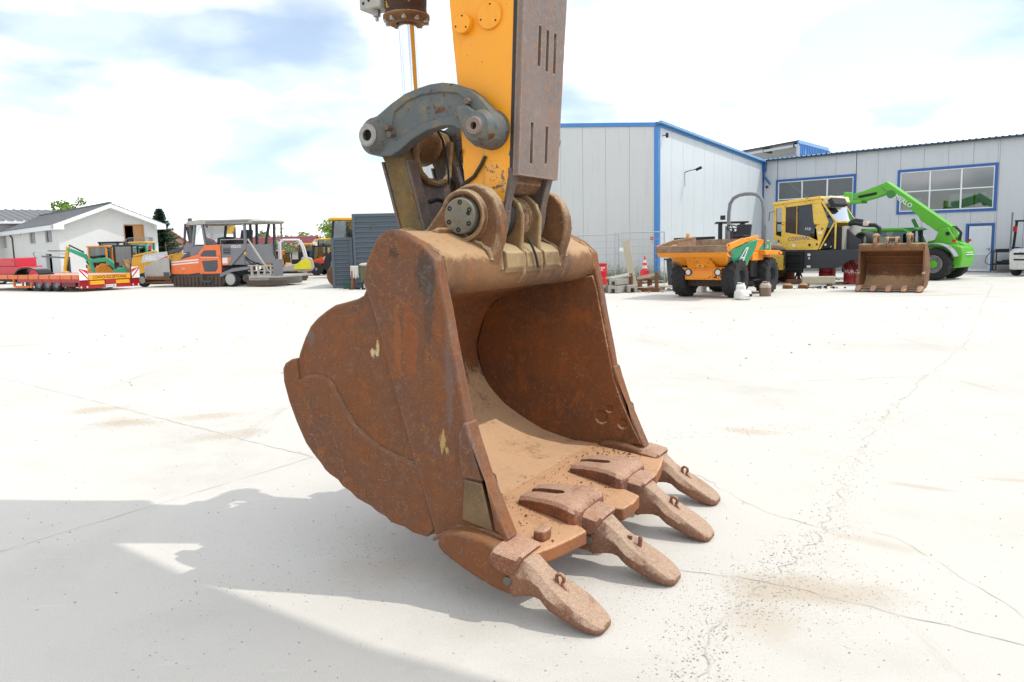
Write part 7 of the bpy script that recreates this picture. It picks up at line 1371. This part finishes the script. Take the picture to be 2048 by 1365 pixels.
# older yellow paver behind it
yp = thing('yellow_paver', 'older yellow paver with dirty hopper and tilted canopy left of the orange one', 'paver', (-16.8, 42.5, 0), math.atan2(.2, -.98))
def paver2():
    obj('hopper', MB().prism([(1.15,.35),(3.0,.30),(3.45,.55),(3.30,1.45),(1.9,1.68),(1.1,1.50)], 'y', 1.12, 1.30), m_py, yp, .03); obj('hopper', MB().prism([(1.15,.35),(3.0,.30),(3.45,.55),(3.30,1.45),(1.9,1.68),(1.1,1.50)], 'y', -1.30, -1.12), m_py, yp, .03); obj('hopper_floor', MB().b2(1.15, 3.3, -1.12, 1.12, .35, .55), m_asph, yp)
    obj('crest', MB().beam((3.2,1.2,1.52), (1.9,1.2,1.74), .3, .10), m_py, yp, .02); dp = obj('name_panel', MB().prism([(2.75,1.15),(2.6,1.62),(1.15,1.72),(1.15,1.30)], 'y', 1.30, 1.315), m_panel2, yp); text('panel_text', 'ABG', m_white, dp, .34, TM((2.15, 1.318, 1.38), (-1,0,.02), (0,0,1)), .002, .012); text('panel_text', 'TITAN', m_white, dp, .13, TM((1.55, 1.318, 1.47), (-1,0,.02), (0,0,1)), .002, .006)
    obj('panel_flash', MB().add([(1.9,1.318,1.2),(1.15,1.318,1.5),(1.15,1.318,1.38),(1.6,1.318,1.2)], [(0,1,2,3)]), m_rr, dp, smooth=0)
    obj('rib', MB().beam((3.2,1.31,.95), (1.2,1.31,1.08), .04, .05), m_py, yp); obj('rusty_gate', MB().add([(3.45,.2,.42),(3.45,1.3,.42),(3.85,1.35,1.35),(3.75,.2,1.30),(3.52,.2,.42),(3.52,1.3,.42),(3.92,1.35,1.35),(3.82,.2,1.30)], [(0,1,2,3),(7,6,5,4),(0,4,5,1),(1,5,6,2),(2,6,7,3),(3,7,4,0)]), m_rust_tan, yp)
    obj('side_bar', MB().beam((3.9,1.3,.32), (2.2,1.3,.30), .22, .2), m_rust_tan, yp); obj('track', MB().prism([(2.6,.0),(2.8,.25),(2.6,.45),(-1.4,.45),(-1.6,.25),(-1.4,.0)], 'y', .8, 1.15), m_asph, yp, .04); obj('track', MB().prism([(2.6,.0),(2.8,.25),(2.6,.45),(-1.4,.45),(-1.6,.25),(-1.4,.0)], 'y', -1.15, -.8), m_asph, yp, .04)
    wl = obj('guide_wheel', MB().cyl((1.9,1.2,.34), (1.9,1.42,.34), .34, n=20), m_tyre, yp, .03)
    obj('body', MB().prism([(1.1,.5),(1.1,1.5),(-.5,2.0),(-1.6,2.0),(-1.6,.5)], 'y', -1.1, 1.1), m_py, yp, .04); obj('rail', MB().beam((1.35,1.15,1.62), (-.6,1.15,2.08), .12, .16), m_pd, yp); obj('lamp_box', MB().b2(-.1, .35, 1.1, 1.2, 1.55, 1.85), m_lightglass, yp, .02); obj('seat', MB().b2(-.7, -1.1, -.2, .5, 2.0, 2.3), m_black, yp, .04)
    cr = obj('canopy', MB().add([(.1,-1.1,3.12),(-1.5,-1.1,3.22),(-1.5,1.1,3.22),(.1,1.1,3.12),(.0,-1.0,2.95),(-1.4,-1.0,2.6),(-1.4,1.0,2.6),(.0,1.0,2.95)], [(0,1,2,3),(7,6,5,4),(0,4,5,1),(1,5,6,2),(2,6,7,3),(3,7,4,0)]), m_cyd, yp, smooth=0); obj('canopy_slats', MB().b2(0, -1.4, -1.0, 1.0, 3.24, 3.30), m_rust_tan, cr)
    for (p, q) in (((.28,1.1,1.85), (.10,1.1,3.15)), ((-.15,1.1,1.95), (.05,1.0,3.0)), ((-1.0,1.1,2.0), (-1.0,1.1,3.0)), ((.0,-1.1,1.9), (.0,-1.1,3.0)), ((-1.4,-1.1,2.0), (-1.4,-1.1,3.0))): obj('post', MB().beam(p, q, .09 if p[0] > 0 else .15, .09), m_pd, yp)
    obj('thin_post', MB().cyl((1.25,1.25,1.4), (1.25,1.25,2.2), .025), m_rust_tan, yp)
paver2()

# --- white canopied digger
wd = thing('canopy_digger', 'white framed mini digger with bright yellow rear panel beside the screed', 'excavator', px(583, 557, 42.5), R(200))
m_lime = paint('lime_yellow', '#d8cf20', .4, .1, 0, 2)
for s in (-1, 1): t_ = obj('track', MB().prism([(1.1,.0),(1.25,.2),(1.1,.42),(-.7,.42),(-.85,.2),(-.7,.0)], 'y', s*.45, s*.75), m_asph, wd, .04); obj('sprocket', MB().cyl((1.05,s*.74,.21), (1.05,s*.77,.21), .14, n=12), m_tyre, t_)
obj('undercarriage', MB().b2(-.5, .7, -.45, .45, .2, .45), m_pd, wd); obj('house', MB().prism([(.6,.5),(.6,.85),(-.3,.9),(-.75,1.3),(-1.1,1.2),(-1.2,.7),(-1.05,.5)], 'y', -.7, .7), m_pw, wd, .08, 3); obj('yellow_panel', MB().prism([(-.05,.62),(-.15,.85),(-.75,1.2),(-1.0,1.0),(-1.02,.62)], 'y', .70, .74), m_lime, wd, .01); obj('yellow_panel', MB().prism([(-.05,.62),(-.15,.85),(-.75,1.2),(-1.0,1.0),(-1.02,.62)], 'y', -.74, -.70), m_lime, wd, .01)
for y in (-.6, .6): obj('canopy_frame', MB().tube([(-.85,y,1.1),(-.7,y,1.8),(-.55,y,2.12),(-.35,y,2.2),(.35,y,2.2),(.52,y,2.05),(.55,y,.9)], .05, 8), m_white, wd)
obj('canopy_roof', MB().b2(-.5, .45, -.62, .62, 2.18, 2.24), m_white, wd, .02); obj('seat', MB().b2(-.5, -.05, -.25, .25, .9, 1.15).b2(-.55, -.42, -.25, .25, 1.1, 1.6), m_black, wd, .04); obj('levers', MB().cyl((.3,.2,.85), (.35,.2,1.35), .03).cyl((.3,-.2,.85), (.35,-.2,1.35), .03).sphere((.35,.2,1.38), .05, 8, 5), m_black, wd); obj('boom', MB().prism([(.6,.7),(1.3,1.5),(1.42,1.42),(.75,.55)], 'y', -.1, .1), m_pd, wd, .02); obj('blade', MB().b2(1.35, 1.42, -.75, .75, .05, .4), m_pw, wd)
# --- red orange compact loader
cl2 = thing('compact_loader', 'red orange compact loader with grey bucket left of the container', 'loader', px(646, 548, 50.5), R(176)); m_ro = paint('loader_red_orange', '#d4472a', .4, .12, .02, 2)
for (x, y) in ((.15,.78), (-1.5,.78), (.15,-.78), (-1.5,-.78)): wheel(cl2, x, y, .42, .3, .22, m_tyre, m_rimd, m_rimg, 0, 1 if y > 0 else -1)
obj('body', MB().prism([(.6,.4),(.6,.75),(-.6,1.0),(-1.9,1.15),(-1.9,.4)], 'y', -.6, .6), m_gut, cl2, .03); ar_ = obj('lift_arm', MB().prism([(.95,.25),(.75,.85),(.35,1.0),(-1.6,1.55),(-1.8,1.5),(-1.8,1.15),(-.2,.75),(.45,.65),(.75,.15)], 'y', .55, .72), m_ro, cl2, .03); text('arm_text', 'CASE', m_white, ar_, .28, TM((-.62, .735, 1.12), (-1,0,.27), (.27,0,1)), .002, .008)
obj('lift_arm', MB().prism([(.95,.25),(.75,.85),(.35,1.0),(-1.6,1.55),(-1.8,1.5),(-1.8,1.15),(-.2,.75),(.45,.65),(.75,.15)], 'y', -.72, -.55), m_ro, cl2, .03); obj('white_panel', MB().b2(-1.1, -1.95, .60, .74, .5, 1.05), m_white, cl2, .02); obj('cab', MB().prism([(.5,.8),(.35,1.85),(-1.1,1.85),(-1.2,1.0)], 'y', -.5, .5), m_cabglass, cl2)
for (p, q) in (((.5,.5,.8), (.35,.5,1.87)), ((-1.15,.5,1.0), (-1.1,.5,1.87)), ((.35,.5,1.87), (-1.1,.5,1.87)), ((.5,-.5,.8), (.35,-.5,1.87)), ((-.45,.5,.9), (-.45,.5,1.87)), ((.35,-.5,1.87), (.35,.5,1.87))): obj('cab_post', MB().beam(p, q, .09, .09), m_black, cl2)
obj('loader_bucket', MB().prism([(.8,.05),(1.5,.02),(.95,.62),(.82,.55)], 'y', -.85, .85), m_pw, cl2, .01)
# --- backhoe cabs in the row behind
def backhoe(label, loc, rz, sc=1.0, name='backhoe_loader'):
    b = thing(name, label, 'backhoe', loc, rz, 'yellow machines in the back row'); b.scale = (sc,)*3
    obj('body', MB().prism([(1.7,.5),(1.7,1.15),(.5,1.3),(-1.0,1.3),(-1.0,.5)], 'y', -.55, .55), m_my, b, .05); 
    for x in (.45, -.85):
        for y in (-.6, .6): obj('cab_post', MB().beam((x,y,1.2), (x*.85,y*.92,2.45), .08, .08), m_black, b)
    0; obj('cab_glass', MB().prism([(.45,1.25),(.38,2.42),(-.72,2.42),(-.85,1.25)], 'y', -.56, .56), m_cabglass, b); obj('cab_roof', MB().prism([(.58,2.45),(.5,2.58),(-.85,2.60),(-.95,2.48)], 'y', -.66, .66), m_my, b, .04); obj('seat', MB().b2(-.3, .1, -.25, .25, 1.2, 1.9), m_black, b); obj('work_lamp', MB().b2(.58, .66, .4, .56, 2.34, 2.46), m_lightglass, b); obj('arm', MB().prism([(1.6,.9),(2.5,.4),(2.6,.55),(1.7,1.15)], 'y', .4, .5), m_my, b); obj('front_bucket', MB().prism([(2.4,.05),(3.0,.05),(2.5,.75),(2.35,.7)], 'y', -1.0, 1.0), m_py, b)
    for (x, y, r) in ((1.25,.65,.38), (1.25,-.65,.38), (-.6,.7,.62), (-.6,-.7,.62)): wheel(b, x, y, r, .35, r*.5, m_tyre, m_rimg, None, 0, 1 if y > 0 else -1)
backhoe('yellow roofed backhoe behind the red orange loader', px(654, 548, 58), R(175), .95); backhoe('low yellow machine with dark cab left of the red orange loader', px(613, 548, 56), R(185), .82); backhoe('tall yellow cab peeking over the short grey panel stack', px(705, 548, 46), R(12), 1.33)
mini('orange yellow small excavator behind the paver screed', px(556, 548, 49), R(188), m_mo, m_my, m_my, ((.0,.6),(.2,1.0),(.5,1.4),(.8,.5)), m_mo, .78)
mini('small orange machine row left of the white digger frame', px(573, 548, 52), R(178), m_mo, m_mo, m_mo, ((.0,.5),(.5,.8),(.9,.7),(1.2,.4)), m_black, .7)

# --- containers and the clutter in front
m_cont = paint('container_slate', '#4a555e', .5, .12, .04, 1.5)
def container(label, x0, x1, y0, y1, h, pitch):
    c = thing('steel_container', label, 'container', ((x0+x1)/2, y0, 0), 0); w = (x1-x0)/2; D = y1-y0; m = MB()
    zs = []; z = .12
    while z < h-.14: zs += [(z,0), (z+pitch*.35,0), (z+pitch*.5,.045), (z+pitch*.85,.045)]; z += pitch
    zs.append((h-.12,0)); n = len(zs); m.add([(-w+.06, .05-k*.9, a) for a, k in zs]+[(w-.06, .05-k*.9, a) for a, k in zs], [(i, n+i, n+i+1, i+1) for i in range(n-1)])
    obj('front_cladding', m, m_cont, c, smooth=0); m2 = MB(); m2.add([(-w+.05-k*.9, .06, a) for a, k in zs]+[(-w+.05-k*.9, D-.06, a) for a, k in zs], [(i, i+1, n+i+1, n+i) for i in range(n-1)]); obj('side_cladding', m2, m_cont, c, smooth=0)
    for x in (-w, w-.12):
        for y in (0, D-.12): obj('corner_post', MB().b2(x, x+.12, y, y+.12, 0, h), m_cont, c, .01)
    obj('top_rail', MB().b2(-w+.12, w-.12, 0, .1, h-.12, h).b2(-w, -w+.1, .12, D-.12, h-.12, h), m_cont, c); obj('bottom_rail', MB().b2(-w+.12, w-.12, 0, .1, 0, .12).b2(-w, -w+.1, .12, D-.12, 0, .12), m_cont, c); obj('roof', MB().b2(-w+.1, w, .1, D, h-.06, h-.02), m_cont, c); obj('back', MB().b2(-w+.1, w, D-.1, D-.05, .1, h-.1).b2(w-.1, w-.05, .1, D, .1, h-.1), m_cont, c)
    return c
container('tall slate grey corrugated container behind the bucket', -6.55, -3.3, 32.6, 38.0, 3.08, .21); container('short slate grey ribbed container left of the tall one', -7.50, -6.60, 32.75, 37.0, 2.12, .17)
o = thing('rusty_cylinder', 'rusty steel cylinder showing past the short container', 'cylinder', (-7.45, 33.6, 0), R(0)); obj('barrel', MB().lathe([(.02,-.6),(.48,-.6),(.50,-.55),(.50,.55),(.48,.6),(.02,.6)], (0,.6,.50), 'y', 24), m_rust_tan, o); obj('strap', MB().lathe([(.505,-.05),(.515,-.05),(.515,.05),(.505,.05)], (0,.4,.50), 'y', 24), m_wear, o)
cs = thing('clothes_stand', 'wooden stand hung with rags in front of the containers', 'stand', (-5.95, 31.4, 0), R(8)); 
for x in (-.42, .42): obj('leg', MB().beam((x,0,.92), (x-.04,-.22,0), .045, .045).beam((x,0,.92), (x+.03,.22,0), .045, .045), m_beam, cs)
obj('crossbar', MB().beam((-.55,0,.93), (.55,0,.93), .05, .05), m_beam, cs); m_olive = plain('olive_cloth', '#5d6242', .9, .12, 5); m_rag = plain('pale_rag', '#b9b2a8', .9, .1, 5)
def cloth(x0, x1, z0, mat, seed):
    r = random.Random(seed); m = MB(); nx, nz = 9, 8; V = []
    for j in range(nz+1):
        for i in range(nx+1): t = j/nz; V.append((x0+(x1-x0)*i/nx+.03*math.sin(i*1.7+seed)*t, -.05-.035*math.sin(i*2.1+seed*2)*t-.02*t, .965-(.965-z0)*t*(1-.12*abs(math.sin(i*.9+seed)))))
    m.add(V, [(j*(nx+1)+i, j*(nx+1)+i+1, (j+1)*(nx+1)+i+1, (j+1)*(nx+1)+i) for j in range(nz) for i in range(nx)]); o_ = obj('cloth', m, mat, cs); s_ = o_.modifiers.new('s', 'SOLIDIFY'); s_.thickness = .012
cloth(-.50, -.18, .42, m_rag, 1); cloth(-.12, .22, .18, m_olive, 2); cloth(.20, .36, .55, m_pd, 3); obj('rag_pile', MB().sphere((.1,0,1.0), .16, 10, 6, (1.6,.8,.45)).sphere((.35,.02,.98), .12, 10, 6, (1.4,.8,.5)), m_rag, cs)
o = thing('plastic_tub', 'green plastic tub on the ground by the ribbed container', 'tub', (-6.75, 32.2, 0)); obj('tub', MB().loft([[Vector((x*.16,y*.16,0)) for x, y in ((-1,-1),(1,-1),(1,1),(-1,1))], [Vector((x*.22,y*.2,.26)) for x, y in ((-1,-1),(1,-1),(1,1),(-1,1))]]), plain('tub_green', '#2f4f42', .6), o, .02); obj('rim', MB().b2(-.24, .24, -.22, .22, .255, .285), plain('tub_green2', '#35574a', .6), o, .01)
o = thing('floor_broom', 'long handled broom leaning on the clothes stand', 'broom', (-5.62, 31.0, 0), R(20)); obj('handle', MB().beam((0,0,.06), (.1,.12,.95), .03, .03), m_beam, o); obj('head', MB().b2(-.18, .18, -.05, .05, 0, .08), m_old, o)
o = thing('floor_broom', 'broom with dark head left of the rag stand', 'broom', (-6.35, 31.6, 0), R(-10)); obj('handle', MB().beam((0,0,.05), (.08,.05,.75), .03, .03), m_beam, o); obj('head', MB().b2(-.22, .22, -.05, .05, 0, .07), m_black, o)
o = thing('battery_crate', 'black crate with white label under the rag stand', 'crate', (-5.82, 31.35, 0), R(5)); obj('box', MB().b2(-.2, .2, -.15, .15, 0, .28), m_black, o, .02); lb = obj('label_plate', MB().b2(-.10, .14, -.155, -.15, .08, .22), m_white, o); text('label_text', 'CAT', m_black, lb, .12, TM((.02, -.157, .15), (1,0,0), (0,0,1)), .001)
